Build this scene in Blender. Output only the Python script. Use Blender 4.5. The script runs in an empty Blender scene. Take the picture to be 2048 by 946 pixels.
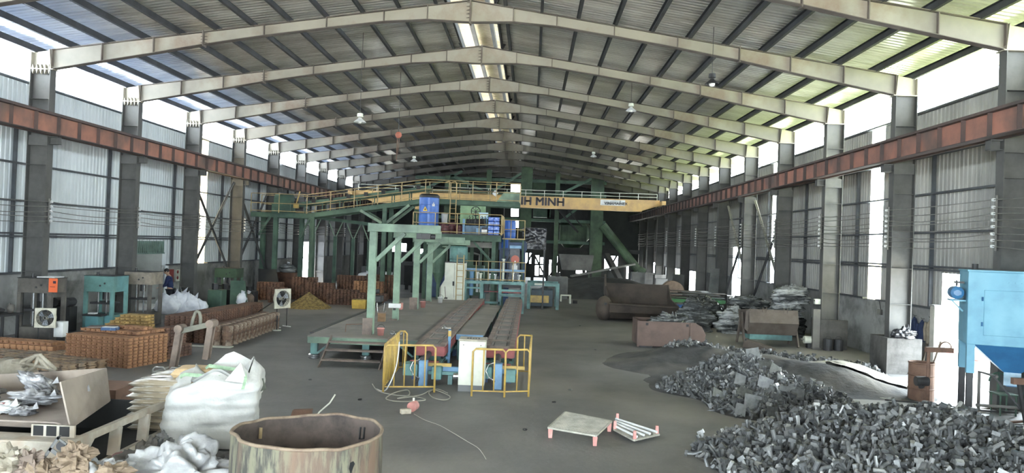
import bpy, bmesh, math, random
from mathutils import Vector, Matrix, Euler, noise
R = math.radians
C = bpy.context.scene.collection
SC = bpy.context.scene
rnd = random.Random(7)

# ---------------------------------------------------------------- camera
FPX = 1530.0
YAW, PITCH, ROLL, CAMH = 0.0251, 0.0106, 0.0363, 3.18
cd = bpy.data.cameras.new('camera'); cam = bpy.data.objects.new('camera', cd); C.objects.link(cam)
cd.sensor_fit = 'HORIZONTAL'; cd.sensor_width = 36.0; cd.lens = FPX*36.0/2048.0
cd.clip_start = 0.1; cd.clip_end = 400
cam.location = (0, 0, CAMH)
cam.rotation_mode = 'QUATERNION'
cam.rotation_quaternion = (Matrix.Rotation(YAW, 4, 'Z') @ Matrix.Rotation(R(90)+PITCH, 4, 'X') @ Matrix.Rotation(ROLL, 4, 'Z')).to_quaternion()
SC.camera = cam

# ---------------------------------------------------------------- daylight
SC.view_settings.view_transform = 'Standard'; SC.view_settings.look = 'None'
SC.view_settings.gamma = 1.0; SC.view_settings.use_curve_mapping = False
SC.view_settings.exposure = 2.88
w = bpy.data.worlds.new('world'); SC.world = w; w.use_nodes = True
bg = w.node_tree.nodes['Background']
bg.inputs[0].default_value = (0.80, 0.92, 1.0, 1); bg.inputs[1].default_value = 5.5
sd = bpy.data.lights.new('sun', 'SUN'); sd.energy = 22.0; sd.angle = R(3); sd.color = (1.0, 0.95, 0.86)
so = bpy.data.objects.new('sun', sd); C.objects.link(so)
so.rotation_euler = Vector((0.50, 0.15, -1.0)).to_track_quat('-Z', 'Y').to_euler()
def portal(name, loc, rot, sx, sy):
    l = bpy.data.lights.new(name, 'AREA'); l.shape = 'RECTANGLE'; l.size = sx; l.size_y = sy
    l.cycles.is_portal = True
    o = bpy.data.objects.new(name, l); C.objects.link(o); o.location = loc; o.rotation_euler = rot
portal('portal', (-15.3, 33, 7.75), (0, R(-90), 0), 1.2, 84)
portal('portal', (11.6, 33, 7.75), (0, R(90), 0), 1.2, 84)
portal('portal', (-2, -11.2, 3), (R(90), 0, 0), 15, 6)
portal('portal', (11.5, 19.0, 1.5), (0, R(90), 0), 3, 5)

# ---------------------------------------------------------------- pixel rays (real depth is always given)
def _ray(px, py):
    du, dv = px-1024, py-473
    c, s = math.cos(ROLL), math.sin(ROLL)
    u, v = du*c+dv*s, -du*s+dv*c
    x, y, z = u/FPX, 1.0, -v/FPX
    c, s = math.cos(PITCH), math.sin(PITCH); y, z = y*c-z*s, y*s+z*c
    c, s = math.cos(YAW), math.sin(YAW); x, y = x*c-y*s, x*s+y*c
    return Vector((x, y, z))
def G(px, py, z=0.0):
    d = _ray(px, py); t = (z-CAMH)/d.z; return Vector((d.x*t, d.y*t, z))
def AY(px, py, Y):
    d = _ray(px, py); t = Y/d.y; return Vector((d.x*t, Y, d.z*t+CAMH))

# ---------------------------------------------------------------- materials
def srgb(r, g, b, keep=0.8):
    y = 0.3*r+0.6*g+0.1*b; r, g, b = (y+(c-y)*keep for c in (r, g, b))
    f = lambda c: (c/255/12.92) if c/255 <= 0.04045 else ((c/255+0.055)/1.055)**2.4
    return (f(r), f(g), f(b), 1)
_M = {}
def mat(name, col, col2=None, scale=3.0, lo=0.4, hi=0.62, rough=0.7, metal=0.0, bump=0.0, bscale=None, col3=None, s3=0.7, stretch=None, spec=0.5, trans=0.0, dist=0.01, far_dark=0.0):
    if name in _M: return _M[name]
    m = bpy.data.materials.new(name); m.use_nodes = True; nt = m.node_tree; N = nt.nodes; Lk = nt.links
    b = N['Principled BSDF']
    b.inputs['Roughness'].default_value = rough; b.inputs['Metallic'].default_value = metal
    b.inputs['Specular IOR Level'].default_value = spec
    if trans: b.inputs['Transmission Weight'].default_value = trans
    tc = N.new('ShaderNodeTexCoord'); vec = tc.outputs['Object']
    if stretch:
        mp = N.new('ShaderNodeMapping'); mp.inputs['Scale'].default_value = stretch
        Lk.new(vec, mp.inputs['Vector']); vec = mp.outputs[0]
    c1 = srgb(*col)
    if col2 is None:
        b.inputs['Base Color'].default_value = c1
    else:
        nz = N.new('ShaderNodeTexNoise'); nz.inputs['Scale'].default_value = scale; nz.inputs['Detail'].default_value = 8; nz.inputs['Roughness'].default_value = 0.65
        Lk.new(vec, nz.inputs['Vector'])
        mr = N.new('ShaderNodeMapRange'); mr.inputs[1].default_value = lo; mr.inputs[2].default_value = hi
        Lk.new(nz.outputs[0], mr.inputs[0])
        mx = N.new('ShaderNodeMix'); mx.data_type = 'RGBA'; mx.inputs[6].default_value = c1; mx.inputs[7].default_value = srgb(*col2)
        Lk.new(mr.outputs[0], mx.inputs[0]); out = mx.outputs[2]
        if col3 is not None:
            n3 = N.new('ShaderNodeTexNoise'); n3.inputs['Scale'].default_value = s3; n3.inputs['Detail'].default_value = 6
            Lk.new(vec, n3.inputs['Vector'])
            m3 = N.new('ShaderNodeMapRange'); m3.inputs[1].default_value = 0.5; m3.inputs[2].default_value = 0.66
            Lk.new(n3.outputs[0], m3.inputs[0])
            mx3 = N.new('ShaderNodeMix'); mx3.data_type = 'RGBA'; mx3.inputs[7].default_value = srgb(*col3)
            Lk.new(m3.outputs[0], mx3.inputs[0]); Lk.new(out, mx3.inputs[6]); out = mx3.outputs[2]
        if far_dark:   # base colour gets darker towards the far end of the hall, broken by noise
            ge = N.new('ShaderNodeNewGeometry'); sx = N.new('ShaderNodeSeparateXYZ'); Lk.new(ge.outputs['Position'], sx.inputs[0])
            ns = N.new('ShaderNodeTexNoise'); ns.inputs['Scale'].default_value = 0.25; ns.inputs['Detail'].default_value = 6; Lk.new(ge.outputs['Position'], ns.inputs['Vector'])
            ad = N.new('ShaderNodeMath'); ad.operation = 'MULTIPLY_ADD'; ad.inputs[1].default_value = 26.0; Lk.new(ns.outputs[0], ad.inputs[0]); Lk.new(sx.outputs['Y'], ad.inputs[2])
            ms = N.new('ShaderNodeMapRange'); ms.inputs[1].default_value = 42.0; ms.inputs[2].default_value = 76.0; ms.inputs[4].default_value = far_dark; Lk.new(ad.outputs[0], ms.inputs[0])
            mz = N.new('ShaderNodeMix'); mz.data_type = 'RGBA'; mz.inputs[7].default_value = srgb(40, 39, 37); Lk.new(ms.outputs[0], mz.inputs[0]); Lk.new(out, mz.inputs[6]); out = mz.outputs[2]
        Lk.new(out, b.inputs['Base Color'])
    if bump:
        nb = N.new('ShaderNodeTexNoise'); nb.inputs['Scale'].default_value = bscale or scale*4; nb.inputs['Detail'].default_value = 6
        Lk.new(vec, nb.inputs['Vector'])
        bp = N.new('ShaderNodeBump'); bp.inputs['Strength'].default_value = bump; bp.inputs['Distance'].default_value = dist
        Lk.new(nb.outputs[0], bp.inputs['Height']); Lk.new(bp.outputs[0], b.inputs['Normal'])
    _M[name] = m
    return m
def translucent(name, col, f=0.75):
    m = bpy.data.materials.new(name); m.use_nodes = True; nt = m.node_tree; N = nt.nodes
    N.remove(N['Principled BSDF']); o = N['Material Output']
    t = N.new('ShaderNodeBsdfTranslucent'); t.inputs[0].default_value = srgb(*col)
    d = N.new('ShaderNodeBsdfDiffuse'); d.inputs[0].default_value = srgb(*col)
    x = N.new('ShaderNodeMixShader'); x.inputs[0].default_value = f
    nt.links.new(d.outputs[0], x.inputs[1]); nt.links.new(t.outputs[0], x.inputs[2]); nt.links.new(x.outputs[0], o.inputs[0])
    return m

# ---------------------------------------------------------------- mesh builder
UP = Vector((0, 0, 1))
SPLIT = set('top_beam wheel brace knee_brace cross_member valve_block cross_beam trestle leg rung pipe strut v_strut post canister edge_beam side_beam bracket manifold motor lock girt seat beam diagonal frame_bar plank rod tread sleeve side_frame squeeze_plate mould_box stop lifting_loop strap_loop runner slat'.split())
class MB:
    def __init__(s): s.v = []; s.f = []; s.m = []; s.cur = 0; s.st = []
    def add(s, vs, fs, M=None):
        k = len(s.v); s.st.append((k, len(s.f)))
        for p in vs:
            p = Vector(p); s.v.append(M @ p if M else p)
        for f in fs: s.f.append([k+i for i in f]); s.m.append(s.cur)
        return s
    def box(s, c, d, rz=0.0, M=None, taper=1.0):
        x, y, z = d[0]/2, d[1]/2, d[2]/2; t = taper
        vs = [(-x,-y,-z),(x,-y,-z),(x,y,-z),(-x,y,-z),(-x*t,-y*t,z),(x*t,-y*t,z),(x*t,y*t,z),(-x*t,y*t,z)]
        m = Matrix.Translation(c) @ Matrix.Rotation(rz, 4, 'Z')
        if M is not None: m = Matrix.Translation(c) @ M
        return s.add(vs, [(0,3,2,1),(4,5,6,7),(0,1,5,4),(1,2,6,5),(2,3,7,6),(3,0,4,7)], m)
    def bb(s, x0, x1, y0, y1, z0, z1): return s.box(((x0+x1)/2,(y0+y1)/2,(z0+z1)/2),(abs(x1-x0),abs(y1-y0),abs(z1-z0)))
    def frame(s, p0, p1, up=UP):
        p0, p1 = Vector(p0), Vector(p1); d = (p1-p0); L = d.length; d = d/L
        if abs(d.dot(up)) > 0.98: up = Vector((0, 1, 0))
        x = up.cross(d).normalized(); y = d.cross(x)
        m = Matrix((x, y, d)).transposed().to_4x4(); m.translation = p0
        return m, L
    def bar(s, p0, p1, w, h, up=UP):
        m, L = s.frame(p0, p1, up); return s.add([(a*w/2, b*h/2, c) for c in (0, L) for a, b in ((-1,-1),(1,-1),(1,1),(-1,1))],
            [(0,3,2,1),(4,5,6,7),(0,1,5,4),(1,2,6,5),(2,3,7,6),(3,0,4,7)], m)
    def ibeam(s, p0, p1, w, h, t=0.02, up=UP):
        m, L = s.frame(p0, p1, up)
        for (a, b, ww, hh) in ((0, h/2-t/2, w, t), (0, -h/2+t/2, w, t), (0, 0, t, h-2*t)):
            s.add([(a+i*ww/2, b+j*hh/2, c) for c in (0, L) for i, j in ((-1,-1),(1,-1),(1,1),(-1,1))],
                [(0,3,2,1),(4,5,6,7),(0,1,5,4),(1,2,6,5),(2,3,7,6),(3,0,4,7)], m)
        return s
    def cyl(s, p0, p1, r0, r1=None, n=12, caps=True):
        r1 = r0 if r1 is None else r1; m, L = s.frame(p0, p1)
        vs = [(r*math.cos(2*math.pi*i/n), r*math.sin(2*math.pi*i/n), c) for r, c in ((r0, 0), (r1, L)) for i in range(n)]
        fs = [(i, (i+1) % n, n+(i+1) % n, n+i) for i in range(n)]
        if caps: fs += [tuple(range(n-1, -1, -1)), tuple(range(n, 2*n))]
        return s.add(vs, fs, m)
    def tube(s, pts, r, n=6, closed=False):
        pts = [Vector(p) for p in pts]; k0 = len(s.v); N = len(pts); nrm = None; s.st.append((k0, len(s.f)))
        for i, p in enumerate(pts):
            if closed: d = pts[(i+1) % N]-pts[i-1]
            else: d = pts[min(i+1, N-1)]-pts[max(i-1, 0)]
            d.normalize()
            if nrm is None: nrm = d.orthogonal().normalized()
            else:
                nrm = nrm-d*nrm.dot(d)
                nrm = nrm.normalized() if nrm.length > 1e-5 else d.orthogonal().normalized()
            b = d.cross(nrm)
            for j in range(n):
                a = 2*math.pi*j/n; s.v.append(p+(nrm*math.cos(a)+b*math.sin(a))*r)
        for i in range(N if closed else N-1):
            for j in range(n):
                a = k0+i*n+j; b_ = k0+i*n+(j+1) % n; c = k0+((i+1) % N)*n+(j+1) % n; d_ = k0+((i+1) % N)*n+j
                s.f.append([a, b_, c, d_]); s.m.append(s.cur)
        if not closed:
            s.f.append([k0+j for j in range(n-1, -1, -1)]); s.m.append(s.cur)
            s.f.append([k0+(N-1)*n+j for j in range(n)]); s.m.append(s.cur)
        return s
    def prism(s, poly, vec):
        poly = [Vector(p) for p in poly]; n = len(poly); vec = Vector(vec)
        return s.add(poly+[p+vec for p in poly], [tuple(range(n-1, -1, -1)), tuple(range(n, 2*n))]+[(i, (i+1) % n, n+(i+1) % n, n+i) for i in range(n)])
    def lathe(s, prof, c, n=24, M=None, close=False):
        c = Vector(c); k = len(prof)
        vs = [c+Vector((r*math.cos(2*math.pi*i/n), r*math.sin(2*math.pi*i/n), z)) for r, z in prof for i in range(n)]
        if M is not None: vs = [c+M @ (p-c) for p in vs]
        fs = [(j*n+i, j*n+(i+1) % n, (j+1)*n+(i+1) % n, (j+1)*n+i) for j in range(k-1) for i in range(n)]
        if prof[0][0] > 1e-4 and not close: fs.append(tuple(range(n-1, -1, -1)))
        if prof[-1][0] > 1e-4 and not close: fs.append(tuple((k-1)*n+i for i in range(n)))
        return s.add(vs, fs)
    def grid(s, fn, nu, nv, wrap=False):
        vs = [Vector(fn(i/nu, j/nv)) for j in range(nv+1) for i in range(nu+1)]
        return s.add(vs, [(j*(nu+1)+i, j*(nu+1)+i+1, (j+1)*(nu+1)+i+1, (j+1)*(nu+1)+i) for j in range(nv) for i in range(nu)])
    def wpoly(s): return s
    def build(s, name, mats, parent=None, smooth=False, bevel=0.0, origin=None, solid=0.0, sub=0):
        if name in SPLIT and parent is not None and len(s.st) > 1:
            for i, (a, fa) in enumerate(s.st):
                b_, fb = s.st[i+1] if i+1 < len(s.st) else (len(s.v), len(s.f))
                q = MB(); q.v = s.v[a:b_]; q.f = [[j-a for j in f] for f in s.f[fa:fb]]; q.m = s.m[fa:fb]
                r_ = q.build(name, mats, parent, smooth, bevel, origin, solid, sub)
            return r_
        off = Vector((0, 0, 0))
        if parent is not None:
            p = parent
            while p is not None: off += p.location; p = p.parent
        elif origin is not None: off = Vector(origin)
        else:
            xs = [p.x for p in s.v]; ys = [p.y for p in s.v]; zs = [p.z for p in s.v]
            off = Vector(((min(xs)+max(xs))/2, (min(ys)+max(ys))/2, min(zs)))
        me = bpy.data.meshes.new(name); me.from_pydata([tuple(p-off) for p in s.v], [], s.f)
        mats = mats if isinstance(mats, (list, tuple)) else [mats]
        for m in mats: me.materials.append(m)
        if len(mats) > 1: me.polygons.foreach_set('material_index', s.m)
        if smooth: me.polygons.foreach_set('use_smooth', [True]*len(me.polygons))
        me.update()
        o = bpy.data.objects.new(name, me); C.objects.link(o)
        if parent is not None: o.parent = parent
        else: o.location = off
        if solid:
            q = o.modifiers.new('solid', 'SOLIDIFY'); q.thickness = solid; q.offset = 0
        if bevel:
            q = o.modifiers.new('bevel', 'BEVEL'); q.width = bevel; q.segments = 2; q.limit_method = 'ANGLE'; q.angle_limit = R(40)
        if sub:
            q = o.modifiers.new('sub', 'SUBSURF'); q.levels = sub; q.render_levels = sub
        return o
def tag(o, label=None, cat=None, group=None, kind=None):
    if label: o['label'] = label
    if cat: o['category'] = cat
    if group: o['group'] = group
    if kind: o['kind'] = kind
    return o
def thing(name, label, cat, loc=(0, 0, 0), group=None, kind=None):
    o = bpy.data.objects.new(name, None); C.objects.link(o); o.location = loc; o.empty_display_size = 0.1
    return tag(o, label, cat, group, kind)
def dup(o, loc=None, rz=None, label=None, group=None, parent=None, rot=None, scale=None):
    c = o.copy(); C.objects.link(c)
    if parent is not None: c.parent = parent
    if loc is not None: c.location = loc
    if rz is not None: c.rotation_euler = (0, 0, rz)
    if rot is not None: c.rotation_euler = rot
    if scale is not None: c.scale = scale
    if label: c['label'] = label
    if group: c['group'] = group
    for ch in list(o.children): dup(ch, parent=c)
    return c
def ball(mb, c, r, sx=1, sy=1, sz=1, nz=0.0, ns=2.0, nu=16, nv=10, flat=None, seed=0, rg=0.0):
    c = Vector(c); vs = []
    for j in range(nv+1):
        th = math.pi*j/nv
        for i in range(nu):
            a = 2*math.pi*i/nu; d = Vector((math.sin(th)*math.cos(a), math.sin(th)*math.sin(a), math.cos(th)))
            k = 1+nz*noise.noise(d*ns+Vector((seed*3.1, seed*1.7, 0)))
            if rg: q_ = d*ns*1.8+Vector((seed, 5, seed*2)); k -= rg*abs(noise.noise(q_))+rg*0.5*abs(noise.noise(q_*2.3))
            p = Vector((d.x*sx, d.y*sy, d.z*sz))*r*k
            if flat is not None: p.z = max(p.z, -flat)
            vs.append(c+p)
    mb.add(vs, [(j*nu+i, (j+1)*nu+i, (j+1)*nu+(i+1) % nu, j*nu+(i+1) % nu) for j in range(nv) for i in range(nu)])
    return mb
def arc(c, r, a0, a1, n, ax='xz'):
    out = []
    for i in range(n+1):
        a = a0+(a1-a0)*i/n
        u, v = r*math.cos(a), r*math.sin(a)
        out.append(Vector(c)+(Vector((u, 0, v)) if ax == 'xz' else Vector((0, u, v)) if ax == 'yz' else Vector((u, v, 0))))
    return out
ORD = ['first', 'second', 'third', 'fourth', 'fifth', 'sixth', 'seventh', 'eighth', 'ninth', 'tenth', 'eleventh', 'twelfth', 'thirteenth', 'fourteenth', 'fifteenth', 'sixteenth', 'seventeenth', 'eighteenth', 'nineteenth', 'twentieth']
# ================================================================ THE HALL
FY0 = 21.83; XL, XR = -15.2, 11.4; XLO, XLI = -14.63, -14.05; XRI, XRO = 10.11, 10.69; XC = -1.97
FR = [FY0+5*i for i in range(-4, 11)]
YA, YB = -11.0, 76.5
SL = (10.12-8.26)/(XC-XLO)                      # roof slope
def roofz(x): return 10.12-SL*abs(x-XC)         # top of the rafters
m_floor = mat('concrete_floor', (116, 114, 111), (92, 91, 90), 0.35, 0.38, 0.66, rough=0.62, bump=0.35, bscale=9, col3=(138, 133, 126), s3=0.16, dist=0.02, far_dark=0.5)
m_steel = mat('dusty_grey_steel', (112, 109, 103), (92, 89, 84), 1.2, rough=0.75, bump=0.1)
m_column = mat('column_paint', (88, 87, 84), (70, 69, 67), 1.0, rough=0.75, far_dark=0.85)
m_rafter = mat('rafter_paint', (158, 151, 134), (132, 104, 86), 0.55, 0.5, 0.72, rough=0.7, col3=(124, 118, 106), s3=0.3, far_dark=0.85)
m_purlin = mat('purlin_paint', (62, 64, 68), (50, 50, 52), 2.0, rough=0.7, far_dark=0.85)
m_sheetL = mat('wall_sheet_paint', (206, 214, 217), (184, 192, 196), 0.5, rough=0.5, stretch=(1, 1, 0.3), far_dark=0.85)
m_sheetR = mat('wall_sheet_dull', (176, 174, 166), (140, 138, 132), 0.6, rough=0.55, stretch=(1, 1, 0.3), far_dark=0.85)
m_roof = mat('roof_sheet_paint', (226, 224, 214), (186, 180, 168), 0.7, 0.42, 0.68, rough=0.34, metal=0.7, stretch=(0.5, 2.5, 1), far_dark=0.85)
m_block = mat('block_wall_render', (150, 150, 147), (112, 112, 110), 1.6, rough=0.9, bump=0.5, bscale=12, col3=(140, 140, 138), s3=0.9, far_dark=0.85)
m_girt = mat('girt_steel', (74, 78, 84), (58, 60, 64), 2.0, rough=0.6)
m_runway = mat('runway_primer', (168, 104, 82), (138, 92, 76), 1.2, rough=0.7, col3=(96, 78, 70), s3=0.5, far_dark=0.85)
m_runway_dark = mat('runway_dark', (92, 72, 66), (72, 62, 60), 1.5, rough=0.75, far_dark=0.85)

# outdoor reflection painted into the roof sheets near the eaves: bluish left, yellow-green right
def add_eaves_glow(m):
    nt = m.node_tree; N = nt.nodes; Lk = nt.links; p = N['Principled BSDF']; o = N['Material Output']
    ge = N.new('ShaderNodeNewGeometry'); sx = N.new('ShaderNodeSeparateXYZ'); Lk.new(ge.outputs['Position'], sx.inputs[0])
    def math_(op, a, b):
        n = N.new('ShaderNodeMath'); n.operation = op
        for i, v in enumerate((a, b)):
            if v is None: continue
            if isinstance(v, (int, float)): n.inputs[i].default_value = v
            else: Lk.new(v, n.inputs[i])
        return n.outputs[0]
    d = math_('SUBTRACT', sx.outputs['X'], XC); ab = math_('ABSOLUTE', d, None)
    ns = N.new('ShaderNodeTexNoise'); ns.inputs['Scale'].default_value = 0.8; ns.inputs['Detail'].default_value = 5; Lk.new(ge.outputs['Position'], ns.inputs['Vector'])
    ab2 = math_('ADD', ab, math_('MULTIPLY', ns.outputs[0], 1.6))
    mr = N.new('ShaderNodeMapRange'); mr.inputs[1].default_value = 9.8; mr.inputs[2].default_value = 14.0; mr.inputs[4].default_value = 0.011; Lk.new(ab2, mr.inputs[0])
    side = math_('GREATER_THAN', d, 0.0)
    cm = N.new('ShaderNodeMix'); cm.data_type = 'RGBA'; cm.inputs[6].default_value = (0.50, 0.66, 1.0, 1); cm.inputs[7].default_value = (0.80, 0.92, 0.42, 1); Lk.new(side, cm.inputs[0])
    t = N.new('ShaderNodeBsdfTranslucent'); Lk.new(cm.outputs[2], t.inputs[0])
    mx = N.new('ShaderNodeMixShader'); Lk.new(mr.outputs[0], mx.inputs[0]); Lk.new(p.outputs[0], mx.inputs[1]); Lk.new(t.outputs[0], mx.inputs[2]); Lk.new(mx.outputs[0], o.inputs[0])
add_eaves_glow(m_roof)

# floor with slight unevenness
mb = MB()
def ff(u, v):
    x = XL-0.2+(XR-XL+0.4)*u; y = -14+(YB+14)*v
    return (x, y, 0.012*noise.noise(Vector((x*0.5, y*0.5, 0))))
mb.grid(ff, 60, 180)
tag(mb.build('floor', m_floor, smooth=True), kind='structure')

def corrugate(mb, a0, a1, pt, pitch=0.2, h=0.028):
    """profile along one axis: pt(a, off, end) gives the point on end 0 or 1"""
    n = max(1, int(round((a1-a0)/pitch))); pitch = (a1-a0)/n; prof = []
    for i in range(n):
        a = a0+i*pitch
        for da, o in ((0, 0), (0.28, 0), (0.38, 1), (0.62, 1), (0.72, 0)): prof.append((a+da*pitch, o*h))
    prof.append((a1, 0))
    k = len(mb.v)
    for a, o in prof:
        mb.v.append(Vector(pt(a, o, 0))); mb.v.append(Vector(pt(a, o, 1)))
    for i in range(len(prof)-1):
        q = k+2*i; mb.f.append([q, q+1, q+3, q+2]); mb.m.append(mb.cur)

# walls: sheet with openings given as (y0, y1, z0, z1); blockwork below 1.8 m
def side_wall(name, X, sgn, m, opens, blocks, doors):
    ys = sorted({YA, 64.5, YB} | {v for o in opens for v in o[:2]})
    mb = MB()
    for a, b in zip(ys, ys[1:]):
        zz = [(1.78, 7.5 if a < 64 else 8.3)]
        for (y0, y1, z0, z1) in opens:
            if y0 < (a+b)/2 < y1:
                nz = []
                for lo, hi in zz:
                    if z0 > lo: nz.append((lo, min(z0, hi)))
                    if z1 < hi: nz.append((max(z1, lo), hi))
                zz = [q for q in nz if q[1]-q[0] > 0.02]
        for lo, hi in zz:
            corrugate(mb, a, b, lambda y, o, e: (X+sgn*o, y, lo if e == 0 else hi))
    wl = tag(mb.build(name, m, origin=(X, 0, 0)), kind='structure')
    # blockwork
    bb = MB(); ys = sorted({YA, YB} | {v for o in doors for v in o})
    for a, b in zip(ys, ys[1:]):
        if any(y0 < (a+b)/2 < y1 for y0, y1 in doors): continue
        bb.bb(X-0.02 if sgn > 0 else X-0.14, X+0.14 if sgn > 0 else X+0.02, a, b, -0.05, 1.8)
    bb.build('blockwork', m_block, wl)
    return wl
openL = [(28.9, 31.45, 0, 2.8), (34.3, 35.3, 1.8, 7.6), (50.6, 52.5, 0, 2.85), (44.9, 45.4, 5.4, 7.6)]
openR = [(16.9, 21.45, 0, 2.82), (25.15, 26.1, 1.8, 7.6), (35.9, 36.6, 1.8, 7.6), (41.6, 43.4, 0, 3.5), (52.1, 55.2, 0, 1.75), (57.4, 61.6, 0, 1.75), (66, 67.6, 0, 1.7), (70.3, 73, 0, 2.0), (62.6, 64.6, 0.6, 1.8), (0, 1, 1.8, 3)]
wallL = side_wall('wall_left', XL, -1, m_sheetL, openL, None, [(28.9, 31.45), (50.6, 52.5)])
wallR = side_wall('wall_right', XR, 1, m_sheetR, openR, None, [(16.9, 21.45), (41.6, 43.4), (52.1, 55.2), (57.4, 61.6), (66, 67.6), (70.3, 73), (62.6, 64.6)])
for wl, X, s, opens, m in ((wallL, XL, 1, openL, m_girt), (wallR, XR, -1, openR, m_girt)):
    for z, n in ((1.82, 1), (2.9, 2), (3.95, 1), (5.05, 1), (6.15, 1), (7.47, 1)):
        segs = [(YA, YB)]
        for (y0, y1, z0, z1) in opens:
            if z0-0.02 <= z < z1-0.1 and z < 2.5:
                segs = [q for a, b in segs for q in ((a, min(b, y0)), (max(a, y1), b)) if q[1]-q[0] > 0.1]
        g = MB()
        for a, b in segs:
            for k in range(n):
                g.bb(X+s*0.02, X+s*0.17, a, b, z+k*0.09-0.025, z+k*0.09+0.025)
        g.build('girt', m, wl)
    g = MB()                                    # sag rods and posts beside the columns
    for y in FR:
        g.bb(X+s*0.02, X+s*0.12, y+0.07, y+0.13, 1.8, 6.15)
    g.build('girt_post', m, wl)
# translucent strips let in the daylight
m_fg = translucent('fibreglass_sheet', (236, 222, 178)); m_fgw = translucent('clear_sheet', (250, 250, 246), 0.9)
def strip(n, X, s, y0, y1, z0, z1, m):
    mb = MB(); corrugate(mb, y0, y1, lambda y, o, e: (X+s*o, y, z0 if e == 0 else z1), pitch=(y1-y0)/max(1, round((y1-y0)/0.2)))
    tag(mb.build('window_%d' % n, m, origin=(X, y0, z0)), kind='structure')
strip(1, XL, -1, 34.3, 35.3, 1.8, 7.6, translucent('amber_sheet', (214, 190, 140), 0.5))
strip(2, XR, 1, 25.15, 26.1, 1.8, 3.0, m_fg); strip(3, XR, 1, 25.15, 26.1, 3.0, 7.6, m_fgw)
strip(4, XR, 1, 35.9, 36.6, 1.8, 7.6, m_fgw)

# roof sheets, ridge monitor and purlins
ceil_ = MB()
for s in (-1, 1):
    xe = XLO-1.3 if s < 0 else XRO+1.3; xr = XC+s*0.72
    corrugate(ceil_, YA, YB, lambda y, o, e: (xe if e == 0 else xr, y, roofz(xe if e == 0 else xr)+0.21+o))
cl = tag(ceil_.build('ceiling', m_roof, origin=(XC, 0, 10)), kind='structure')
m_cap = mat('ridge_cap_sheet', (196, 182, 152), (170, 152, 122), 0.8, rough=0.6)
cap = MB()
for s in (-1, 1):
    corrugate(cap, YA, YB, lambda y, o, e: (XC if e else XC+s*1.35, y, 10.98+o if e else 10.76+o))
cap.build('ridge_cap', m_cap, cl)
cp = MB()
for s in (-1, 1):
    cp.bb(XC+s*0.70-0.03, XC+s*0.70+0.03, YA, YB, 10.05, 10.34)
    for x in (0.35, 0.98): cp.bb(XC+s*x-0.06, XC+s*x+0.06, YA, YB, 10.80-x*0.12-0.12, 10.80-x*0.12+0.06)
    for y in FR[0:]: cp.bar((XC+s*0.70, y, 10.05), (XC+s*1.1, y, 10.8), 0.08, 0.08)
cp.build('ridge_upstand', m_purlin, cl)
def purlin_xs(): return [XLO+0.03+1.055*i for i in range(12)]
for s in (-1, 1):
    for x in purlin_xs():
        x = x if s < 0 else 2*XC-x
        z = roofz(x); p = MB()
        p.bb(x-0.01, x+0.01, YA, YB, z, z+0.2); p.bb(x-0.01, x+0.075*(1 if s < 0 else -1), YA, YB, z, z+0.012); p.bb(x-0.075, x+0.01, YA, YB, z+0.19, z+0.2)
        p.build('purlin', m_purlin, cl)

# portal frames: each column and each rafter stands as an object of its own
def make_column(s):
    t = thing('steel_column', None, 'column', (0, 0, 0), 'steel columns of the portal frames', 'structure')
    xi, xo = (0.29, -0.29); z1 = 7.75
    b = MB()
    b.bb(xo+0.012, xi-0.012, -0.006, 0.006, 0, z1)
    for x in (xi, xo): b.bb(x-0.012, x+0.012, -0.14, 0.14, 0, z1)
    for z in (0.9, 1.9, 2.9, 3.95, 5.0, 6.9): b.bb(xo+0.01, xi-0.01, -0.13, 0.13, z-0.006, z+0.006)
    b.build('column_shaft', m_column, t)
    b = MB(); b.bb(xi, xi+0.28, -0.10, 0.10, 5.80, 5.83); b.bb(xi, xi+0.28, -0.10, 0.10, 5.60, 5.62); b.bb(xi+0.02, xi+0.26, -0.006, 0.006, 5.62, 5.8); b.bb(xi+0.26, xi+0.28, -0.1, 0.1, 5.60, 5.83)
    b.bb(xo+0.02, xi, -0.12, -0.10, 5.55, 5.85); b.bb(xo+0.02, xi, 0.10, 0.12, 5.55, 5.85)
    b.build('crane_bracket', m_column, t)
    b = MB(); b.bb(xo-0.05, xi+0.08, -0.15, 0.15, z1, z1+0.025)
    for i in range(5):
        x = xo+0.05+i*0.12
        for k in (-1, 1):
            b.prism([(x-0.035, -0.02*0-0.03, z1+0.012), (x+0.035, -0.03, z1+0.012), (x, -0.03, z1+0.012+k*0.14)], (0, -0.09, 0))
    b.build('knee_plate', m_rafter, t)
    # column head inside the knee, plus the tapered outrigger carrying the eaves
    b = MB(); zt = roofz(XLO)
    b.prism([(xo, -0.006, z1), (xi+0.0, -0.006, z1), (xi-0.06, -0.006, roofz(XLI)), (xo, -0.006, zt)], (0, 0.012, 0))
    b.bb(xo-0.012, xo+0.012, -0.14, 0.14, z1, zt); b.prism([(xi, -0.14, z1), (xi+0.024, -0.14, z1), (xi-0.036, -0.14, roofz(XLI)), (xi-0.06, -0.14, roofz(XLI))], (0, 0.28, 0))
    b.build('column_head', m_rafter, t)
    b = MB(); b.prism([(xo, -0.05, zt-0.30), (xo, -0.05, zt), (xo-1.7, -0.05, zt-1.7*SL), (xo-1.7, -0.05, zt-1.7*SL-0.09)], (0, 0.1, 0))
    b.build('outrigger', m_rafter, t)
    return t
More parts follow.
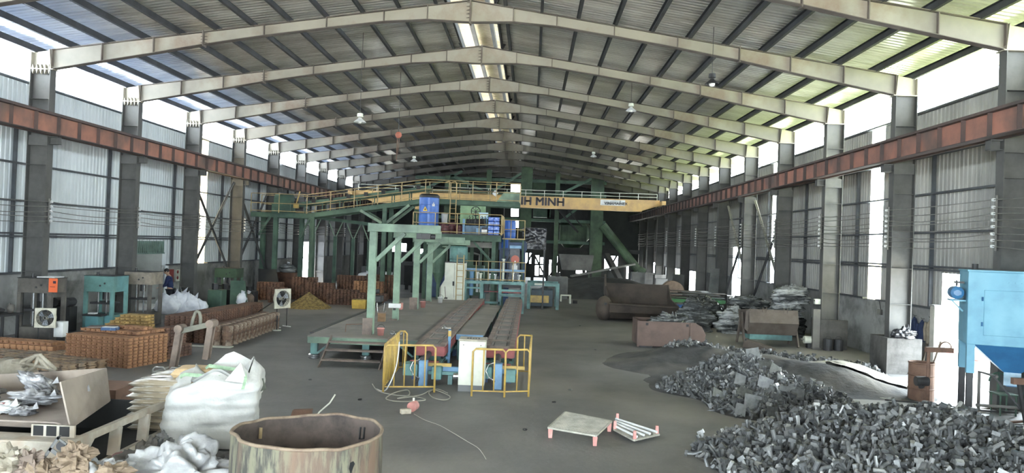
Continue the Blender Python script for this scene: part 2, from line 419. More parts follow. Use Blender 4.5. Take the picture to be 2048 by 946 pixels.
def make_rafter():
    t = thing('roof_rafter', None, 'rafter', (0, 0, 0), 'tapered roof rafters', 'structure')
    # half rafter from the knee (x=0 at XLI) to the ridge, in local x
    P = [(-14.05, 0.56), (-12.6, 0.50), (-11.1, 0.44), (-9.65, 0.36), (-7.9, 0.31), (-6.1, 0.30), (-4.45, 0.31), (-3.2, 0.40), (-1.98, 0.62)]
    b = MB(); X0 = XC
    for i, ((xa, da), (xb, db)) in enumerate(zip(P, P[1:])):
        za, zb = roofz(xa), roofz(xb)
        b.prism([(xa-X0, -0.005, za-da), (xb-X0, -0.005, zb-db), (xb-X0, -0.005, zb-0.01), (xa-X0, -0.005, za-0.01)], (0, 0.01, 0))
    b.build('web', m_rafter, t)
    b = MB()
    for (xa, da), (xb, db) in zip(P, P[1:]):
        za, zb = roofz(xa), roofz(xb)
        for o0, o1 in ((0, 0), (da, db)):
            b.prism([(xa-X0, -0.11, za-o0-0.008), (xb-X0, -0.11, zb-o1-0.008), (xb-X0, -0.11, zb-o1+0.008), (xa-X0, -0.11, za-o0+0.008)], (0, 0.22, 0))
    for k, (xa, da) in enumerate(P):
        za = roofz(xa); e = 0.06 if k == 3 else (0.05 if k == 8 else 0)
        wd = 0.13 if e else 0.10
        b.bb(xa-X0-0.012, xa-X0+0.012, -wd, wd, za-da-e, za+e*0.6)
    b.build('flange', m_rafter_edge, t)
    b = MB(); za = roofz(-9.65)
    for i in range(4):
        z = za-0.04-i*0.09
        for sx in (-1, 1): b.prism([(-9.65-X0+sx*0.012, -0.02, z), (-9.65-X0+sx*0.012, -0.09, z), (-9.65-X0+sx*0.10, -0.02, z)], (0, 0, 0.012))
    za = roofz(XC)
    for i in range(5): z = za-0.06-i*0.11; b.prism([(-0.015, -0.02, z), (-0.015, -0.1, z), (-0.12, -0.02, z)], (0, 0, 0.012))
    b.build('splice_gusset', m_rafter_edge, t)
    return t
m_rafter_edge = mat('rafter_edge_paint', (118, 108, 98), (96, 84, 76), 1.0, rough=0.8, far_dark=0.85)
col0 = make_column(1); raf0 = make_rafter()
first = True
for k, y in enumerate(FR):
    for s, xc, side in ((1, (XLO+XLI)/2, 'left'), (-1, (XRO+XRI)/2, 'right')):
        n = k-2
        wh = 'beside the camera' if n < 0 else ('%s from the camera' % ORD[n])
        lab = 'grey steel I-section column along the %s wall, %s, carrying the crane beam bracket' % (side, wh)
        if n < 0: lab = 'grey steel column of the %s wall %s' % (side, ['at the open end', 'second from the open end'][k])
        o = col0 if first else dup(col0)
        o.location = (xc, y, 0); o.rotation_euler = (0, 0, 0 if s > 0 else math.pi); tag(o, lab)
        lab = 'cream tapered rafter sloping from the %s eaves to the ridge, %s' % (side, wh)
        if n < 0: lab = 'cream tapered rafter on the %s slope, %s' % (side, ['at the open end', 'second from the open end'][k])
        o = raf0 if first else dup(raf0)
        o.location = (XC, y, 0); o.rotation_euler = (0, 0, 0 if s > 0 else math.pi); tag(o, lab)
        first = False

# crane runway beams along both walls
for s, x, side in ((1, -13.66, 'left'), (-1, 9.72, 'right')):
    t = thing('crane_runway_beam', 'rust-red crane runway beam with ribs along the %s row of columns' % side, 'beam', (x, 0, 5.83), None, 'structure')
    b = MB(); b.bb(x-0.006, x+0.006, YA, YB, 5.84, 6.36); b.build('web', m_runway, t)
    b = MB(); b.bb(x-0.12, x+0.12, YA, YB, 5.83, 5.85); b.bb(x-0.14, x+0.14, YA, YB, 6.35, 6.37)
    y = YA+0.5
    while y < YB: b.bb(x-0.11, x+0.11, y-0.006, y+0.006, 5.85, 6.35); y += 1.0
    b.build('flange', m_runway_dark, t)
    b = MB(); b.bb(x-0.03, x+0.03, YA, YB, 6.37, 6.45); b.build('crane_rail', m_runway_dark, t)
    b = MB()
    for y in FR: b.bb(x-s*0.14, x-s*0.42, y-0.05, y+0.05, 6.2, 6.26)
    b.bb(x-s*0.30, x-s*0.36, YA, YB, 5.83, 5.98); b.build('surge_rail', m_runway_dark, t)

# wall bracing crosses
m_brace = mat('brace_steel', (78, 80, 82), (66, 66, 66), 2, rough=0.7); m_brace_l = mat('pale_brace_steel', (140, 136, 126), (110, 108, 100), 2, rough=0.7)
for k, (x, ya, yb, side) in enumerate(((-14.5, 31.95, 36.7, 'left'), (-14.5, 36.95, 41.7, 'left'), (10.6, 36.95, 41.7, 'right'), (10.6, 31.95, 36.7, 'right'))):
    t = thing('cross_brace', 'X-shaped steel bracing between columns on the %s wall, %s one' % (side, ('nearer', 'farther', 'farther', 'nearer')[k]), 'brace', (x, ya, 0), 'wall bracing crosses', 'structure')
    for j, (z0, z1) in enumerate(((1.1, 5.7), (5.7, 1.1))):
        b = MB(); p0 = Vector((x, ya, z0)); p1 = Vector((x, yb, z1)); xx = 0.05*j
        b.bar(p0+Vector((xx, 0, 0)), p1+Vector((xx, 0, 0)), 0.015, 0.12, up=Vector((1, 0, 0))); b.bar(p0+Vector((xx, 0, 0)), p1+Vector((xx, 0, 0)), 0.12, 0.012, up=Vector((1, 0, 0)))
        b.build('diagonal', m_brace_l if (side == 'right' and j == 0) else m_brace, t)

# end wall: dark sheet with openings
m_end = mat('end_wall_sheet', (38, 42, 40), (28, 31, 30), 0.7, rough=0.8)
mb = MB()
ha, hb, hc_, hd = AY(779, 503, YB), AY(813, 487, YB), AY(836, 507, YB), AY(846, 498, YB)
holes = [(-2.2, -1.3, 7.95, 9.2), (-2.1, -1.35, 6.0, 6.9), (-2.1, -1.3, 4.9, 5.7), (2.75, 3.65, 4.0, 4.75), (-.5, -.3, 1.4, 2.4), (-.1, .25, 1.2, 2.4), (.5, .85, .2, 2.2), (1.0, 1.4, .3, 2.0), (1.6, 1.75, .3, 1.9), (1.85, 2.1, .2, 1.8), (2.3, 2.7, .1, 2.2), (4.6, 5.6, .55, .9), (2.95, 3.1, .2, .6), (6.9, 8.8, 1.0, 2.4), (6.2, 6.35, .8, 2.4), (6.6, 6.7, .3, 1.2), (9.6, 9.8, .2, 1.6), (ha.x, hb.x, ha.z, hb.z), (hc_.x, hd.x, hc_.z, hd.z)]
xs = sorted({XL, XR, XC} | {XL+0.9*i for i in range(29)} | {h[0] for h in holes} | {h[1] for h in holes})
for a, b in zip(xs, xs[1:]):
    lo = [(0, 7.7)]
    mid = (a+b)/2
    tops = roofz(mid)+0.34 if abs(mid-XC) > 1.4 else 11.0
    lo = [(0, tops)]
    for h in holes:
        if h[0] < mid < h[1]: lo = [q for l, u in lo for q in ((l, min(u, h[2])), (max(l, h[3]), u)) if q[1]-q[0] > 0.01]
    for l, u in lo: mb.bb(a, b, YB-0.03, YB+0.03, l, u)
tag(mb.build('wall_back', m_end), kind='structure')

# unseen wall added behind the camera to limit daylight through its wide gate opening
mb = MB(); mb.bb(XL, -9.5, YA-0.05, YA+0.05, 0, 9.2); mb.bb(5.5, XR, YA-0.05, YA+0.05, 0, 9.2); mb.bb(-9.5, 5.5, YA-0.05, YA+0.05, 6.0, 10.3)
tag(mb.build('wall_front_unseen', m_sheetL), kind='structure')
# outside: yard, far wall and greenery that bounce the daylight in
m_yard = mat('yard_concrete', (196, 194, 186), (176, 174, 166), 0.5, rough=0.9)
b = MB(); b.bb(XL-60, XL-0.3, -30, 100, -0.12, -0.03); tag(b.build('side_yard_ground', mat('pale_blue_yard', (206, 216, 232), (190, 200, 216), 0.5, rough=0.9)), 'pale bluish paved yard outside the left wall', 'yard', kind='structure')
m_grass = mat('yard_grass', (164, 180, 84), (136, 158, 64), 0.5, rough=1.0)
b = MB(); b.bb(XR+0.3, XR+9, -30, 100, -0.12, -0.03); b.bb(XL-0.3, XR+0.3, YA-40, -14, -0.12, -0.02); b.bb(XL-0.3, XR+0.3, YB, YB+40, -0.12, -0.02)
tag(b.build('yard_ground', m_yard), 'pale concrete yard outside the hall', 'yard', kind='structure')
b = MB(); b.bb(XR+9, XR+60, -30, 120, -0.12, -0.03); tag(b.build('grass_verge_ground', m_grass), 'green grassy ground beyond the yard wall', 'ground', kind='structure')
b = MB(); b.bb(XR+9, XR+9.2, -10, 90, -0.05, 2.1); tag(b.build('yard_boundary_wall', mat('yard_wall_paint', (226, 224, 216), (206, 204, 196), 1.0, rough=0.9)), 'low white boundary wall across the yard, seen through the right doorway', 'wall', kind='structure')
# ================================================================ CENTRE: machine line
m_green = mat('weathered_green_paint', (126, 156, 128), (98, 122, 104), 1.4, rough=0.6, col3=(84, 100, 88), s3=0.8)
m_dgreen = mat('deep_green_paint', (72, 104, 82), (54, 80, 66), 1.2, rough=0.65)
m_teal = mat('teal_machine_paint', (96, 150, 144), (72, 116, 114), 1.6, rough=0.5, col3=(66, 92, 92), s3=1.2)
m_blue = mat('light_blue_paint', (104, 156, 200), (84, 128, 168), 2.0, rough=0.45)
m_dblue = mat('dark_blue_paint', (40, 72, 120), (32, 54, 88), 2.0, rough=0.5)
m_yel = mat('yellow_rail_paint', (206, 166, 66), (176, 140, 70), 4.0, rough=0.5)
m_yel2 = mat('dusty_yellow_paint', (186, 156, 96), (150, 128, 84), 3.0, rough=0.6)
m_plate = mat('dusty_deck_plate', (128, 122, 113), (106, 101, 94), 1.0, rough=0.75, bump=0.15, col3=(120, 114, 104), s3=0.5)
m_dark = mat('dark_greasy_steel', (52, 52, 54), (40, 38, 38), 3.0, rough=0.55)
m_red = mat('faded_red_paint', (168, 76, 74), (122, 62, 60), 2.0, rough=0.6)
m_slab = mat('sandy_brown_iron', (132, 114, 102), (104, 90, 82), 3.0, rough=0.8)
m_cream = mat('cream_cabinet_paint', (212, 214, 196), (190, 192, 174), 1.4, rough=0.5)
m_chrome = mat('bright_steel', (190, 192, 194), None, rough=0.25, metal=0.9)
m_white = mat('white_paint', (220, 222, 220), (200, 200, 198), 2.0, rough=0.6)
m_black = mat('black_rubber', (28, 28, 30), (20, 20, 20), 3, rough=0.6)
m_tank = mat('blue_plastic', (44, 104, 205), (36, 88, 180), 1.5, rough=0.35)
m_rust = mat('brown_rust', (122, 88, 68), (92, 66, 54), 2.5, rough=0.85, bump=0.2, col3=(140, 102, 78), s3=1.2)
m_pink = mat('faded_pink_paint', (214, 140, 130), (190, 120, 110), 4, rough=0.6)

# --- work platform with steps
t = thing('work_platform', 'long low steel work platform with green edge beam beside the left pallet line', 'platform', (-4.25, 27, 0))
b = MB(); b.bb(-5.75, -2.78, 19.9, 34.2, 0.585, 0.615); b.build('deck_plate', m_plate, t)
b = MB(); b.bb(-5.75, -2.78, 19.9, 19.96, 0.42, 0.583); b.bb(-5.75, -5.69, 19.96, 34.2, 0.46, 0.583)
b.bb(-5.75, -2.78, 19.86, 19.9, 0.565, 0.583); b.build('edge_beam', m_green, t)
for x, y in ((-5.6, 20.02), (-2.87, 20.02), (-5.6, 25), (-5.6, 30), (-4.25, 20.1)):
    l = MB(); l.bb(x-0.09, x+0.09, y-0.03, y+0.09, 0.12, 0.46); lo = l.build('leg', m_teal, t)
    f = MB(); f.lathe([(0.13, 0), (0.15, 0.02), (0.15, 0.05), (0.12, 0.06), (0.15, 0.07), (0.15, 0.11), (0.12, 0.13)], (x, y+0.03, 0), 20); f.build('foot', m_chrome, lo, smooth=False)
b = MB(); b.bar((-5.5, 19.98, 0.15), (-5.15, 19.98, 0.44), 0.05, 0.05); b.bar((-2.98, 19.98, 0.15), (-3.35, 19.98, 0.44), 0.05, 0.05); b.build('knee_brace', m_teal, t)
b = MB(); b.bb(-5.9, -5.78, 20.6, 33, 0.57, 0.62); b.build('side_lip', m_dark, t)
t = thing('steel_steps', 'dark steel three-tread steps leading up to the work platform', 'steps', (-4.3, 19.3, 0))
for s in (-5.12, -3.62):
    b = MB(); b.prism([(s, 18.62, 0.0), (s, 18.80, 0.0), (s, 19.86, 0.56), (s, 19.86, 0.66), (s, 19.74, 0.62)], (0.03, 0, 0)); b.build('stringer', m_slab, t)
for z, y in ((0.14, 18.95), (0.34, 19.28), (0.5, 19.62)):
    b = MB(); b.bb(-5.09, -3.62, y-0.12, y+0.12, z, z+0.03); b.build('tread', m_slab, t)

# --- pallet car lines
def pallet_car(n=None):
    t = thing('pallet_car', None, 'pallet car', (0, 0, 0.42), None)
    W, L = 0.355, 1.16
    b = MB(); b.bb(-W+0.02, W-0.02, 0.01, L-0.01, 0.46, 0.69)
    for k in range(5):
        y = 0.06+k*0.225
        for s in (-1, 1): b.prism([(s*(W-0.02), y, 0.47), (s*(W-0.02), y+0.16, 0.47), (s*(W-0.02), y+0.16, 0.66), (s*(W-0.02), y, 0.66)], (s*0.025, 0, 0))
    b.build('car_body', m_red, t)
    b = MB()
    for s in (-1, 1): b.bb(s*W, s*(W-0.13), 0, L-0.015, 0.69, 0.75)
    b.bb(-W, W, 0, 0.05, 0.69, 0.745); b.bb(-W, W, L-0.06, L-0.015, 0.69, 0.745); b.build('rim', m_slab, t)
    b = MB(); b.bb(-0.225, 0.225, 0.05, L-0.06, 0.69, 0.70); b.build('grate_bed', m_dark, t); b = MB()
    for k in range(6):
        y = 0.09+k*0.168; b.bb(-0.14, 0.14, y, y+0.10, 0.70, 0.735)
        for s in (-1, 1): b.bb(s*0.165, s*0.215, y+0.02, y+0.12, 0.70, 0.742)
    b.build('grate', m_plate, t)
    for s in (-1, 1):
        b = MB(); 
        for y in (0.25, 0.9): b.cyl((s*0.24, y, 0.42), (s*0.30, y, 0.42), 0.05, n=10)
        b.build('wheel', m_dark, t)
    return t
car0 = pallet_car(); fst = True
for side, x in (('left', -2.31), ('right', -0.66)):
    for k in range(13):
        y = 18.2+k*1.2 if side == 'left' else 18.28+k*1.24
        lab = 'brown-topped red pallet car on the %s track, %s' % (side, 'nearest to the yellow railing' if k == 0 else '%s from the railing' % ORD[k])
        o = car0 if fst else dup(car0); o.location = (x, y, 0.42); tag(o, lab, group='pallet cars on the two tracks'); fst = False
for side, x in (('left', -2.31), ('right', -0.66)):
    t = thing('roller_track', 'teal steel track frame carrying the %s line of pallet cars' % side, 'track', (x, 18, 0))
    for s in (-1, 1):
        b = MB(); b.ibeam((x+s*0.27, 17.5, 0.33), (x+s*0.27, 34.6, 0.33), 0.08, 0.08, 0.01); b.bb(x+s*0.27-0.02, x+s*0.27+0.02, 17.5, 34.6, 0.365, 0.375); b.build('rail', m_teal, t)
    b = MB()
    for y in (17.6, 19.4, 21.5, 24, 27, 30, 33): b.bb(x-0.33, x+0.33, y-0.05, y+0.05, 0.18, 0.29)
    b.build('cross_member', m_teal, t)
    for y in (17.6, 21.5, 27, 33):
        for s in (-1, 1):
            b = MB(); b.bb(x+s*0.27-0.05, x+s*0.27+0.05, y-0.05, y+0.05, 0.0, 0.19); b.build('leg', m_dblue, t)
    # pusher at the head of the line
    u = thing('pusher_unit', 'blue hydraulic pusher with black motor at the head of the %s track' % side, 'pusher', (x, 17, 0))
    b = MB(); b.bb(x-0.05, x+0.13, 16.75, 16.95, 0.0, 0.56); b.build('post', m_blue, u, bevel=0.01)
    b = MB(); b.cyl((x-0.0, 17.0, 0.52), (x-0.02, 18.1, 0.52), 0.075, n=14); b.cyl((x-0.0, 16.9, 0.52), (x, 17.02, 0.52), 0.10, n=14); b.build('hydraulic_cylinder', m_dark, u)
    b = MB(); b.bb(x-0.42, x-0.1, 16.9, 17.3, 0.20, 0.46); b.bb(x+0.2, x+0.42, 17.0, 17.35, 0.12, 0.40); b.build('valve_block', m_teal, u, bevel=0.01)
    b = MB(); b.bb(x-0.35, x+0.3, 17.4, 17.5, 0.38, 0.46); b.build('bumper', m_red, u)
    b = MB(); b.bb(x+0.1, x+0.62, 17.2, 17.28, 0.38, 0.45); b.build('stop_bar', m_yel, u)
    b = MB(); b.tube([(x-0.03, 16.72, 0.60), (x-0.16, 16.66, 0.55), (x-0.22, 16.62, 0.42), (x-0.15, 16.6, 0.28), (x-0.02, 16.64, 0.2), (x-0.06, 16.68, 0.08)], 0.014, 6); b.build('hose', m_chrome, u, smooth=True)
# linking frame between the tracks
t = thing('transfer_gantry', 'blue and white cross frame with yellow bar between the two track heads', 'frame', (-1.6, 17.4, 0))
b = MB(); b.bb(-2.55, -0.2, 17.30, 17.42, 0.26, 0.36); b.build('cross_beam', m_blue, t)
b = MB(); b.bb(-2.2, -1.4, 17.18, 17.26, 0.20, 0.27); b.bb(-1.75, -1.65, 17.1, 17.3, 0.0, 0.2); b.bb(-1.5, -1.42, 17.1, 17.3, 0.0, 0.2); b.build('bracket', m_teal, t)
b = MB(); b.cyl((-1.62, 17.05, 0.2), (-1.45, 17.05, 0.2), 0.07, n=12); b.cyl((-1.45, 17.05, 0.2), (-1.38, 17.05, 0.2), 0.04, n=12); b.build('drive_motor', m_chrome, t)

# --- blue centre table
t = thing('centre_table', 'low table with blue fascia and grey dusty top between the tracks', 'table', (-1.6, 26, 0))
for k, (y0, y1) in enumerate(((20.7, 24.6), (24.66, 28.4), (28.46, 31.6))):
    b = MB(); b.bb(-1.93+0.015*k, -1.17+0.02*k, y0, y1, 0.685-0.03*k, 0.71-0.03*k); b.build('top_plate', m_plate, t)
b = MB(); b.bb(-1.93, -1.2, 20.66, 20.7, 0.56, 0.70); b.build('fascia', m_blue, t)
b = MB()
for x in (-1.86, -1.24): b.bb(x-0.03, x+0.03, 20.72, 31.5, 0.52, 0.62)
b.build('side_beam', m_teal, t)
for x in (-1.86, -1.24):
    for y in (20.8, 25.5, 31): b = MB(); b.bb(x-0.04, x+0.04, y-0.04, y+0.04, 0, 0.52); b.build('leg', m_teal, t)
t = thing('valve_standpipe', 'light blue upright pipe with yellow valve handle beside the centre table', 'pipe', (-1.98, 18.9, 0))
b = MB(); b.cyl((-1.93, 18.9, 0), (-1.93, 18.9, 1.02), 0.035, n=10); b.bb(-2.0, -1.9, 18.85, 18.95, 0.3, 0.36); b.build('pipe', m_blue, t)
b = MB(); b.cyl((-2.12, 18.9, 1.05), (-1.9, 18.9, 1.05), 0.03, n=10); b.cyl((-2.06, 18.9, 1.05), (-2.06, 18.9, 1.12), 0.045, n=8); b.build('valve', m_chrome, t)
b = MB(); b.cyl((-1.93, 18.9, 0.86), (-1.93, 18.9, 1.0), 0.04, n=10); b.build('band', m_yel, t)

# --- control cabinet
t = thing('control_cabinet', 'cream control cabinet with dusty lid standing between the yellow railings', 'cabinet', (-1.17, 16.6, 0))
b = MB(); b.bb(-1.455, -0.895, 16.36, 16.86, 0.14, 1.08); b.build('body', m_cream, t, bevel=0.008)
b = MB(); b.bb(-1.45, -0.90, 16.37, 16.85, 0.0, 0.14); b.build('plinth', mat('plinth_grey', (104, 106, 106), None, rough=0.6), t)
b = MB(); b.bb(-1.47, -0.88, 16.345, 16.875, 1.08, 1.12); b.build('lid', mat('dusty_lid', (176, 168, 146), (148, 140, 124), 5, rough=0.8), t, bevel=0.006)
b = MB(); b.bb(-1.44, -0.91, 16.352, 16.362, 0.17, 0.97); d = b.build('door', m_cream, t, bevel=0.003)
b = MB(); b.cyl((-1.36, 16.34, 1.0), (-1.36, 16.36, 1.0), 0.01, n=8); b.cyl((-0.99, 16.34, 1.0), (-0.99, 16.36, 1.0), 0.01, n=8); b.build('lock', m_black, t)
b = MB()
for i in range(5): b.bb(-1.30+i*0.06, -1.27+i*0.06, 16.5, 16.55, 1.12, 1.135)
b.build('lid_clip', m_dark, t)

# --- yellow railings
def railing(name, label, runs, z=0.99, r=0.022, m=None, group=None, zb=0.12, step=0.2, base=0.0, cat='railing'):
    m = m or m_yel
    p0 = runs[0][0]; t = thing(name, label, cat, (p0[0], p0[1], base), group)
    top = MB(); bot = MB()
    for run in runs:
        P = [Vector((p[0], p[1], 0)) for p in run]
        def pl(h): return [p+Vector((0, 0, base+h)) for p in P]
        tp = pl(z)
        a, e = tp[0].copy(), tp[-1].copy()
        tp = [a-Vector((0, 0, z-0.0)), a-Vector((0, 0, 0.06)), a+(tp[1]-a).normalized()*0.06]+tp[1:-1]+[e+(tp[-2]-e).normalized()*0.06, e-Vector((0, 0, 0.06)), e-Vector((0, 0, z))]
        top.tube(tp, r, 8); bot.tube(pl(zb), r*0.8, 6)
    top.build('top_rail', m, t, smooth=True); bot.build('bottom_rail', m, t, smooth=True)
    for run in runs:
        for a, c in zip(run, run[1:]):
            a = Vector((a[0], a[1], 0)); c = Vector((c[0], c[1], 0)); n = max(2, round((c-a).length/step))
            for k in range(1, n):
                p = a.lerp(c, k/n); q = MB(); q.cyl((p.x, p.y, base+zb), (p.x, p.y, base+z), r*0.72, n=6); q.build('baluster', m, t, smooth=True)
    return t
railing('safety_railing', 'yellow tube railing around the head of the left track', [((-1.93, 16.15), (-2.97, 15.92)), ((-2.97, 15.92), (-3.08, 18.5), (-2.92, 18.5))], step=0.235)
railing('safety_railing', 'yellow tube railing in front of the control cabinet and right track', [((-1.12, 15.89), (-0.44, 15.92)), ((-0.44, 15.92), (0.06, 16.1)), ((0.06, 16.1), (0.10, 18.6), (-0.24, 18.6))], step=0.23)

# --- portal posts with cantilever beams
for k, (y, xe, zt, w_) in enumerate(((20.7, -2.47, 3.62, 0.19), (24.6, -2.9, 3.50, 0.19), (28.8, -2.5, 3.38, 0.22), (32.6, -2.6, 3.30, 0.22))):
    lab = 'pale green box-section post with cantilever beam and brace on the platform, %s from the steps' % ('nearest' if k == 0 else ORD[k])
    lab = lab.replace('nearest from', 'nearest to')
    t = thing('portal_post', lab, 'post', (-4.28, y, 0.615), 'portal posts on the platform')
    x = -4.28; b = MB(); b.bb(x-w_/2, x+w_/2, y-w_/2, y+w_/2, 0.615, zt-0.22); b.build('post', m_green, t, bevel=0.008)
    b = MB(); b.bb(x-w_*0.7, xe, y-0.11, y+0.11, zt-0.22, zt); b.bb(x-w_*0.75, x-w_*0.6, y-0.13, y+0.13, zt-0.24, zt+0.01); b.bb(xe-0.6, xe-0.59, y-0.115, y+0.115, zt-0.222, zt+0.002)
    b.build('beam', m_green, t, bevel=0.006)
    b = MB(); b.bar((x+w_/2, y, zt-1.0), (x+0.85, y, zt-0.24), 0.1, 0.12, up=Vector((0, 1, 0))); b.build('brace', m_green, t)
    b = MB(); b.bb(x-w_*0.62-0.06, x+w_*0.4, y-w_*0.62-0.06, y+w_*0.4, 0.615, 1.06 if k in (0, 2) else 0.66); b.build('base_sleeve', m_slab, t)
t = thing('hoist_trolley', 'dark electric hoist trolley hung under the front cantilever beam', 'hoist', (-2.95, 20.7, 3.2))
b = MB(); b.bb(-3.1, -2.72, 20.6, 20.85, 3.24, 3.395); b.cyl((-2.72, 20.72, 3.31), (-2.60, 20.72, 3.31), 0.07, n=12); b.build('body', m_dark, t, bevel=0.01)
b = MB(); b.cyl((-3.0, 20.58, 3.35), (-3.0, 20.6, 3.35), 0.05, n=10); b.cyl((-2.8, 20.58, 3.35), (-2.8, 20.6, 3.35), 0.05, n=10); b.build('wheel', m_dark, t)

# --- clutter on the platform
t = thing('tripod_stand', 'bent steel stand with rags beside the second portal post', 'stand', (-5.0, 24.9, 0.615))
b = MB()
for p, q in (((-5.2, 24.8, 0.615), (-5.05, 24.9, 1.35)), ((-4.85, 24.7, 0.615), (-5.0, 24.9, 1.35)), ((-4.9, 25.2, 0.615), (-5.02, 24.95, 1.35))): b.tube([p, q], 0.015, 6)
b.build('leg', m_chrome, t, smooth=True)
b = MB(); b.bb(-5.25, -4.8, 24.8, 25.2, 1.15, 1.35); b.cyl((-5.2, 24.95, 1.45), (-4.9, 24.95, 1.5), 0.08, n=10); b.build('gearbox', m_dark, t, bevel=0.02)
def stool(x, y, z, lab):
    t = thing('stool', lab, 'stool', (x, y, z))
    b = MB(); b.bb(x-0.17, x+0.17, y-0.17, y+0.17, z+0.44, z+0.48); b.build('seat', m_dark, t, bevel=0.01)
    for sx in (-1, 1):
        for sy in (-1, 1): b = MB(); b.tube([(x+sx*0.15, y+sy*0.15, z+0.44), (x+sx*0.19, y+sy*0.19, z)], 0.012, 6); b.build('leg', m_chrome, t)
stool(-4.72, 25.9, 0.615, 'small stool with chrome legs behind the first portal post')
t = thing('crate', 'small wooden crate on the platform beside the second portal post', 'crate', (-4.55, 24.0, 0.615)); b = MB(); b.bb(-4.72, -4.5, 23.9, 24.1, 0.615, 0.9); b.build('box', mat('crate_wood', (150, 112, 74), (120, 90, 60), 6, rough=0.8, stretch=(1, 1, 8)), t, bevel=0.005)
b = MB(); b.bb(-4.73, -4.49, 23.89, 24.11, 0.88, 0.91); b.build('lid', m_slab, t)
t = thing('instrument_box', 'white instrument box bolted on the second portal post', 'box', (-4.28, 24.4, 1.1)); b = MB(); b.bb(-4.48, -4.1, 24.36, 24.50, 1.02, 1.16); b.build('case', m_white, t, bevel=0.01); b = MB(); b.bb(-4.32, -4.26, 24.34, 24.5, 0.95, 1.02); b.build('bracket', m_dark, t)
t = thing('instrument_box', 'cream box on the platform by the third portal post', 'box', (-4.6, 28.4, 0.615))
b = MB(); b.bb(-4.95, -4.7, 28.3, 28.6, 0.615, 0.86); b.build('case', m_pink, t, bevel=0.01); b = MB(); b.bb(-4.9, -4.75, 28.35, 28.55, 0.86, 0.89); b.build('lid', m_slab, t)
def bucket(x, y, z, r, h, m, lab, name='bucket', mh=None):
    t = thing(name, lab, 'bucket', (x, y, z))
    b = MB(); b.lathe([(0.001, 0.01), (r*0.8, 0.0), (r, h), (r*1.05, h), (r*1.05, h-0.02), (r*0.97, h-0.02), (r*0.78, 0.02), (0.001, 0.02)], (x, y, z), 18); b.build('pail', m, t, smooth=True)
    b = MB(); b.tube(arc((x, y, z+h-0.01), r*1.03, 0.1, math.pi-0.1, 12), 0.006, 5); b.build('handle', mh or m_dark, t)
    return t
bucket(-3.95, 20.5, 0.615, 0.10, 0.2, m_pink, 'small pink bucket at the foot of the front portal post')
bucket(-4.1, 29.6, 0.615, 0.11, 0.24, m_pink, 'small pink bucket near the third portal post')
bucket(-3.75, 32.3, 0.615, 0.11, 0.24, m_white, 'white bucket near the farthest portal post')
t = thing('pull_handle_frame', 'thin bent brown wire frame lying on the platform', 'wire frame', (-4.75, 21.2, 0.615)); b = MB(); b.tube([(-5.0, 20.9, 0.62), (-5.0, 20.95, 0.82), (-4.5, 21.3, 0.82), (-4.46, 21.3, 0.62)], 0.012, 6); b.build('wire', m_rust, t); b = MB(); b.cyl((-4.52, 21.25, 0.63), (-4.4, 21.25, 0.63), 0.05, n=8); b.build('ring', m_rust, t)
t = thing('pipe_clamp', 'cluster of steel pipe clamps lying on the deck by the front post', 'clamp', (-3.55, 20.75, 0.615)); b = MB()
for i in range(3): b.tube(arc((-3.68+i*0.11, 20.75, 0.67), 0.045, 0, 6.28, 10, 'xz'), 0.01, 5)
b.build('ring', m_chrome, t); b = MB(); b.bb(-3.75, -3.35, 20.7, 20.8, 0.615, 0.63); b.build('strap', m_dark, t)

# --- green cyclone hopper, cream enclosure
t = thing('cyclone_hopper', 'green cylindrical hopper with cone and outlet pipe beside the cream enclosure', 'hopper', (-4.25, 35.55, 0.0))
b = MB(); b.lathe([(0.29, 1.75), (0.29, 2.85), (0.25, 2.9), (0.1, 2.95), (0.001, 2.95)], (-4.25, 35.55, 0), 20); b.build('barrel', m_dgreen, t, smooth=False)
b = MB(); b.lathe([(0.09, 1.25), (0.29, 1.75)], (-4.25, 35.55, 0), 20, close=True); b.build('cone', m_dgreen, t)
b = MB(); b.cyl((-4.25, 35.55, 0.0), (-4.25, 35.55, 1.3), 0.085, n=12); b.build('outlet_pipe', m_dgreen, t)
b = MB(); b.tube([(-4.25, 35.55, 2.9), (-4.2, 35.55, 3.1), (-3.9, 35.55, 3.16), (-3.3, 35.6, 3.14), (-3.0, 35.6, 3.1)], 0.15, 12); b.build('duct', m_dgreen, t, smooth=True)
b = MB(); b.bb(-4.6, -3.9, 35.5, 35.7, 2.95, 3.25); b.build('top_flange', m_green, t)
t = thing('cream_enclosure', 'tall cream steel enclosure with black handle behind the platform', 'enclosure', (-3.5, 35.4, 0.0))
b = MB(); b.prism([(-4.12, 35, 0.0), (-4.1, 35, 1.1), (-3.9, 35, 1.45), (-3.9, 35, 2.25), (-2.98, 35, 2.25), (-2.98, 35, 0.0)], (0, 1.0, 0)); b.build('body', m_cream, t)
b = MB(); b.bb(-3.46, -3.45, 34.985, 35.0, 0.65, 2.2); b.build('door_seam', m_dark, t); b = MB(); b.bb(-3.52, -3.44, 34.95, 35.0, 1.2, 1.4); b.build('handle', m_black, t)
b = MB(); b.bb(-3.92, -2.96, 34.98, 36.02, 2.25, 2.29); b.build('roof', m_dark, t)
t = thing('access_ladder', 'yellow ladder rail beside the cream enclosure', 'ladder', (-3.15, 34.7, 0))
for x in (-3.32, -3.02): b = MB(); b.tube([(x, 34.7, 0.0), (x, 34.7, 2.62)], 0.025, 6); b.build('stile', m_yel2, t)
b = MB()
for i in range(7): b.tube([(-3.32, 34.7, 0.8+i*0.28), (-3.02, 34.7, 0.8+i*0.28)], 0.015, 5)
b.build('rung', m_yel2, t)
t = thing('blue_dust_drum', 'pale teal steel drum on top of the cream enclosure', 'drum', (-3.35, 35.6, 2.29))
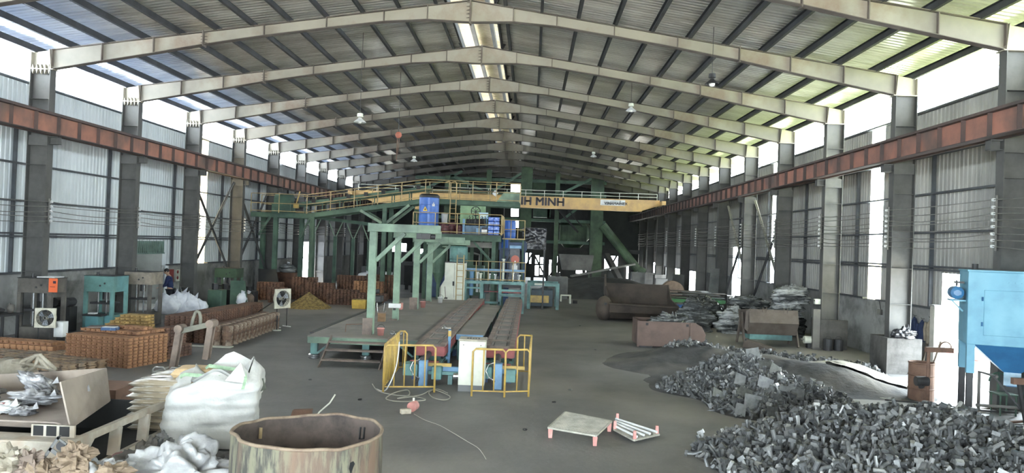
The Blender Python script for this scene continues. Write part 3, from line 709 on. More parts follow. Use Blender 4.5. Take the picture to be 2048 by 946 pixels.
b = MB(); b.lathe([(0.001, 0), (0.42, 0), (0.42, 0.1), (0.44, 0.12), (0.42, 0.14), (0.42, 0.66), (0.44, 0.68), (0.40, 0.72), (0.001, 0.72)], (-3.35, 35.6, 2.29), 20); b.build('shell', m_teal, t, smooth=False)
b = MB(); b.lathe([(0.001, 0), (0.1, 0), (0.1, 0.1), (0.001, 0.1)], (-3.35, 35.6, 3.01), 10); b.build('cap', m_dark, t)
for i, (x, y) in enumerate(((-3.75, 34.4), (-3.95, 34.1))):
    t = thing('shovel', ['long-handled shovel leaning against the cream enclosure', 'thin rake with a dark head leaning by the hopper pipe'][i], 'tool', (x, y, 0.615)); b = MB(); b.tube([(x, y, 0.66), (x-0.12, 34.97, 1.15)], 0.012, 6); b.build('handle', m_slab, t)
    b = MB(); b.prism([(x-0.08, y, 0.63), (x+0.08, y, 0.63), (x+0.06, y+0.16, 0.68), (x-0.06, y+0.16, 0.68)], (0, 0, 0.012)); b.build('blade', m_dark, t)

# --- moulding press frame at the far end of the tracks
t = thing('moulding_press', 'teal moulding press frame with cylinders straddling both tracks', 'press', (-1.65, 36, 0))
for x in (-2.98, -2.2, -1.35, -0.3):
    for y in (35.4, 37.2): b = MB(); b.bb(x-0.07, x+0.07, y-0.07, y+0.07, 0, 1.42); b.build('leg', m_teal, t)
b = MB(); b.bb(-3.08, -0.2, 35.3, 35.45, 1.32, 1.46); b.bb(-3.08, -0.2, 37.1, 37.3, 1.32, 1.46); b.bb(-3.05, -0.22, 35.45, 37.1, 1.40, 1.44); b.build('upper_deck', m_teal, t)
b = MB(); b.bb(-3.0, -2.2, 35.33, 35.38, 1.08, 1.16); b.bb(-1.35, -0.3, 35.33, 35.38, 1.0, 1.1); b.bb(-1.35, -0.3, 35.3, 35.36, 0.78, 0.84); b.bb(-2.2, -1.35, 35.33, 35.39, 0.42, 0.52); b.bb(-1.4, -0.25, 35.2, 35.3, 0.86, 0.9); b.build('cross_beam', m_teal, t)
b = MB(); b.bb(-3.0, -0.25, 36.0, 36.2, 1.86, 2.0); b.build('head_beam', m_blue, t)
for x, z0, z1, m in ((-2.72, 0.75, 1.9, m_blue), (-2.45, 0.9, 1.85, m_white), (-2.3, 0.9, 1.8, m_cream), (-1.25, 1.46, 2.5, m_cream), (-0.8, 1.46, 1.9, m_chrome), (-1.9, 1.46, 1.8, m_chrome), (-1.6, 1.46, 1.78, m_chrome), (-0.5, 1.46, 1.78, m_chrome), (-1.05, 1.44, 1.75, m_dark)):
    b = MB(); b.cyl((x, 35.8, z0), (x, 35.8, z1), 0.055 if m is not m_blue else 0.1, n=12); b.cyl((x, 35.8, z1-0.06), (x, 35.8, z1), 0.085 if m is not m_blue else 0.12, n=12); b.build('cylinder', m, t)
b = MB(); b.bb(-2.12, -1.92, 35.9, 36.6, 0.85, 1.3); b.bb(-1.25, -0.4, 35.9, 36.6, 1.15, 1.38); b.build('mould_box', m_dark, t)
b = MB(); b.bb(-1.3, -0.35, 35.6, 36.5, 0.93, 0.99); b.bb(-2.1, -1.45, 35.7, 36.2, 0.93, 0.97); b.build('squeeze_plate', m_red, t)
def panel_rail(name, label, pts, z0, h, m, step=0.6, cat='railing', mid=(0.5,), closed=False, group=None):
    t = thing(name, label, cat, pts[0], group)
    b = MB()
    for f in (1.0,)+tuple(mid)+(0.08,):
        b.tube([Vector(p)+Vector((0, 0, h*f)) for p in pts], 0.02, 5)
    b.build('rail', m, t, smooth=True)
    for a, c in zip(pts, pts[1:]):
        a, c = Vector(a), Vector(c); n = max(1, round((c-a).length/step))
        for k in range(n+1):
            if k == 0 and a is not Vector(pts[0]) and (a-Vector(pts[0])).length > 0.01: continue
            p = a.lerp(c, k/n); q = MB(); q.cyl(p, p+Vector((0, 0, h)), 0.022, n=6); q.build('post', m, t)
    return t
panel_rail('guard_railing', 'yellow railing along the front of the moulding press deck', [(-3.06, 35.36, 1.46), (-0.22, 35.36, 1.46)], 0, 0.9, m_yel2, 0.56)
t = thing('pressure_gauge_head', 'grey machine head with red cap and white box above the press deck', 'machine head', (-0.8, 36.4, 1.46))
b = MB(); b.bb(-0.98, -0.52, 36.3, 36.8, 1.46, 3.0); b.build('body', mat('head_grey', (108, 110, 116), (84, 86, 92), 2, rough=0.6), t, bevel=0.02)
b = MB(); b.cyl((-0.72, 36.15, 2.48), (-0.72, 36.3, 2.48), 0.2, n=18); b.build('cap', mat('orange_red_paint', (190, 84, 62), None, rough=0.5), t)
b = MB(); b.bb(-0.86, -0.6, 36.1, 36.28, 1.98, 2.2); b.cyl((-0.72, 36.2, 2.2), (-0.72, 36.2, 2.42), 0.06, n=10); b.build('white_box', m_white, t)
b = MB(); b.bb(-1.0, -0.45, 36.2, 36.9, 3.0, 3.14); b.build('top_tray', m_blue, t)
t = thing('blue_press_tower', 'dark blue press tower with pipes behind the moulding press', 'press', (-1.1, 38.4, 0))
b = MB(); b.bb(-1.55, -1.05, 38, 38.8, 0, 3.55); b.bb(-0.45, -0.25, 38, 38.8, 0, 3.4); b.bb(-1.6, -0.2, 37.9, 38.9, 2.9, 3.3); b.build('frame', m_dblue, t, bevel=0.01)
b = MB(); b.bb(-1.1, -0.5, 37.95, 38.0, 1.7, 2.7); b.build('guard_plate', mat('navy_guard', (30, 44, 70), (24, 34, 56), 3, rough=0.4), t)
b = MB()
for i in range(5): b.tube([(-1.45+i*0.25, 37.85, 1.5), (-1.42+i*0.25, 37.8, 2.2+0.1*i), (-1.2+i*0.2, 37.82, 2.6)], 0.025, 6)
b.build('pipe', m_dark, t, smooth=True)
b = MB(); b.cyl((-1.3, 37.9, 3.0), (-1.3, 37.9, 3.7), 0.18, n=14); b.build('motor', m_tank, t)

# --- upper machinery platform
ZP = 3.60; XP0, XP1, YP0, YP1 = -5.6, -1.42, 36.0, 39.2
t = thing('upper_platform', 'raised green machinery platform carrying the blue water tank', 'platform', ((XP0+XP1)/2, 38, 0))
b = MB(); b.bb(XP0, XP1, YP0, YP1, ZP-0.04, ZP); b.build('floor_plate', m_dark, t)
b = MB(); b.ibeam((XP0, YP0+0.05, ZP-0.18), (XP1, YP0+0.05, ZP-0.18), 0.14, 0.27, 0.015); b.ibeam((XP0, YP1-0.05, ZP-0.18), (XP1, YP1-0.05, ZP-0.18), 0.14, 0.27, 0.015); b.ibeam((XP1-0.05, YP0+0.1, ZP-0.18), (XP1-0.05, YP1-0.1, ZP-0.18), 0.14, 0.27, 0.015); b.build('edge_beam', m_dgreen, t)
b = MB(); b.bb(-4.2, -1.8, YP0+0.2, YP0+0.4, ZP-0.62, ZP-0.36); b.build('cross_girder', m_steel, t)
for x, y in ((XP0+0.2, YP0+0.15), (-1.75, YP0+0.15), (XP0+0.2, YP1-0.15), (-1.75, YP1-0.15), (-3.0, YP1-0.15)):
    b = MB(); b.ibeam((x, y, 0), (x, y, ZP-0.32), 0.18, 0.18, 0.015); b.build('leg', m_dgreen, t)
for x0, x1, y in ((-1.85, -2.7, YP0+0.15), (-5.3, -4.6, YP0+0.15)): b = MB(); b.bar((x0, y, ZP-1.25), (x1, y, ZP-0.36), 0.1, 0.1); b.build('brace', m_dgreen, t)
panel_rail('guard_railing', 'yellow railing around the upper machinery platform in front of the blue tank', [(XP0, YP1, ZP), (XP0, YP0, ZP), (XP1, YP0, ZP), (XP1, YP1, ZP)], 0, 0.95, m_yel2, 0.95)
# blue tank
tx, ty = -5.0, 37.0
t = thing('water_tank', 'tall blue plastic tank with black lid and yellow warning triangle', 'tank', (tx, ty, ZP))
b = MB(); prof = []
b.lathe([(0.001, 0), (0.47, 0.0), (0.48, 0.05), (0.48, 1.68), (0.46, 1.74), (0.001, 1.74)], (tx, ty, ZP), 32)
b.build('shell', m_tank, t, smooth=False)
b = MB()
for z in (0.45, 0.9, 1.35): b.lathe([(0.48, z-0.012), (0.487, z), (0.48, z+0.012)], (tx, ty, ZP), 32, close=True)
b.build('band', mat('blue_plastic_band', (38, 90, 180), None, rough=0.4), t)
b = MB(); b.lathe([(0.49, 1.70), (0.49, 1.80), (0.4, 1.88), (0.001, 1.9)], (tx, ty, ZP), 32, close=True); b.build('lid', m_black, t)
def decal(pts, r=0.484):
    out = []
    for dx, z in pts:
        a = -math.pi/2+(dx+0.07)/r; out.append((tx+r*math.cos(a), ty+r*math.sin(a), ZP+z))
    return out
b = MB(); tri = decal([(-0.32, 1.04), (-0.2, 1.04), (-0.08, 1.04), (-0.14, 1.16), (-0.2, 1.27), (-0.26, 1.16)]); b.add(tri+[Vector(p)+Vector((0, -0.004, 0)) for p in tri], [(0, 1, 2, 3, 4, 5), (11, 10, 9, 8, 7, 6)]); tr = b.build('warning_triangle', mat('warning_yellow', (236, 188, 40), None, rough=0.4), t)
b = MB(); p = decal([(-0.235, 1.08), (-0.165, 1.08), (-0.175, 1.14), (-0.2, 1.20), (-0.225, 1.14)], 0.492); b.add(p, [(0, 1, 2, 3, 4)]); b.build('flame_symbol', m_black, tr)
b = MB(); p = decal([(0.14, 1.28), (0.28, 1.28), (0.28, 1.40), (0.23, 1.40), (0.22, 1.48), (0.20, 1.48), (0.19, 1.40), (0.14, 1.40)], 0.486); b.add(p, [(0, 1, 2, 3, 4, 5, 6, 7)]); b.build('white_label', m_white, t)
# items on the upper platform
t = bucket(-4.22, 36.9, ZP+0.52, 0.17, 0.48, m_white, 'white plastic bucket standing on a dark red drum beside the blue tank')
m_dred = mat('dark_red_paint', (96, 34, 36), (72, 28, 30), 3, rough=0.5)
for i, (x, y, z, h) in enumerate(((-4.28, 36.95, ZP, 0.52), (-3.85, 36.9, ZP, 0.55), (-3.45, 36.6, ZP, 0.4), (-4.1, 36.35, ZP, 0.38))):
    t = thing('drum', ['dark red drum under the white bucket', 'dark red drum second from the blue tank', 'short dark red drum beside the hydraulic pump', 'short dark red drum right behind the platform railing'][i], 'drum', (x, y, z), 'dark red drums on the upper platform')
    b = MB(); b.lathe([(0.001, 0), (0.2, 0), (0.2, h*0.3), (0.215, h*0.33), (0.2, h*0.36), (0.2, h*0.66), (0.215, h*0.69), (0.2, h*0.72), (0.2, h), (0.17, h), (0.001, h)], (x, y, z), 18); b.build('shell', m_dred, t)
    b = MB(); b.cyl((x+0.08, y, z+h-0.005), (x+0.08, y, z+h+0.02), 0.03, n=8); b.build('bung', m_dark, t)
t = thing('hydraulic_pump', 'blue hydraulic power unit with motors and pipes on the upper platform', 'pump', (-2.9, 36.8, ZP))
b = MB(); b.bb(-3.2, -2.2, 36.5, 37.3, ZP, ZP+0.42); b.build('oil_tank', mat('steel_blue_paint', (84, 120, 150), (62, 90, 116), 2.5, rough=0.5), t, bevel=0.01)
for x, z in ((-3.0, 0.6), (-2.55, 0.62)): b = MB(); b.cyl((x-0.15, 36.8, ZP+z), (x+0.2, 36.8, ZP+z), 0.14, n=14); b.cyl((x+0.2, 36.8, ZP+z), (x+0.27, 36.8, ZP+z), 0.16, n=14); b.build('motor', m_dark, t)
b = MB()
for i in range(7): x = -3.15+i*0.15; b.tube([(x, 36.6, ZP+0.42), (x+0.02, 36.55, ZP+0.7+0.05*(i % 3)), (x+0.16, 36.6, ZP+0.9), (x+0.2, 36.7, ZP+0.5)], 0.018, 5)
b.build('pipe', m_dark, t, smooth=True)
b = MB(); b.bb(-3.28, -3.18, 36.3, 36.4, ZP, ZP+0.72); b.bb(-2.62, -2.42, 36.15, 36.3, ZP+0.02, ZP+0.3); b.build('manifold', m_blue, t)
t = thing('pump', 'small pump with white label plate behind the platform railing', 'pump', (-2.45, 36.25, ZP)); b = MB(); b.bb(-2.35, -2.05, 36.15, 36.45, ZP, ZP+0.34); b.build('casing', m_dark, t, bevel=0.02); b = MB(); b.bb(-2.36, -2.1, 36.13, 36.15, ZP+0.04, ZP+0.24); b.build('plate', m_white, t)
t = thing('control_console', 'pale blue control panel on a post on the upper platform', 'panel', (-2.35, 37.0, ZP)); b = MB(); b.cyl((-2.2, 37.02, ZP), (-2.2, 37.02, ZP+0.8), 0.03, n=8); b.build('post', m_blue, t); b = MB(); b.bb(-2.55, -2.12, 36.9, 37.05, ZP+0.78, ZP+1.08); b.build('case', mat('pale_blue_panel', (150, 190, 210), None, rough=0.4), t, bevel=0.01); b = MB(); b.bb(-2.48, -2.2, 36.885, 36.9, ZP+0.86, ZP+1.0); b.build('display', mat('panel_face', (196, 210, 190), None, rough=0.3), t)
t = thing('hand_wheel_valve', 'dark spoked handwheel above the hydraulic unit', 'valve', (-2.75, 37.3, ZP)); b = MB(); b.tube(arc((-2.75, 37.3, ZP+1.15), 0.22, 0, 2*math.pi, 20), 0.02, 5)
for k in range(4): a = k*math.pi/4; b.tube([(-2.75-0.22*math.cos(a), 37.3, ZP+1.15-0.22*math.sin(a)), (-2.75+0.22*math.cos(a), 37.3, ZP+1.15+0.22*math.sin(a))], 0.012, 5)
b.build('handwheel_rim', m_dark, t); b = MB(); b.cyl((-2.75, 37.32, ZP), (-2.75, 37.32, ZP+1.15), 0.03, n=8); b.build('stem', m_dark, t)
m_wrap = mat('blue_film_wrap', (44, 92, 200), (90, 130, 215), 7, 0.5, 0.6, rough=0.18, bump=0.8, bscale=9, dist=0.03)
t = thing('wrapped_canister_block', 'block of blue canisters wrapped in glossy blue film at the platform corner', 'canister block', (-1.8, 36.3, ZP))
for r in range(4):
    for c in range(2): b = MB(); b.bb(-2.06+c*0.27, -1.80+c*0.27, 36.12, 36.5, ZP+r*0.215, ZP+r*0.215+0.205); b.build('canister', m_wrap, t, bevel=0.03)
t = thing('caged_ladder', 'tall yellow ladder up to the gallery behind the blue tank', 'ladder', (-4.05, 39.5, ZP))
for x in (-4.25, -3.95): b = MB(); b.tube([(x, 39.5, ZP), (x, 39.5, 6.25), (x-0.1, 39.6, 6.35), (x-0.3, 39.75, 6.3)], 0.03, 6); b.build('stile', m_yel2, t)
b = MB()
for i in range(9): b.tube([(-4.25, 39.5, ZP+0.25+i*0.27), (-3.95, 39.5, ZP+0.25+i*0.27)], 0.014, 5)
b.build('rung', m_yel2, t)
# side platform with yellow rails
t = thing('side_landing', 'small landing with yellow guard rails beside the blue wrapped canisters', 'landing', (-0.85, 37.2, 0))
b = MB(); b.bb(-1.38, -0.3, 36.6, 37.6, 3.42, 3.48); b.build('floor_plate', m_yel2, t)
b = MB()
for z in (3.9, 4.35): b.tube([(-1.3, 36.62, z), (-0.32, 36.62, z), (-0.32, 37.58, z)], 0.02, 5)
for x in (-1.3, -0.98, -0.65, -0.32): b.tube([(x, 36.62, 3.48), (x, 36.62, 4.35)], 0.02, 5)
b.build('rail', m_yel2, t); b = MB()
for x in (-1.3, -0.38): b.bar((x, 37.1, 0), (x, 37.1, 3.42), 0.08, 0.08)
b.build('leg', m_dgreen, t)
t = thing('drum', 'blue plastic drum behind the rails of the small landing', 'drum', (-1.1, 37.1, 3.48)); b = MB(); b.lathe([(0.001, 0), (0.27, 0), (0.29, 0.1), (0.29, 0.8), (0.25, 0.88), (0.001, 0.88)], (-1.05, 37.15, 3.48), 20); b.build('shell', m_tank, t); b = MB(); b.lathe([(0.295, 0.3), (0.305, 0.32), (0.295, 0.34)], (-1.05, 37.15, 3.48), 20, close=True); b.build('hoop', m_dblue, t)

# --- gallery with belt conveyor and yellow rails
YG = 39.8
t = thing('conveyor_gallery', 'green steel walkway gallery crossing the hall and rising towards the middle', 'gallery', (-8, YG+0.8, 0))
GP = [(-14.75, 4.40), (-11.8, 4.40), (-5.6, 5.42), (-0.65, 5.36)]
b = MB()
for (xa, za), (xb, zb) in zip(GP, GP[1:]):
    for y in (YG, YG+1.5): b.ibeam((xa, y, za-0.12), (xb, y, zb-0.12), 0.12, 0.24, 0.02)
    b.bar((xa, YG+0.75, za), (xb, YG+0.75, zb), 1.5, 0.03)
b.build('deck', m_dgreen, t)
for i, px in enumerate((526, 551, 603, 624, 768, 781)):
    y = YG if i in (1, 3, 4) else YG+1.5
    x = AY(px, 470, y).x; zt = (4.2 if x < -11.8 else 4.2+(x+11.8)*0.165)
    xo = x
    b = MB(); b.ibeam((x, y, 0), (x, y, zt), 0.22, 0.22, 0.02); b.build('leg', m_dgreen, t)
x = AY(768, 440, YG).x
for y in (YG, YG+1.5):
    b = MB()
    b.bar((x-0.1, y, 4.05), (x-1.25, y, 4.68), 0.14, 0.14); b.bar((x+0.1, y, 4.05), (x+1.3, y, 5.05), 0.14, 0.14); b.build('strut', m_green, t)
b = MB(); b.bar((AY(600, 445, YG).x, YG, 3.1), (AY(600, 445, YG).x+0.55, YG, 4.25), 0.08, 0.08); b.bar((-14.3, YG, 3.2), (-13.7, YG, 4.2), 0.1, 0.1); b.build('brace', m_dgreen, t)
def polyrail(name, label, pts, h, m, step, cat='railing', group=None):
    t = thing(name, label, cat, pts[0], group); P = [Vector(p) for p in pts]
    b = MB()
    for f in (1.0, 0.5, 0.1): b.tube([p+Vector((0, 0, h*f)) for p in P], 0.02, 5)
    b.build('rail', m, t, smooth=False)
    for a, c in zip(P, P[1:]):
        n = max(1, round((c-a).length/step))
        for k in range(n): p = a.lerp(c, k/n); q = MB(); q.cyl(p, p+Vector((0, 0, h)), 0.022, n=6); q.build('post', m, t)
    p = P[-1]; q = MB(); q.cyl(p, p+Vector((0, 0, h)), 0.022, n=6); q.build('post', m, t)
    return t
polyrail('guard_railing', 'long yellow handrail along the near edge of the crossing gallery', [(x, YG-0.02, z) for x, z in GP], 1.0, m_yel2, 1.35)
polyrail('guard_railing', 'long yellow handrail along the far edge of the crossing gallery', [(x, YG+1.55, z) for x, z in GP], 1.0, m_yel2, 1.6)
t = thing('belt_conveyor', 'inclined green belt conveyor frame on the crossing gallery', 'conveyor', (-8, YG+1, 4.5))
b = MB(); b.bar((-13.2, YG+0.6, 4.78), (-5.4, YG+0.6, 6.05), 0.05, 0.2); b.bar((-13.2, YG+1.3, 4.78), (-5.4, YG+1.3, 6.05), 0.05, 0.2); b.build('side_frame', m_dgreen, t)
b = MB(); b.bar((-13.2, YG+0.95, 4.88), (-5.4, YG+0.95, 6.15), 0.62, 0.03); b.bar((-5.4, YG+0.95, 6.15), (-1.0, YG+0.95, 5.9), 0.62, 0.03); b.build('belt', m_black, t)
b = MB()
for k in range(9):
    f = k/8; x = -13+f*7.4; zc = 4.42+max(0, (x+11.8)*0.165); zt = 4.8+f*1.15
    for y in (YG+0.6, YG+1.3): b.bar((x, y, zc), (x, y, zt), 0.05, 0.05)
b.build('trestle', m_dgreen, t)
for k in range(8): b = MB(); f = (k+0.5)/8; b.bb(-13+f*7.4-0.1, -13+f*7.4+0.1, YG+0.5, YG+0.56, 4.8+f*1.2, 5.0+f*1.2); b.build('idler_box', m_black, t)
t = thing('gear_motor', 'rounded green gear motor housing at the foot of the belt conveyor', 'motor', (-13.3, YG+0.9, 4.42))
b = MB(); b.bb(-13.85, -12.8, YG+0.5, YG+1.3, 4.42, 4.9); b.build('base', m_dgreen, t, bevel=0.03)
b = MB(); b.cyl((-13.75, YG+0.9, 5.08), (-12.85, YG+0.9, 5.08), 0.36, n=18); b.build('housing', m_dgreen, t, smooth=False)
b = MB(); b.bar((-12.55, YG+0.5, 4.8), (-12.35, YG+0.5, 5.6), 0.08, 0.05); b.bb(-12.65, -12.4, YG+0.4, YG+0.6, 4.7, 4.95); b.build('guard', m_yel, t)
t = thing('discharge_hopper', 'pale green tapered chute at the end of the crossing gallery', 'chute', (-1.0, YG+0.9, 5.36)); b = MB(); b.prism([(-1.9, YG+0.5, 5.4), (-0.7, YG+0.5, 5.4), (-0.7, YG+0.5, 5.95), (-1.5, YG+0.5, 5.95)], (0, 0.9, 0)); b.build('body', m_green, t); b = MB(); b.cyl((-2.05, YG+0.45, 5.75), (-1.9, YG+0.45, 5.95), 0.12, n=12); b.build('lamp', m_white, t)
t = thing('green_guard_box', 'light green ribbed machine guard hanging below the gallery', 'machine guard', (-3.0, 40.1, 0)); b = MB(); b.bb(-3.7, -2.4, 39.35, 39.6, 4.15, 5.1)
for z in (4.4, 4.65, 4.9): b.bb(-3.72, -2.38, 39.33, 39.35, z, z+0.04)
b.build('cover', mat('apple_green_paint', (128, 168, 116), (104, 140, 96), 1.5, rough=0.5), t)
b = MB(); b.bb(-3.6, -3.5, 39.4, 39.5, 0, 4.15); b.bb(-2.6, -2.5, 39.4, 39.5, 0, 4.15); b.build('leg', m_dgreen, t)
# second, lower sloping gallery on V struts
t = thing('lower_conveyor', 'narrow green sloping conveyor on V-shaped struts behind the crossing gallery', 'conveyor', (-10, 46, 0))
pa, pb = AY(626, 434, 46.0), AY(744, 449, 46.0)
b = MB(); b.ibeam(pa, pb, 0.14, 0.2, 0.02); b.ibeam(pa+Vector((0, 1, 0)), pb+Vector((0, 1, 0)), 0.14, 0.2, 0.02); b.build('beam', m_dgreen, t)
for px in (628, 672, 708, 740):
    p = AY(px, 441, 46.0); f = (p.x-pa.x)/(pb.x-pa.x); zt = pa.z+(pb.z-pa.z)*f-0.1
    b = MB(); b.bb(p.x-0.09, p.x+0.09, 45.9, 46.1, 0, zt-0.9); b.build('leg', m_dgreen, t)
    b = MB(); b.bar((p.x, 46, zt-1.0), (p.x-0.42, 46, zt), 0.05, 0.05); b.bar((p.x, 46, zt-1.0), (p.x+0.42, 46, zt), 0.05, 0.05); b.build('v_strut', m_green, t)

# --- black wrapped panel, right-hand machine
t = thing('wrapped_board', 'square panel wrapped in glossy black film on a dark frame', 'panel', (0.15, 38, 0))
m_film = mat('black_film', (52, 52, 56), (34, 34, 38), 2, rough=0.16, bump=1.0, bscale=2.2, dist=0.12)
b = MB()
b.grid(lambda u, v: (-0.43+1.17*u, 38.0+0.05*noise.noise(Vector((u*4+v*3, v*6-u*2, 1))), 3.0+1.05*v), 24, 24); b.build('film', m_film, t, smooth=True)
b = MB(); b.bb(-0.45, 0.76, 38.06, 38.3, 2.98, 4.06); b.bb(-0.42, -0.34, 38.1, 38.2, 0, 2.98); b.bb(0.64, 0.72, 38.1, 38.2, 0, 2.98); b.build('frame', m_dark, t)
t = thing('transfer_machine', 'dark teal transfer machine with yellow box to the right of the press', 'machine', (0.7, 39, 0))
for x, y in ((-0.02, 38.4), (1.42, 38.4), (-0.02, 40.4), (1.42, 40.4)): b = MB(); b.bb(x-0.08, x+0.08, y-0.08, y+0.08, 0, 1.3); b.build('leg', m_teal, t)
b = MB(); b.bb(-0.1, 1.5, 38.3, 38.5, 1.16, 1.32); b.bb(-0.1, 1.5, 40.3, 40.5, 1.16, 1.32); b.build('top_beam', m_teal, t)
b = MB(); b.bb(0.1, 1.2, 38.9, 40.2, 0.1, 0.95); b.build('body', mat('dark_teal_paint', (40, 66, 76), (32, 50, 60), 2, rough=0.5), t, bevel=0.02)
b = MB(); b.bb(0.06, 1.0, 38.6, 38.9, 0.3, 0.66); b.build('yellow_box', m_yel, t, bevel=0.02)
b = MB(); b.bb(0.25, 0.75, 38.26, 38.3, 1.2, 1.3); b.build('name_plate', m_cream, t)
t = thing('cream_bench', 'cream plastic bench turned on its side on the floor behind the teal machine', 'bench', (2.0, 43, 0)); b = MB(); b.bb(1.75, 2.35, 42.8, 42.86, 0.42, 0.5); b.bb(2.25, 2.35, 42.8, 43.3, 0, 0.45); b.bb(1.75, 1.82, 42.8, 43.3, 0.1, 0.45); b.build('seat', m_cream, t, bevel=0.02); b = MB(); b.cyl((2.45, 42.9, 0.1), (2.7, 42.9, 0.1), 0.09, n=10); b.build('roller', m_dark, t)

# --- overhead crane
YC = 58.0
m_crane = mat('crane_yellow', (216, 170, 92), (190, 150, 92), 1.2, rough=0.5)
t = thing('overhead_crane', 'yellow overhead bridge crane with dark lettering and a white nameplate', 'crane', (XC, YC, 6.45))
zc0, zc1 = 6.02, 6.87
b = MB(); b.prism([(-13.5, YC, zc1-0.35), (-13.5, YC, zc1), (9.6, YC, zc1), (9.6, YC, zc1-0.35), (8.2, YC, zc0+0.03), (-12.1, YC, zc0+0.03)], (0, 0.6, 0))
b.bb(-12.2, 8.3, YC-0.06, YC+0.66, zc0, zc0+0.04); b.bb(-13.5, 9.6, YC-0.06, YC+0.66, zc1, zc1+0.04); b.build('girder', m_crane, t)
for x in (-13.66, 9.72):
    b = MB(); b.bb(x-0.15, x+0.15, YC-1.2, YC+1.9, 6.50, 6.80); e = b.build('end_carriage', m_crane, t)
    for y in (YC-0.9, YC+1.6): b = MB(); b.cyl((x-0.05, y, 6.56), (x+0.05, y, 6.56), 0.13, n=14); b.build('wheel', m_dark, e)
b = MB()
for z in (0.25, 0.5): b.tube([(-13.3, YC+0.02, zc1+z), (9.4, YC+0.02, zc1+z)], 0.022, 5)
for i in range(17): x = -13.3+i*22.7/16; b.tube([(x, YC+0.02, zc1), (x, YC+0.02, zc1+0.5)], 0.022, 5)
b.build('handrail', m_cream, t)
def text(body, name, loc, size, m, parent, ext=0.01, bold=0.0, rot=(R(90), 0, 0), width=None):
    c = bpy.data.curves.new(name, 'FONT'); c.body = body; c.size = size; c.extrude = ext; c.align_x = 'CENTER'; c.align_y = 'CENTER'
    if width: c.space_character = width
    c.materials.append(m); o = bpy.data.objects.new(name, c); C.objects.link(o); o.parent = parent
    p = parent; off = Vector((0, 0, 0))
    while p is not None: off += p.location; p = p.parent
    bpy.context.view_layer.update()
    me = bpy.data.meshes.new_from_object(o.evaluated_get(bpy.context.evaluated_depsgraph_get())); bpy.data.objects.remove(o)
    if bold:   # heavier strokes: the letters overlaid with small shifts
        bm = bmesh.new(); bm.from_mesh(me); g0 = bm.verts[:]+bm.edges[:]+bm.faces[:]
        for dx, dy in ((-bold, 0), (bold, 0), (0, bold*0.6), (0, -bold*0.6)):
            r_ = bmesh.ops.duplicate(bm, geom=g0); bmesh.ops.translate(bm, vec=(dx, dy, 0.0015*(1+abs(dx)*10)), verts=[v for v in r_['geom'] if isinstance(v, bmesh.types.BMVert)])
        bm.to_mesh(me); bm.free()
    o = bpy.data.objects.new(name, me); C.objects.link(o); o.parent = parent
    o.location = Vector(loc)-off; o.rotation_euler = rot
    return o
pa = AY(1034, 401, YC); pb = AY(1130, 402, YC)
text('NH MINH', 'lettering', ((pa.x+pb.x)/2-0.1, YC-0.012, 6.50), 0.86, mat('lettering_grey', (74, 70, 74), None, rough=0.6), t, bold=0.035, width=1.03)
p0 = AY(1201, 399, YC); p1 = AY(1250, 412, YC)
b = MB(); b.bb(p0.x, p1.x, YC-0.03, YC-0.005, p1.z, p0.z); npl = b.build('nameplate', m_white, t)
text('VINAMAINEX', 'lettering', ((p0.x+p1.x)/2+0.24, YC-0.04, p1.z+0.15), 0.29, mat('nameplate_ink', (90, 92, 92), None, rough=0.6), npl, bold=0.008)
b = MB(); b.tube([(p0.x+0.1, YC-0.045, p1.z+0.06), (p0.x+0.55, YC-0.045, p1.z+0.06), (p0.x+0.8, YC-0.045, p0.z-0.1), (p1.x-0.5, YC-0.045, p0.z-0.08)], 0.014, 4); b.build('emblem_line', mat('nameplate_ink', (90, 92, 92)), npl)
b = MB(); st = []
for k in range(10): a = math.pi/2+k*math.pi/5; r_ = 0.07 if k % 2 == 0 else 0.028; st.append((p1.x-0.38+r_*math.cos(a), YC-0.04, p0.z-0.09+r_*math.sin(a)))
b.prism(st, (0, -0.01, 0)); b.build('star', mat('nameplate_ink', (90, 92, 92)), npl)
t = thing('crane_hoist', 'crane hoist trolley with hook hanging below the yellow bridge', 'hoist', (-8.5, YC+0.3, 5.4)); b = MB(); b.bb(-8.9, -8.0, YC-0.1, YC+0.7, 5.6, 5.98); b.build('body', m_crane, t, bevel=0.03); b = MB(); b.tube([(-8.45, YC+0.3, 5.6), (-8.45, YC+0.3, 4.6)], 0.02, 5); b.tube([(-8.45, YC+0.3, 4.6), (-8.33, YC+0.3, 4.5), (-8.45, YC+0.3, 4.38), (-8.55, YC+0.3, 4.45)], 0.03, 6); b.build('hook', m_dark, t)
# ================================================================ FAR END: furnace plant
m_fgreen = mat('furnace_green', (66, 92, 62), (46, 66, 46), 0.9, rough=0.7, col3=(36, 48, 38), s3=0.5)
m_soot = mat('sooty_steel', (46, 46, 45), (34, 34, 34), 1.0, rough=0.85)
m_fgrey = mat('furnace_grey', (104, 104, 102), (80, 80, 80), 0.8, rough=0.8)
t = thing('furnace_tower', 'tall dark green furnace and dust-extraction tower filling the far end of the hall', 'furnace', (1, 66, 0))
for x0, x1, z1 in ((-1.0, -0.05, 9.9), (4.9, 5.95, 9.6), (-7.4, -7.0, 8.8), (-9.9, -9.5, 8.2), (-3.9, -3.5, 9.4), (1.9, 2.25, 9.3)):
    b = MB(); b.bb(x0, x1, 64, 64.6, 0 if x0 > 1 or x0 < -2 else 4.3, z1); b.build('column', m_fgreen, t)
for z in (8.5, 7.4, 5.2, 3.4): b = MB(); b.bb(-10, 6.2, 64.6, 64.9, z, z+0.25); b.build('girder', m_dgreen, t)
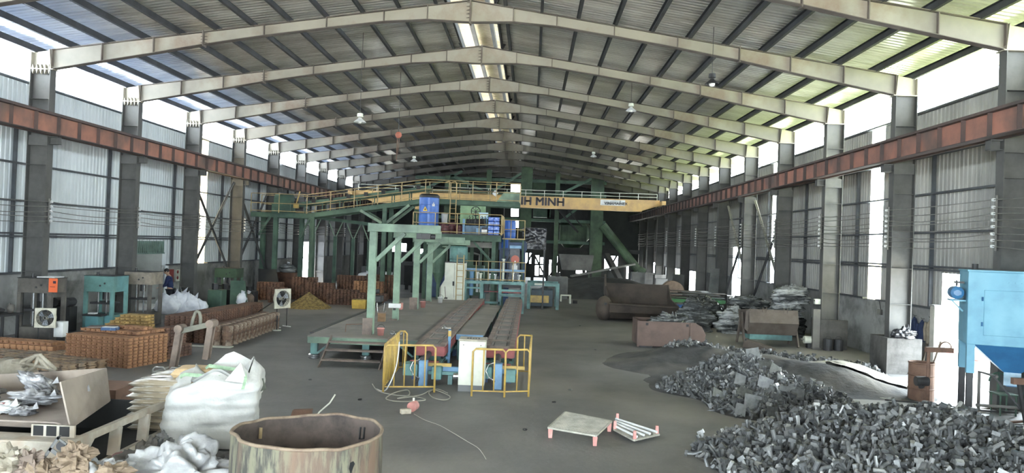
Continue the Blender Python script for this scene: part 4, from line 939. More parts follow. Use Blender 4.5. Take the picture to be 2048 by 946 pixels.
for x0, z0, x1, z1 in ((-9.6, 7.4, -6.0, 9.2), (-7.0, 8.9, -4, 7.5), (-3.6, 7.5, -1.0, 9.2), (2.2, 7.5, 5.0, 9.0), (2.3, 5.2, 4.9, 7.3)): b = MB(); b.bar((x0, 64.3, z0), (x1, 64.3, z1), 0.2, 0.2); b.build('brace', m_dgreen, t)
for x0, x1, z0, z1, m in ((-7.0, -5.6, 7.6, 8.7, m_fgreen), (-6.9, -4.9, 5.6, 7.2, m_fgreen), (-0.0, 1.1, 7.9, 8.8, m_fgreen), (2.4, 4.7, 3.6, 5.0, m_fgreen), (1.3, 4.8, 5.4, 7.1, m_soot), (-3.3, -2.4, 5.0, 8.8, m_soot), (0.1, 1.7, 5.6, 7.2, m_dgreen)):
    b = MB(); b.bb(x0, x1, 65, 66.5, z0, z1); 
    for k in range(5): xx = x0+(x1-x0)*(k+0.5)/5; b.bb(xx-0.03, xx+0.03, 64.94, 65, z0, z1)
    b.build('duct_box', m, t)
b = MB(); b.lathe([(0.5, 2.9), (1.5, 3.9), (1.6, 4.9), (1.3, 5.3)], (3.6, 67, 0), 16, close=True); b.build('melting_hood', m_fgreen, t)
b = MB(); b.cyl((5.85, 63.4, 5.05), (8.9, 63.4, 1.45), 0.36, n=16); b.cyl((8.9, 63.4, 1.45), (9.4, 63.4, 1.2), 0.40, n=16); b.build('chute_pipe', m_fgreen, t)
b = MB(); b.bb(-1.0, 9.6, 65.5, 67.5, 2.75, 2.95); b.bb(-1.0, 9.6, 65.4, 65.5, 2.95, 3.1); b.build('working_deck', m_soot, t)
for x in (-0.9, 0.2, 1.5, 2.9, 4.6, 6.2, 7.6, 9.4): b = MB(); b.ibeam((x, 65.6, 0), (x, 65.6, 2.75), 0.25, 0.25, 0.03); b.build('leg', m_soot, t)
for x0, z0, x1, z1 in ((-0.9, 0.3, 0.2, 2.6), (0.2, 2.6, 1.5, 0.2), (1.5, 0.3, 2.9, 2.6), (-0.9, 1.5, 1.6, 1.6), (6.4, 0.6, 7.4, 2.6)): b = MB(); b.bar((x0, 65.8, z0), (x1, 65.8, z1), 0.14, 0.14); b.build('brace', m_soot, t)
b = MB(); b.bar((1.3, 64.1, 7.2), (3.9, 64.1, 4.4), 0.3, 0.15); b.bar((2.2, 64.0, 7.2), (4.2, 64.0, 4.9), 0.08, 0.08); b.build('stair_flight', m_soot, t)
t = thing('charging_hopper', 'grey trapezoidal charging hopper in front of the furnace deck', 'hopper', (3.8, 62, 0))
b = MB(); b.prism([(2.3, 61.6, 2.55), (5.1, 61.6, 2.55), (4.9, 61.6, 1.3), (2.6, 61.6, 1.3)], (0, 1.6, 0)); b.build('body', m_fgrey, t)
for x in (2.5, 4.9):
    b = MB(); b.bb(x-0.08, x+0.08, 61.7, 61.86, 0, 1.3); b.build('leg', m_soot, t)
t = thing('scrap_conveyor', 'long sloping steel scrap conveyor rising towards the far right corner', 'conveyor', (5.5, 60, 0))
b = MB(); b.bar((3.2, 59.5, 0.9), (8.2, 60.5, 2.0), 0.5, 0.14); b.build('belt_frame', m_fgrey, t)
for x, z in ((3.8, 0.95), (7.4, 1.75)): b = MB(); b.bb(x-0.06, x+0.06, 59.8, 59.95, 0, z); b.build('leg', m_soot, t)
t = thing('inclined_chute', 'dark inclined chute leaning against the furnace deck by the far opening', 'chute', (7.2, 64, 0)); b = MB(); b.bar((7.6, 63.4, 0.3), (6.3, 64.2, 2.7), 0.9, 0.25); b.build('trough', m_soot, t); b = MB(); b.bar((7.7, 63.3, 0.0), (7.7, 63.3, 0.5), 0.3, 0.3); b.build('foot_block', m_fgrey, t)
t = thing('ore_heap', 'long dark heap of foundry sand in front of the furnace', 'heap', (3.5, 52, 0))
b = MB(); b.grid(lambda u, v: (0.3+9.2*u, 47+8*v, max(0, 1.25*math.sin(math.pi*u)**0.7*math.sin(math.pi*v)**0.8+0.12*noise.noise(Vector((u*6, v*6, 3)))*math.sin(math.pi*u))), 40, 24); b.build('sand', mat('dark_heap_sand', (58, 58, 58), (44, 44, 44), 1.5, rough=1.0, bump=0.4), t, smooth=True)
t['kind'] = 'stuff'
t = thing('blocky_machine', 'grey machine cabinet standing before the dark sand heap', 'machine', (1.5, 47, 0)); b = MB(); b.bb(1.1, 2.3, 46, 46.9, 0, 1.35); b.build('body', m_fgrey, t, bevel=0.03); b = MB(); b.cyl((1.7, 46.4, 1.35), (1.7, 46.4, 1.6), 0.15, n=12); b.build('cap', m_soot, t)
t = thing('hopper_truck_body', 'dark steel hopper body under the crossing gallery among the rusty stacks', 'hopper', (-7.2, 50, 0)); b = MB(); b.bb(-8.2, -6.2, 49.5, 51, 0.3, 1.6); b.build('body', m_soot, t, bevel=0.05)
for x in (-8, -6.4): b = MB(); b.bb(x-0.1, x+0.1, 49.6, 49.8, 0, 0.3); b.build('leg', m_soot, t)
for i, (x, y, w_, h, m) in enumerate(((-5.5, 44, 1.4, 1.9, m_dblue), (-6.7, 47, 1.2, 2.2, m_soot), (-3.6, 46.5, 1.6, 2.6, m_dgreen), (-9.0, 55, 1.8, 2.4, m_soot), (-11.6, 56, 1.6, 1.7, m_soot))):
    t = thing('process_machine', ['dark blue boxy machine behind the portal posts', 'dark grey boxy machine between the portal posts', 'green boxy machine behind the cyclone hopper', 'tall sooty machine deep in the left half of the hall', 'low sooty machine deep in the left half near the wall'][i], 'machine', (x, y, 0))
    b = MB(); b.bb(x-w_/2, x+w_/2, y, y+1, 0, h*0.7); b.build('body', m, t, bevel=0.03)
    b = MB(); b.cyl((x-w_*0.2, y+0.5, h*0.7), (x-w_*0.2, y+0.5, h), 0.3, n=14); b.build('drum', m, t)
    b = MB(); b.tube([(x+w_*0.3, y+0.3, h*0.7), (x+w_*0.3, y+0.3, h*0.95), (x, y+0.3, h*1.0)], 0.07, 8); b.build('pipe', m_fgrey, t)

# ================================================================ RIGHT SIDE
m_sand = mat('black_foundry_sand', (78, 77, 76), (54, 54, 55), 1.1, rough=1.0, bump=0.6, bscale=12, col3=(98, 93, 86), s3=0.6, dist=0.03)
m_scrap = mat('grey_cast_scrap', (110, 111, 110), (70, 71, 72), 5, rough=0.5, metal=0.35)
m_scrap_l = mat('pale_cast_scrap', (158, 158, 156), (128, 128, 126), 6, rough=0.45, metal=0.3)
m_bucket = mat('brown_skip_paint', (98, 86, 76), (78, 66, 58), 1.6, rough=0.7, col3=(106, 94, 84), s3=1.0)
m_rskip = mat('rust_red_skip', (98, 76, 66), (80, 62, 55), 1.8, rough=0.75, col3=(106, 84, 74), s3=0.8)

m_bdark = mat('dark_brown_bucket', (84, 72, 62), (66, 56, 50), 1.4, rough=0.8)
# the curved ladle bucket
t = thing('curved_loader_bucket', 'large brown rounded open-topped bucket with a raised back wall', 'bucket', (5.3, 34.8, 0))
prof = [(36.1, 1.55), (36.15, 0.9), (35.9, 0.35), (35.4, 0.06), (34.6, 0.0), (33.95, 0.12), (33.55, 0.4), (33.45, 0.75)]
b = MB(); n = len(prof)
for (y0, z0), (y1, z1) in zip(prof, prof[1:]):
    b.add([(3.55, y0, z0), (6.5, y0, z0), (6.5, y1, z1), (3.55, y1, z1)], [(0, 1, 2, 3)])
b.build('shell', m_bdark, t, solid=0.05)
b = MB(); b.add([(3.55, y, z) for y, z in prof]+[(3.6, 34.9, 1.1)], [tuple(range(n+1))]); b.build('side_plate', m_bdark, t, solid=0.05)
b = MB(); b.add([(6.5, y, z) for y, z in prof]+[(6.45, 34.9, 0.95)], [tuple(range(n+1))]); b.build('side_plate', m_bdark, t, solid=0.05)
b = MB(); b.cyl((3.5, 33.45, 0.75), (6.55, 33.45, 0.68), 0.05, n=8); b.build('lip', m_bdark, t)
b = MB(); b.prism([(3.5, 35.6, 1.0), (3.5, 36.2, 1.0), (3.5, 36.15, 1.95), (3.5, 35.95, 1.95)], (0.08, 0, 0)); b.build('lifting_ear', m_bdark, t)
b = MB(); b.lathe([(0.001, 0), (0.45, 0), (0.45, 0.4), (0.001, 0.4)], (0, 0, 0), 18); 
t2 = thing('round_bucket_end', 'rounded brown counterweight block beside the large curved bucket', 'block', (3.4, 34.0, 0)); b = MB(); ball(b, (3.35, 34.1, 0.5), 0.55, 0.7, 1.1, 1, flat=0.5, nu=20, nv=14); b.build('casting', m_bdark, t2, smooth=True); b = MB(); b.bb(3.3, 3.4, 33.5, 33.56, 0.7, 0.8); b.build('lug', m_dark, t2)

# rust red skip with wrapped rubbish
t = thing('rust_red_skip', 'open rust-red steel skip with rounded end filled with crumpled film', 'skip', (4.6, 25.4, 0))
W0, W1, Y0, Y1, H = 3.57, 5.75, 24.9, 26.3, 0.86
b = MB(); b.bb(W0, 5.3, Y0, Y0+0.03, 0.06, H); b.prism([(5.3, Y0, 0.06), (5.55, Y0, 0.1), (5.72, Y0, 0.3), (5.75, Y0, 0.5), (5.62, Y0, 0.74), (5.4, Y0, H), (5.3, Y0, H)], (0, 0.03, 0)); b.build('side_panel', m_rskip, t)
b = MB(); b.bb(W0, 5.5, Y1, Y1+0.03, 0.06, H); b.bb(W0, W0+0.03, Y0+0.03, Y1, 0.06, H); b.bb(5.6, 5.63, Y0+0.03, Y1, 0.06, H*0.8); b.bb(W0, 5.62, Y0+0.03, Y1, 0.06, 0.1); b.build('shell', m_rskip, t)
b = MB(); b.bb(5.24, 5.31, Y0-0.03, Y0, 0.05, H); b.bb(W0-0.03, W0+0.04, Y0-0.03, Y0, 0.03, H+0.02); b.build('stiffener', m_rskip, t)
b = MB()
for x in (3.85, 5.15): b.bb(x-0.04, x+0.04, Y0-0.012, Y0-0.001, H-0.13, H-0.05)
b.build('lifting_hole', m_black, t)
b = MB(); b.bb(W0+0.1, W0+0.5, Y0+0.1, Y0+0.2, 0, 0.06); b.bb(5.0, 5.3, Y0+0.1, Y0+0.2, 0, 0.06); b.bb(W0+0.1, W0+0.5, Y1-0.2, Y1-0.1, 0, 0.06); b.build('foot', m_dark, t)
m_filmmix = mat('crumpled_grey_film', (66, 68, 68), (150, 152, 150), 2.6, 0.5, 0.66, rough=0.2, bump=0.9, bscale=3.5, dist=0.14, stretch=(0.5, 0.6, 3.4))
m_filmdk = mat('crumpled_dark_film', (48, 50, 50), (112, 114, 112), 2.2, 0.52, 0.7, rough=0.2, bump=0.9, bscale=3.5, dist=0.14, stretch=(0.5, 0.6, 3.4))
m_filmlt = mat('crumpled_pale_film', (70, 72, 72), (200, 202, 200), 1.3, 0.42, 0.6, rough=0.25, bump=0.9, bscale=3.0, dist=0.14, stretch=(0.5, 0.6, 3.6))
def blob(name, lab, cat, c, r, sx, sy, sz, m, seed=0, nz=0.45, ns=2.6, group=None, parts=True, tie=None):
    t = thing(name, lab, cat, (c[0], c[1], c[2]-r*sz*0.55), group)
    b = MB(); ball(b, c, r, sx, sy, sz, nz, ns, 56, 36, flat=r*sz*0.55, seed=seed, rg=0.35)
    # sharp folds
    for i, p in enumerate(b.v):
        q = p-Vector(c); k = 0.035*r*abs(noise.noise(q*7+Vector((seed, 0, 0))))*6
        p2 = p-q.normalized()*k if q.length > 0 and p.z > c[2]-r*sz*0.5 else p
        b.v[i] = p2
    b.build('body', m, t, smooth=True)
    q = MB(); x, y, z = c[0]+0.1*r*sx, c[1]-r*sy*0.2, c[2]+r*sz*0.85
    for k in range(3): a = seed+k*2.1; q.prism([(x, y, z-0.15), (x+0.16*math.cos(a), y+0.1*math.sin(a), z-0.1), (x+0.06*math.cos(a), y, z+0.12)], (0.02, 0.03, 0.0))
    q.build('loose_flap', m, t)
    return t
blob('film_heap', 'heap of crumpled shiny film sticking out of the rust-red skip', 'film heap', (4.75, 25.6, 0.72), 0.62, 1.35, 0.8, 0.62, m_filmmix, 3)
# film bales by the wall
for i, (x, y, z, r, sx, sy, sz, m, lab) in enumerate((
    (6.75, 31.0, 0.46, 0.85, 1.0, 0.8, 1.0, m_filmmix, 'large silvery film bale directly behind the rust-red skip'),
    (8.15, 30.6, 0.39, 0.75, 1.0, 0.8, 0.95, m_filmlt, 'pale film bale between the silvery bale and the brown tipping skip'),
    (7.4, 32.6, 0.44, 0.9, 1.2, 0.8, 0.9, m_filmdk, 'dark film bale behind the pale and silvery bales'),
    (10.1, 30.2, 0.37, 0.75, 1.1, 0.9, 0.9, m_filmdk, 'lower dark film bale in the stack by the block wall'),
    (10.12, 30.25, 1.0, 0.6, 1.15, 0.9, 0.75, m_filmlt, 'middle pale film bale in the stack by the block wall'),
    (10.2, 30.2, 1.55, 0.68, 1.15, 0.9, 0.7, m_filmlt, 'topmost black and white film bale of the stack by the block wall'),
    (8.95, 31.75, 0.40, 0.8, 1.05, 0.8, 0.9, m_filmdk, 'dark bale carrying the striped film bundle behind the tipping skip'),
    (9.0, 31.7, 1.12, 0.6, 1.4, 0.9, 0.55, m_filmmix, 'striped film bundle lying on the dark bale behind the tipping skip'))):
    blob('film_bale', lab, 'film bale', (x, y, z), r, sx, sy, sz, m, seed=i*1.7+1, nz=0.35, group='film bales by the right wall')

# brown tipping skip
t = thing('tipping_skip', 'brown tipping skip with folded front and lifting loops on an A-shaped stand', 'skip', (8.2, 26.9, 0))
x0, x1 = 7.55, 9.2
b = MB()
sec = [(26.45, 1.27), (26.30, 0.82), (26.55, 0.42), (27.4, 0.42), (27.75, 1.15)]
for (ya, za), (yb, zb) in zip(sec, sec[1:]): b.add([(x0, ya, za), (x1, ya, za), (x1, yb, zb), (x0, yb, zb)], [(0, 1, 2, 3)])
b.build('hopper_shell', m_bucket, t, solid=0.03)
for x in (x0, x1): b = MB(); b.add([(x, y, z) for y, z in sec], [(0, 1, 2, 3, 4)]); b.build('end_plate', m_bucket, t, solid=0.03)
b = MB()
for x in (8.0, 8.12, 8.72, 8.84): b.tube([(x, 26.42, 1.13), (x, 26.38, 1.34), (x+0.02, 26.43, 1.34), (x+0.02, 26.46, 1.2)], 0.012, 5)
b.build('lifting_loop', m_bucket, t)
for x in (x0-0.1, x1+0.08):
    b = MB(); b.bar((x, 26.5, 0), (x, 27.0, 1.1), 0.05, 0.14); b.bar((x, 27.5, 0), (x, 27.0, 1.1), 0.05, 0.14); b.build('stand_leg', m_bucket, t)
b = MB(); b.prism([(x0-0.14, 26.42, 0.6), (x0-0.04, 26.42, 0.5), (x0+0.12, 26.42, 0.9), (x0+0.05, 26.42, 1.3), (x0-0.1, 26.42, 1.2)], (0, 0.04, 0)); b.build('pivot_plate', m_bucket, t)
b = MB(); b.bb(x0+0.1, x1-0.1, 26.6, 27.4, 0.22, 0.40); b.build('base_frame', m_teal, t)
t = thing('electric_motor', 'small cream electric motor standing beside the tipping skip', 'motor', (9.75, 26.6, 0))
b = MB(); b.cyl((9.5, 26.6, 0.28), (9.85, 26.6, 0.28), 0.13, n=20); b.build('casing', m_cream, t); b = MB(); b.cyl((9.85, 26.6, 0.28), (9.92, 26.6, 0.28), 0.15, n=20); b.build('fan_cover', m_cream, t); b = MB(); b.bb(9.6, 9.8, 26.5, 26.7, 0, 0.15); b.build('foot', m_dark, t); b = MB(); b.cyl((9.4, 26.6, 0.28), (9.5, 26.6, 0.28), 0.03, n=8); b.build('shaft', m_chrome, t)

# sand spread and heaps as one surface
def hill(x, y, cx, cy, sx, sy, h, rot=0.0, p=1.0):
    dx, dy = x-cx, y-cy; c, s = math.cos(rot), math.sin(rot); dx, dy = dx*c+dy*s, -dx*s+dy*c
    return h*math.exp(-((dx/sx)**2+(dy/sy)**2)**p)
def sandz(x, y):
    z = hill(x, y, 4.7, 22.3, 1.25, 1.1, 0.48)+hill(x, y, 6.3, 20.6, 1.7, 0.9, 0.50, -0.6)+hill(x, y, 3.6, 21.0, 1.0, 0.9, 0.16)
    z += hill(x, y, 7.6, 18.9, 1.2, 0.75, 0.42, -0.6)+hill(x, y, 5.2, 18.4, 1.35, 1.0, 0.42)
    z += 0.05*max(0, noise.noise(Vector((x*1.3, y*1.3, 0)))+0.2)*min(1, z*6)+0.02*noise.noise(Vector((x*5, y*5, 2)))*min(1, z*6)
    return z
def pilez(x, y):
    z = hill(x, y, 4.95, 17.3, 1.0, 0.95, 0.50, -0.4, 1.4)+hill(x, y, 6.0, 16.2, 0.75, 0.7, 0.32, 0, 1.4)+hill(x, y, 4.0, 17.6, 0.8, 0.6, 0.16, 0, 1.4)+hill(x, y, 4.9, 15.75, 0.85, 0.85, 0.24, 0, 1.4)
    return z
def pile2z(x, y):
    z = hill(x, y, 6.1, 12.9, 1.7, 1.25, 0.52, 0.25, 1.5)+hill(x, y, 4.3, 12.3, 1.2, 0.8, 0.30, 0.3, 1.4)+hill(x, y, 7.6, 12.0, 1.6, 1.1, 0.30, 0, 1.5)+hill(x, y, 5.2, 10.9, 1.7, 1.0, 0.34, 0, 1.5)
    return z
def G2(x, y): return sandz(x, y)+pilez(x, y)+pile2z(x, y)
t = thing('sand_heap', 'spread of dark foundry sand in low mounds before the tipping skip', 'sand heap', (6, 19, 0), kind='stuff')
b = MB(); b.grid(lambda u, v: (lambda x, y: (x, y, G2(x, y)-0.022))(1.6+9.4*u, 9.6+15.2*v), 150, 240); b.build('sand', m_sand, t, smooth=True)

# scrap pieces
def sprue(kind):
    b = MB()
    if kind == 0:    # stub with a flared head
        b.cyl((0, 0, -0.06), (0, 0, 0.05), 0.016, 0.019, n=8); b.cyl((0, 0, 0.05), (0, 0, 0.075), 0.036, 0.034, n=10)
    elif kind == 1:  # T shaped runner
        b.cyl((-0.09, 0, 0), (0.09, 0, 0), 0.018, 0.022, n=7); b.cyl((0, 0, 0), (0.01, 0.09, 0), 0.02, 0.014, n=7); b.box((0.09, 0, 0), (0.03, 0.06, 0.05))
    elif kind == 2:  # bent gate
        b.tube([(-0.1, 0, 0), (-0.02, 0.01, 0.01), (0.05, 0.05, 0.02), (0.08, 0.12, 0)], 0.019, 6); b.box((-0.1, 0, 0), (0.03, 0.055, 0.055))
    elif kind == 3:  # wedge lug
        b.prism([(-0.06, -0.04, -0.02), (0.07, -0.02, -0.02), (0.06, 0.03, -0.02), (-0.05, 0.045, -0.02)], (0.01, 0, 0.045)); b.cyl((0.05, 0, 0), (0.12, 0.01, 0.01), 0.02, 0.016, n=7)
    else:            # Y branch
        b.cyl((0, 0, 0), (0.0, -0.1, 0), 0.02, 0.022, n=7); b.cyl((0, 0, 0), (0.07, 0.08, 0.01), 0.018, 0.015, n=7); b.cyl((0, 0, 0), (-0.06, 0.085, 0), 0.018, 0.015, n=7); b.box((0, -0.1, 0), (0.055, 0.025, 0.05))
    return b
KB = [sprue(k) for k in range(5)]
for k in (1, 2, 4):
    KB[k].v = [Vector((p.x*1.45, p.y*1.45, p.z*0.95)) for p in KB[k].v]
def scrap_obj(k, m):
    q = MB(); q.v = list(KB[k].v); q.f = [list(f) for f in KB[k].f]; q.m = list(KB[k].m); q.st = []
    return q.build('scrap_piece', m, origin=(0, 0, 0))
protos = {}
SHN = ['round-headed', 'T-shaped', 'bent', 'wedge-shaped', 'Y-shaped']
def rrot(r): return Euler((r.uniform(0, 6.3), r.uniform(0, 6.3), r.uniform(0, 6.3)))
def scatter(zf, region, n_obj, n_stuff, kinds, group, lab, name, seed, sc=(0.9, 1.5), zmin=0.05, pale=0.12):
    r = random.Random(seed); x0, x1, y0, y1 = region; out = 0; pts = []
    while len(pts) < n_obj+n_stuff:
        x, y = r.uniform(x0, x1), r.uniform(y0, y1); z = zf(x, y)
        if z < zmin*r.uniform(0.3, 1.6): continue
        pts.append((x, y, G2(x, y)))
    vis = sorted(range(len(pts)), key=lambda i: pts[i][1]-2.2*pts[i][2]+r.uniform(0, 1.5))
    chosen = set(vis[:n_obj])
    stuff = MB()
    for i, (x, y, z) in enumerate(pts):
        k = r.choice(kinds); s = r.uniform(*sc); e = rrot(r)
        if i in chosen:
            mm = m_scrap_l if r.random() < pale else m_scrap
            key = (k, mm.name)
            if key not in protos:
                o = protos[key] = scrap_obj(k, mm)
            else:
                o = protos[key].copy(); C.objects.link(o)
            o.location = (x, y, z+0.035*s); o.rotation_euler = e; o.scale = (s, s, s)
            fx = (x-x0)/(x1-x0); fy_ = (y-y0)/(y1-y0); tag(o, (lab % (('pale', 'dark')[mm is m_scrap], SHN[k]))+', %s of its %s slope' % (('left end', 'left part', 'right part', 'right end')[min(3, int(fx*4))], ('near', 'middle', 'far')[min(2, int(fy_*3))]), 'scrap', group)
        else:
            M = Matrix.Translation((x, y, z+r.uniform(-0.01, 0.03))) @ e.to_matrix().to_4x4() @ Matrix.Scale(s, 4)
            stuff.cur = 1 if r.random() < pale else 0; q = KB[k]; stuff.add(q.v, q.f, M)
    stuff.cur = 0; stuff.st = []
    o = stuff.build(name, [m_scrap, m_scrap_l]); tag(o, lab.replace('%s ', '').replace('cast piece', 'mass of cast pieces making up the bulk'), 'scrap', kind='stuff')
scatter(pilez, (2.6, 7.4, 14.6, 19.2), 120, 2400, (0, 0, 0, 3, 1), 'scrap stubs in the farther heap', 'small %s %s cast piece in the farther scrap heap', 'stub_scrap', 5, (0.85, 1.35), pale=0.12)
scatter(pile2z, (2.6, 9.6, 9.9, 15.0), 180, 3000, (1, 2, 4, 1, 2, 0), 'cast scrap pieces in the nearest heap', '%s %s cast piece in the nearest scrap heap', 'runner_scrap', 9, (0.85, 1.4), pale=0.16)
scatter(lambda x, y: hill(x, y, 8.6, 22.7, 1.9, 0.45, 0.3, -0.85), (6.4, 9.7, 20, 25.6), 0, 700, (0, 3, 1), 'x', 'dark cast stub strewn along the back of the sand mounds', 'strewn_scrap', 12, (0.9, 1.5), pale=0.02)
scatter(lambda x, y: hill(x, y, 4.9, 22.3, 0.7, 0.4, 0.3, 0), (3.6, 6.4, 21.4, 23.2), 0, 110, (0, 3), 'x', 'dark cast stub on top of the farther sand mound', 'mound_scrap', 13, (0.8, 1.2), pale=0.2)
# loose steel plates
m_platescrap = mat('grey_sheet_offcut', (140, 142, 142), (110, 112, 112), 4, rough=0.45, metal=0.3)
plates = [(1506, 722, 0.32, 0.3), (1530, 740, 0.3, 0.25), (1565, 768, 0.25, 0.2), (1530, 780, 0.3, 0.3), (1440, 800, 0.28, 0.22), (1490, 797, 0.3, 0.26), (1505, 820, 0.34, 0.28), (1465, 752, 0.22, 0.2), (1550, 750, 0.22, 0.25), (1575, 790, 0.3, 0.1), (1480, 770, 0.2, 0.24), (1595, 802, 0.24, 0.2), (1480, 832, 0.2, 0.2), (1545, 835, 0.22, 0.16)]
nm = ['upright pale', 'dark leaning', 'small pale', 'dark square', 'bright', 'curved pale', 'large flat', 'tilted grey', 'folded grey', 'long narrow', 'small bent', 'dark tilted', 'low grey', 'short flat']
pl = ['at the crest of', 'just behind the crest of', 'on the right shoulder of', 'in the middle of', 'at the near left edge of', 'low in the middle of', 'at the near foot of', 'on the left crest of', 'right of the crest of', 'lying across', 'left of the middle of', 'at the right flank of', 'at the front left foot of', 'at the front right foot of']
r = random.Random(21)
for i, (px, py, w_, h_) in enumerate(plates):
    y = 18.0
    for _ in range(12):
        p = AY(px, py, y); z = G2(p.x, y)+0.03
        q = G(px, py, z); y = 0.5*y+0.5*q.y
    p = Vector((q.x, q.y, G2(q.x, q.y)+0.15)); b = MB(); w_ *= 1.15; h_ *= 1.25
    pts = [(-w_/2, -h_/2*r.uniform(0.6, 1)), (w_/2*r.uniform(0.7, 1), -h_/2), (w_/2, h_/2*r.uniform(0.5, 1)), (-w_/2*r.uniform(0.6, 1), h_/2)]
    M = Matrix.Translation(p) @ Euler((r.uniform(0.5, 1.3) if i % 3 else 1.35, r.uniform(-0.4, 0.4), r.uniform(-0.5, 0.5))).to_matrix().to_4x4()
    b.prism([(x, yy, 0) for x, yy in pts], (0, 0, 0.006)); b.v = [M @ v for v in b.v]
    tag(b.build('steel_plate_offcut', m_platescrap if i % 2 == 0 else m_scrap), '%s sheet steel offcut %s the farther scrap heap' % (nm[i], pl[i]), 'steel offcut', 'sheet offcuts on the farther scrap heap')

# pale plastic sheet spread
t = thing('plastic_sheet', 'pale dusty plastic sheet spread over a low mound near the right doorway', 'sheet', (8.9, 20.3, 0))
b = MB()
def psf(u, v):
    x = 7.4+2.1*u; y = 18.9+3.3*v; x += 0.35*noise.noise(Vector((v*5, u*3, 4)))+0.5*(0.5-v); 
    z = max(G2(x, y), 0)+0.03+0.34*math.sin(math.pi*min(1, max(0, u)))**1.2*math.sin(math.pi*v)**1.2+0.035*abs(noise.noise(Vector((x*3, y*6, 1))))
    return (x, y, z)
b.grid(psf, 44, 44); b.build('sheet', mat('pale_plastic', (150, 146, 134), (122, 118, 108), 2.2, rough=0.55, bump=0.8, bscale=7, dist=0.04), t, smooth=True)
b = MB(); b.tube([G(1700, 735)+Vector((0, 0, .1)), G(1765, 770, 0.05), G(1790, 790, 0.03), G(1820, 792, 0.02), G(1812, 775, 0.02), G(1788, 768, 0.03)], 0.012, 5); b.build('edge_rope', m_dark, t)

# curved bar / loose items on the floor near the doorway
def rope(name, lab, cat, pts, rr, m):
    o = MB(); 
    # smooth catmull
    P = [Vector(p) for p in pts]; out = []
    for i in range(len(P)-1):
        p0 = P[max(i-1, 0)]; p1 = P[i]; p2 = P[i+1]; p3 = P[min(i+2, len(P)-1)]
        for k in range(6):
            u = k/6; out.append(0.5*((2*p1)+(p2-p0)*u+(2*p0-5*p1+4*p2-p3)*u*u+(3*p1-p0-3*p2+p3)*u**3))
    out.append(P[-1]); o.tube(out, rr, 6)
    return tag(o.build(name, m, smooth=True), lab, cat)
rope('steel_bar', 'thin dark steel bar lying on the floor in front of the right doorway', 'bar', [G(1795, 765, 0.02), G(1815, 772, 0.02), G(1824, 772, 0.02)], 0.02, m_dark)
rope('cable', 'pale looped cable on the sunlit floor near the right doorway', 'cable', [G(1735, 790, .02), G(1770, 797, .02), G(1800, 793, .02), G(1818, 782, .02), G(1808, 772, .02), G(1780, 765, .02), G(1735, 747, .05)], 0.012, m_cream)
rope('cable', 'dark hose lying along the floor beneath the pale plastic sheet', 'hose', [G(1770, 800, .02), G(1830, 805, .02), G(1880, 812, .02), G(1925, 815, .02)], 0.014, m_black)

# blockwork jamb, pedestals
t = thing('door_pillar', 'pale concrete door jamb pillar at the near end of the block wall', 'pillar', (11.3, 21.5, 0), kind='structure')
b = MB(); b.bb(11.18, 11.42, 21.38, 21.62, 0, 1.9); b.build('shaft', mat('pale_render', (188, 184, 172), (166, 162, 150), 2, rough=0.9), t); b = MB(); b.bb(11.16, 11.44, 21.36, 21.64, 1.9, 1.94); b.build('cap', m_block, t)
for i, (x0, x1, y0, y1, z) in enumerate(((9.9, 10.85, 21.35, 22.4, 0.98), (9.98, 10.9, 26.4, 27.3, 1.0), (9.98, 10.9, 36.4, 37.2, 0.9), (9.98, 10.9, 61.4, 62.3, 1.2), (9.98, 10.9, 66.4, 67.3, 1.2))):
    t = thing('column_plinth', ['rendered block plinth around the column beside the right doorway', 'dark block plinth around the column behind the electric motor', 'grey plinth at the column by the film bales', 'whitish plinth around a far right column', 'whitish plinth around the farthest right column'][i], 'plinth', (x0, y0, 0), kind='structure')
    b = MB(); b.bb(x0, x1, y0, y0+0.13, 0, z); b.bb(x0, x1, y1-0.13, y1, 0, z); b.bb(x0, x0+0.12, y0+0.13, y1-0.13, 0, z); b.build('block_casing', mat('plinth_render', (84, 82, 79), (62, 60, 58), 2.5, rough=0.95, bump=0.5, bscale=14), t)
t = thing('steel_column_guard', 'tall dark steel plate standing at the column behind the electric motor', 'plate', (9.8, 26.5, 0)); b = MB(); b.bb(9.72, 9.96, 26.38, 26.5, 0, 1.35); b.build('plate', m_steel, t); b = MB(); b.bb(9.7, 9.98, 26.3, 26.5, 0, 0.04); b.build('foot', m_steel, t)
for i, x in enumerate((10.15, 10.5)):
    t = thing('metal_can', ['dark metal can at the foot of the column plinth, next to the steel plate', 'dark metal can at the foot of the column plinth, nearer the wall'][i], 'can', (x, 26.15, 0)); b = MB(); b.lathe([(0.001, 0), (0.15, 0), (0.15, 0.38), (0.001, 0.4)], (x, 26.15, 0), 16); b.build('body', m_dark, t); b = MB(); b.tube(arc((x, 26.15, 0.38), 0.1, 0, math.pi, 8), 0.008, 5); b.build('handle', m_dark, t)
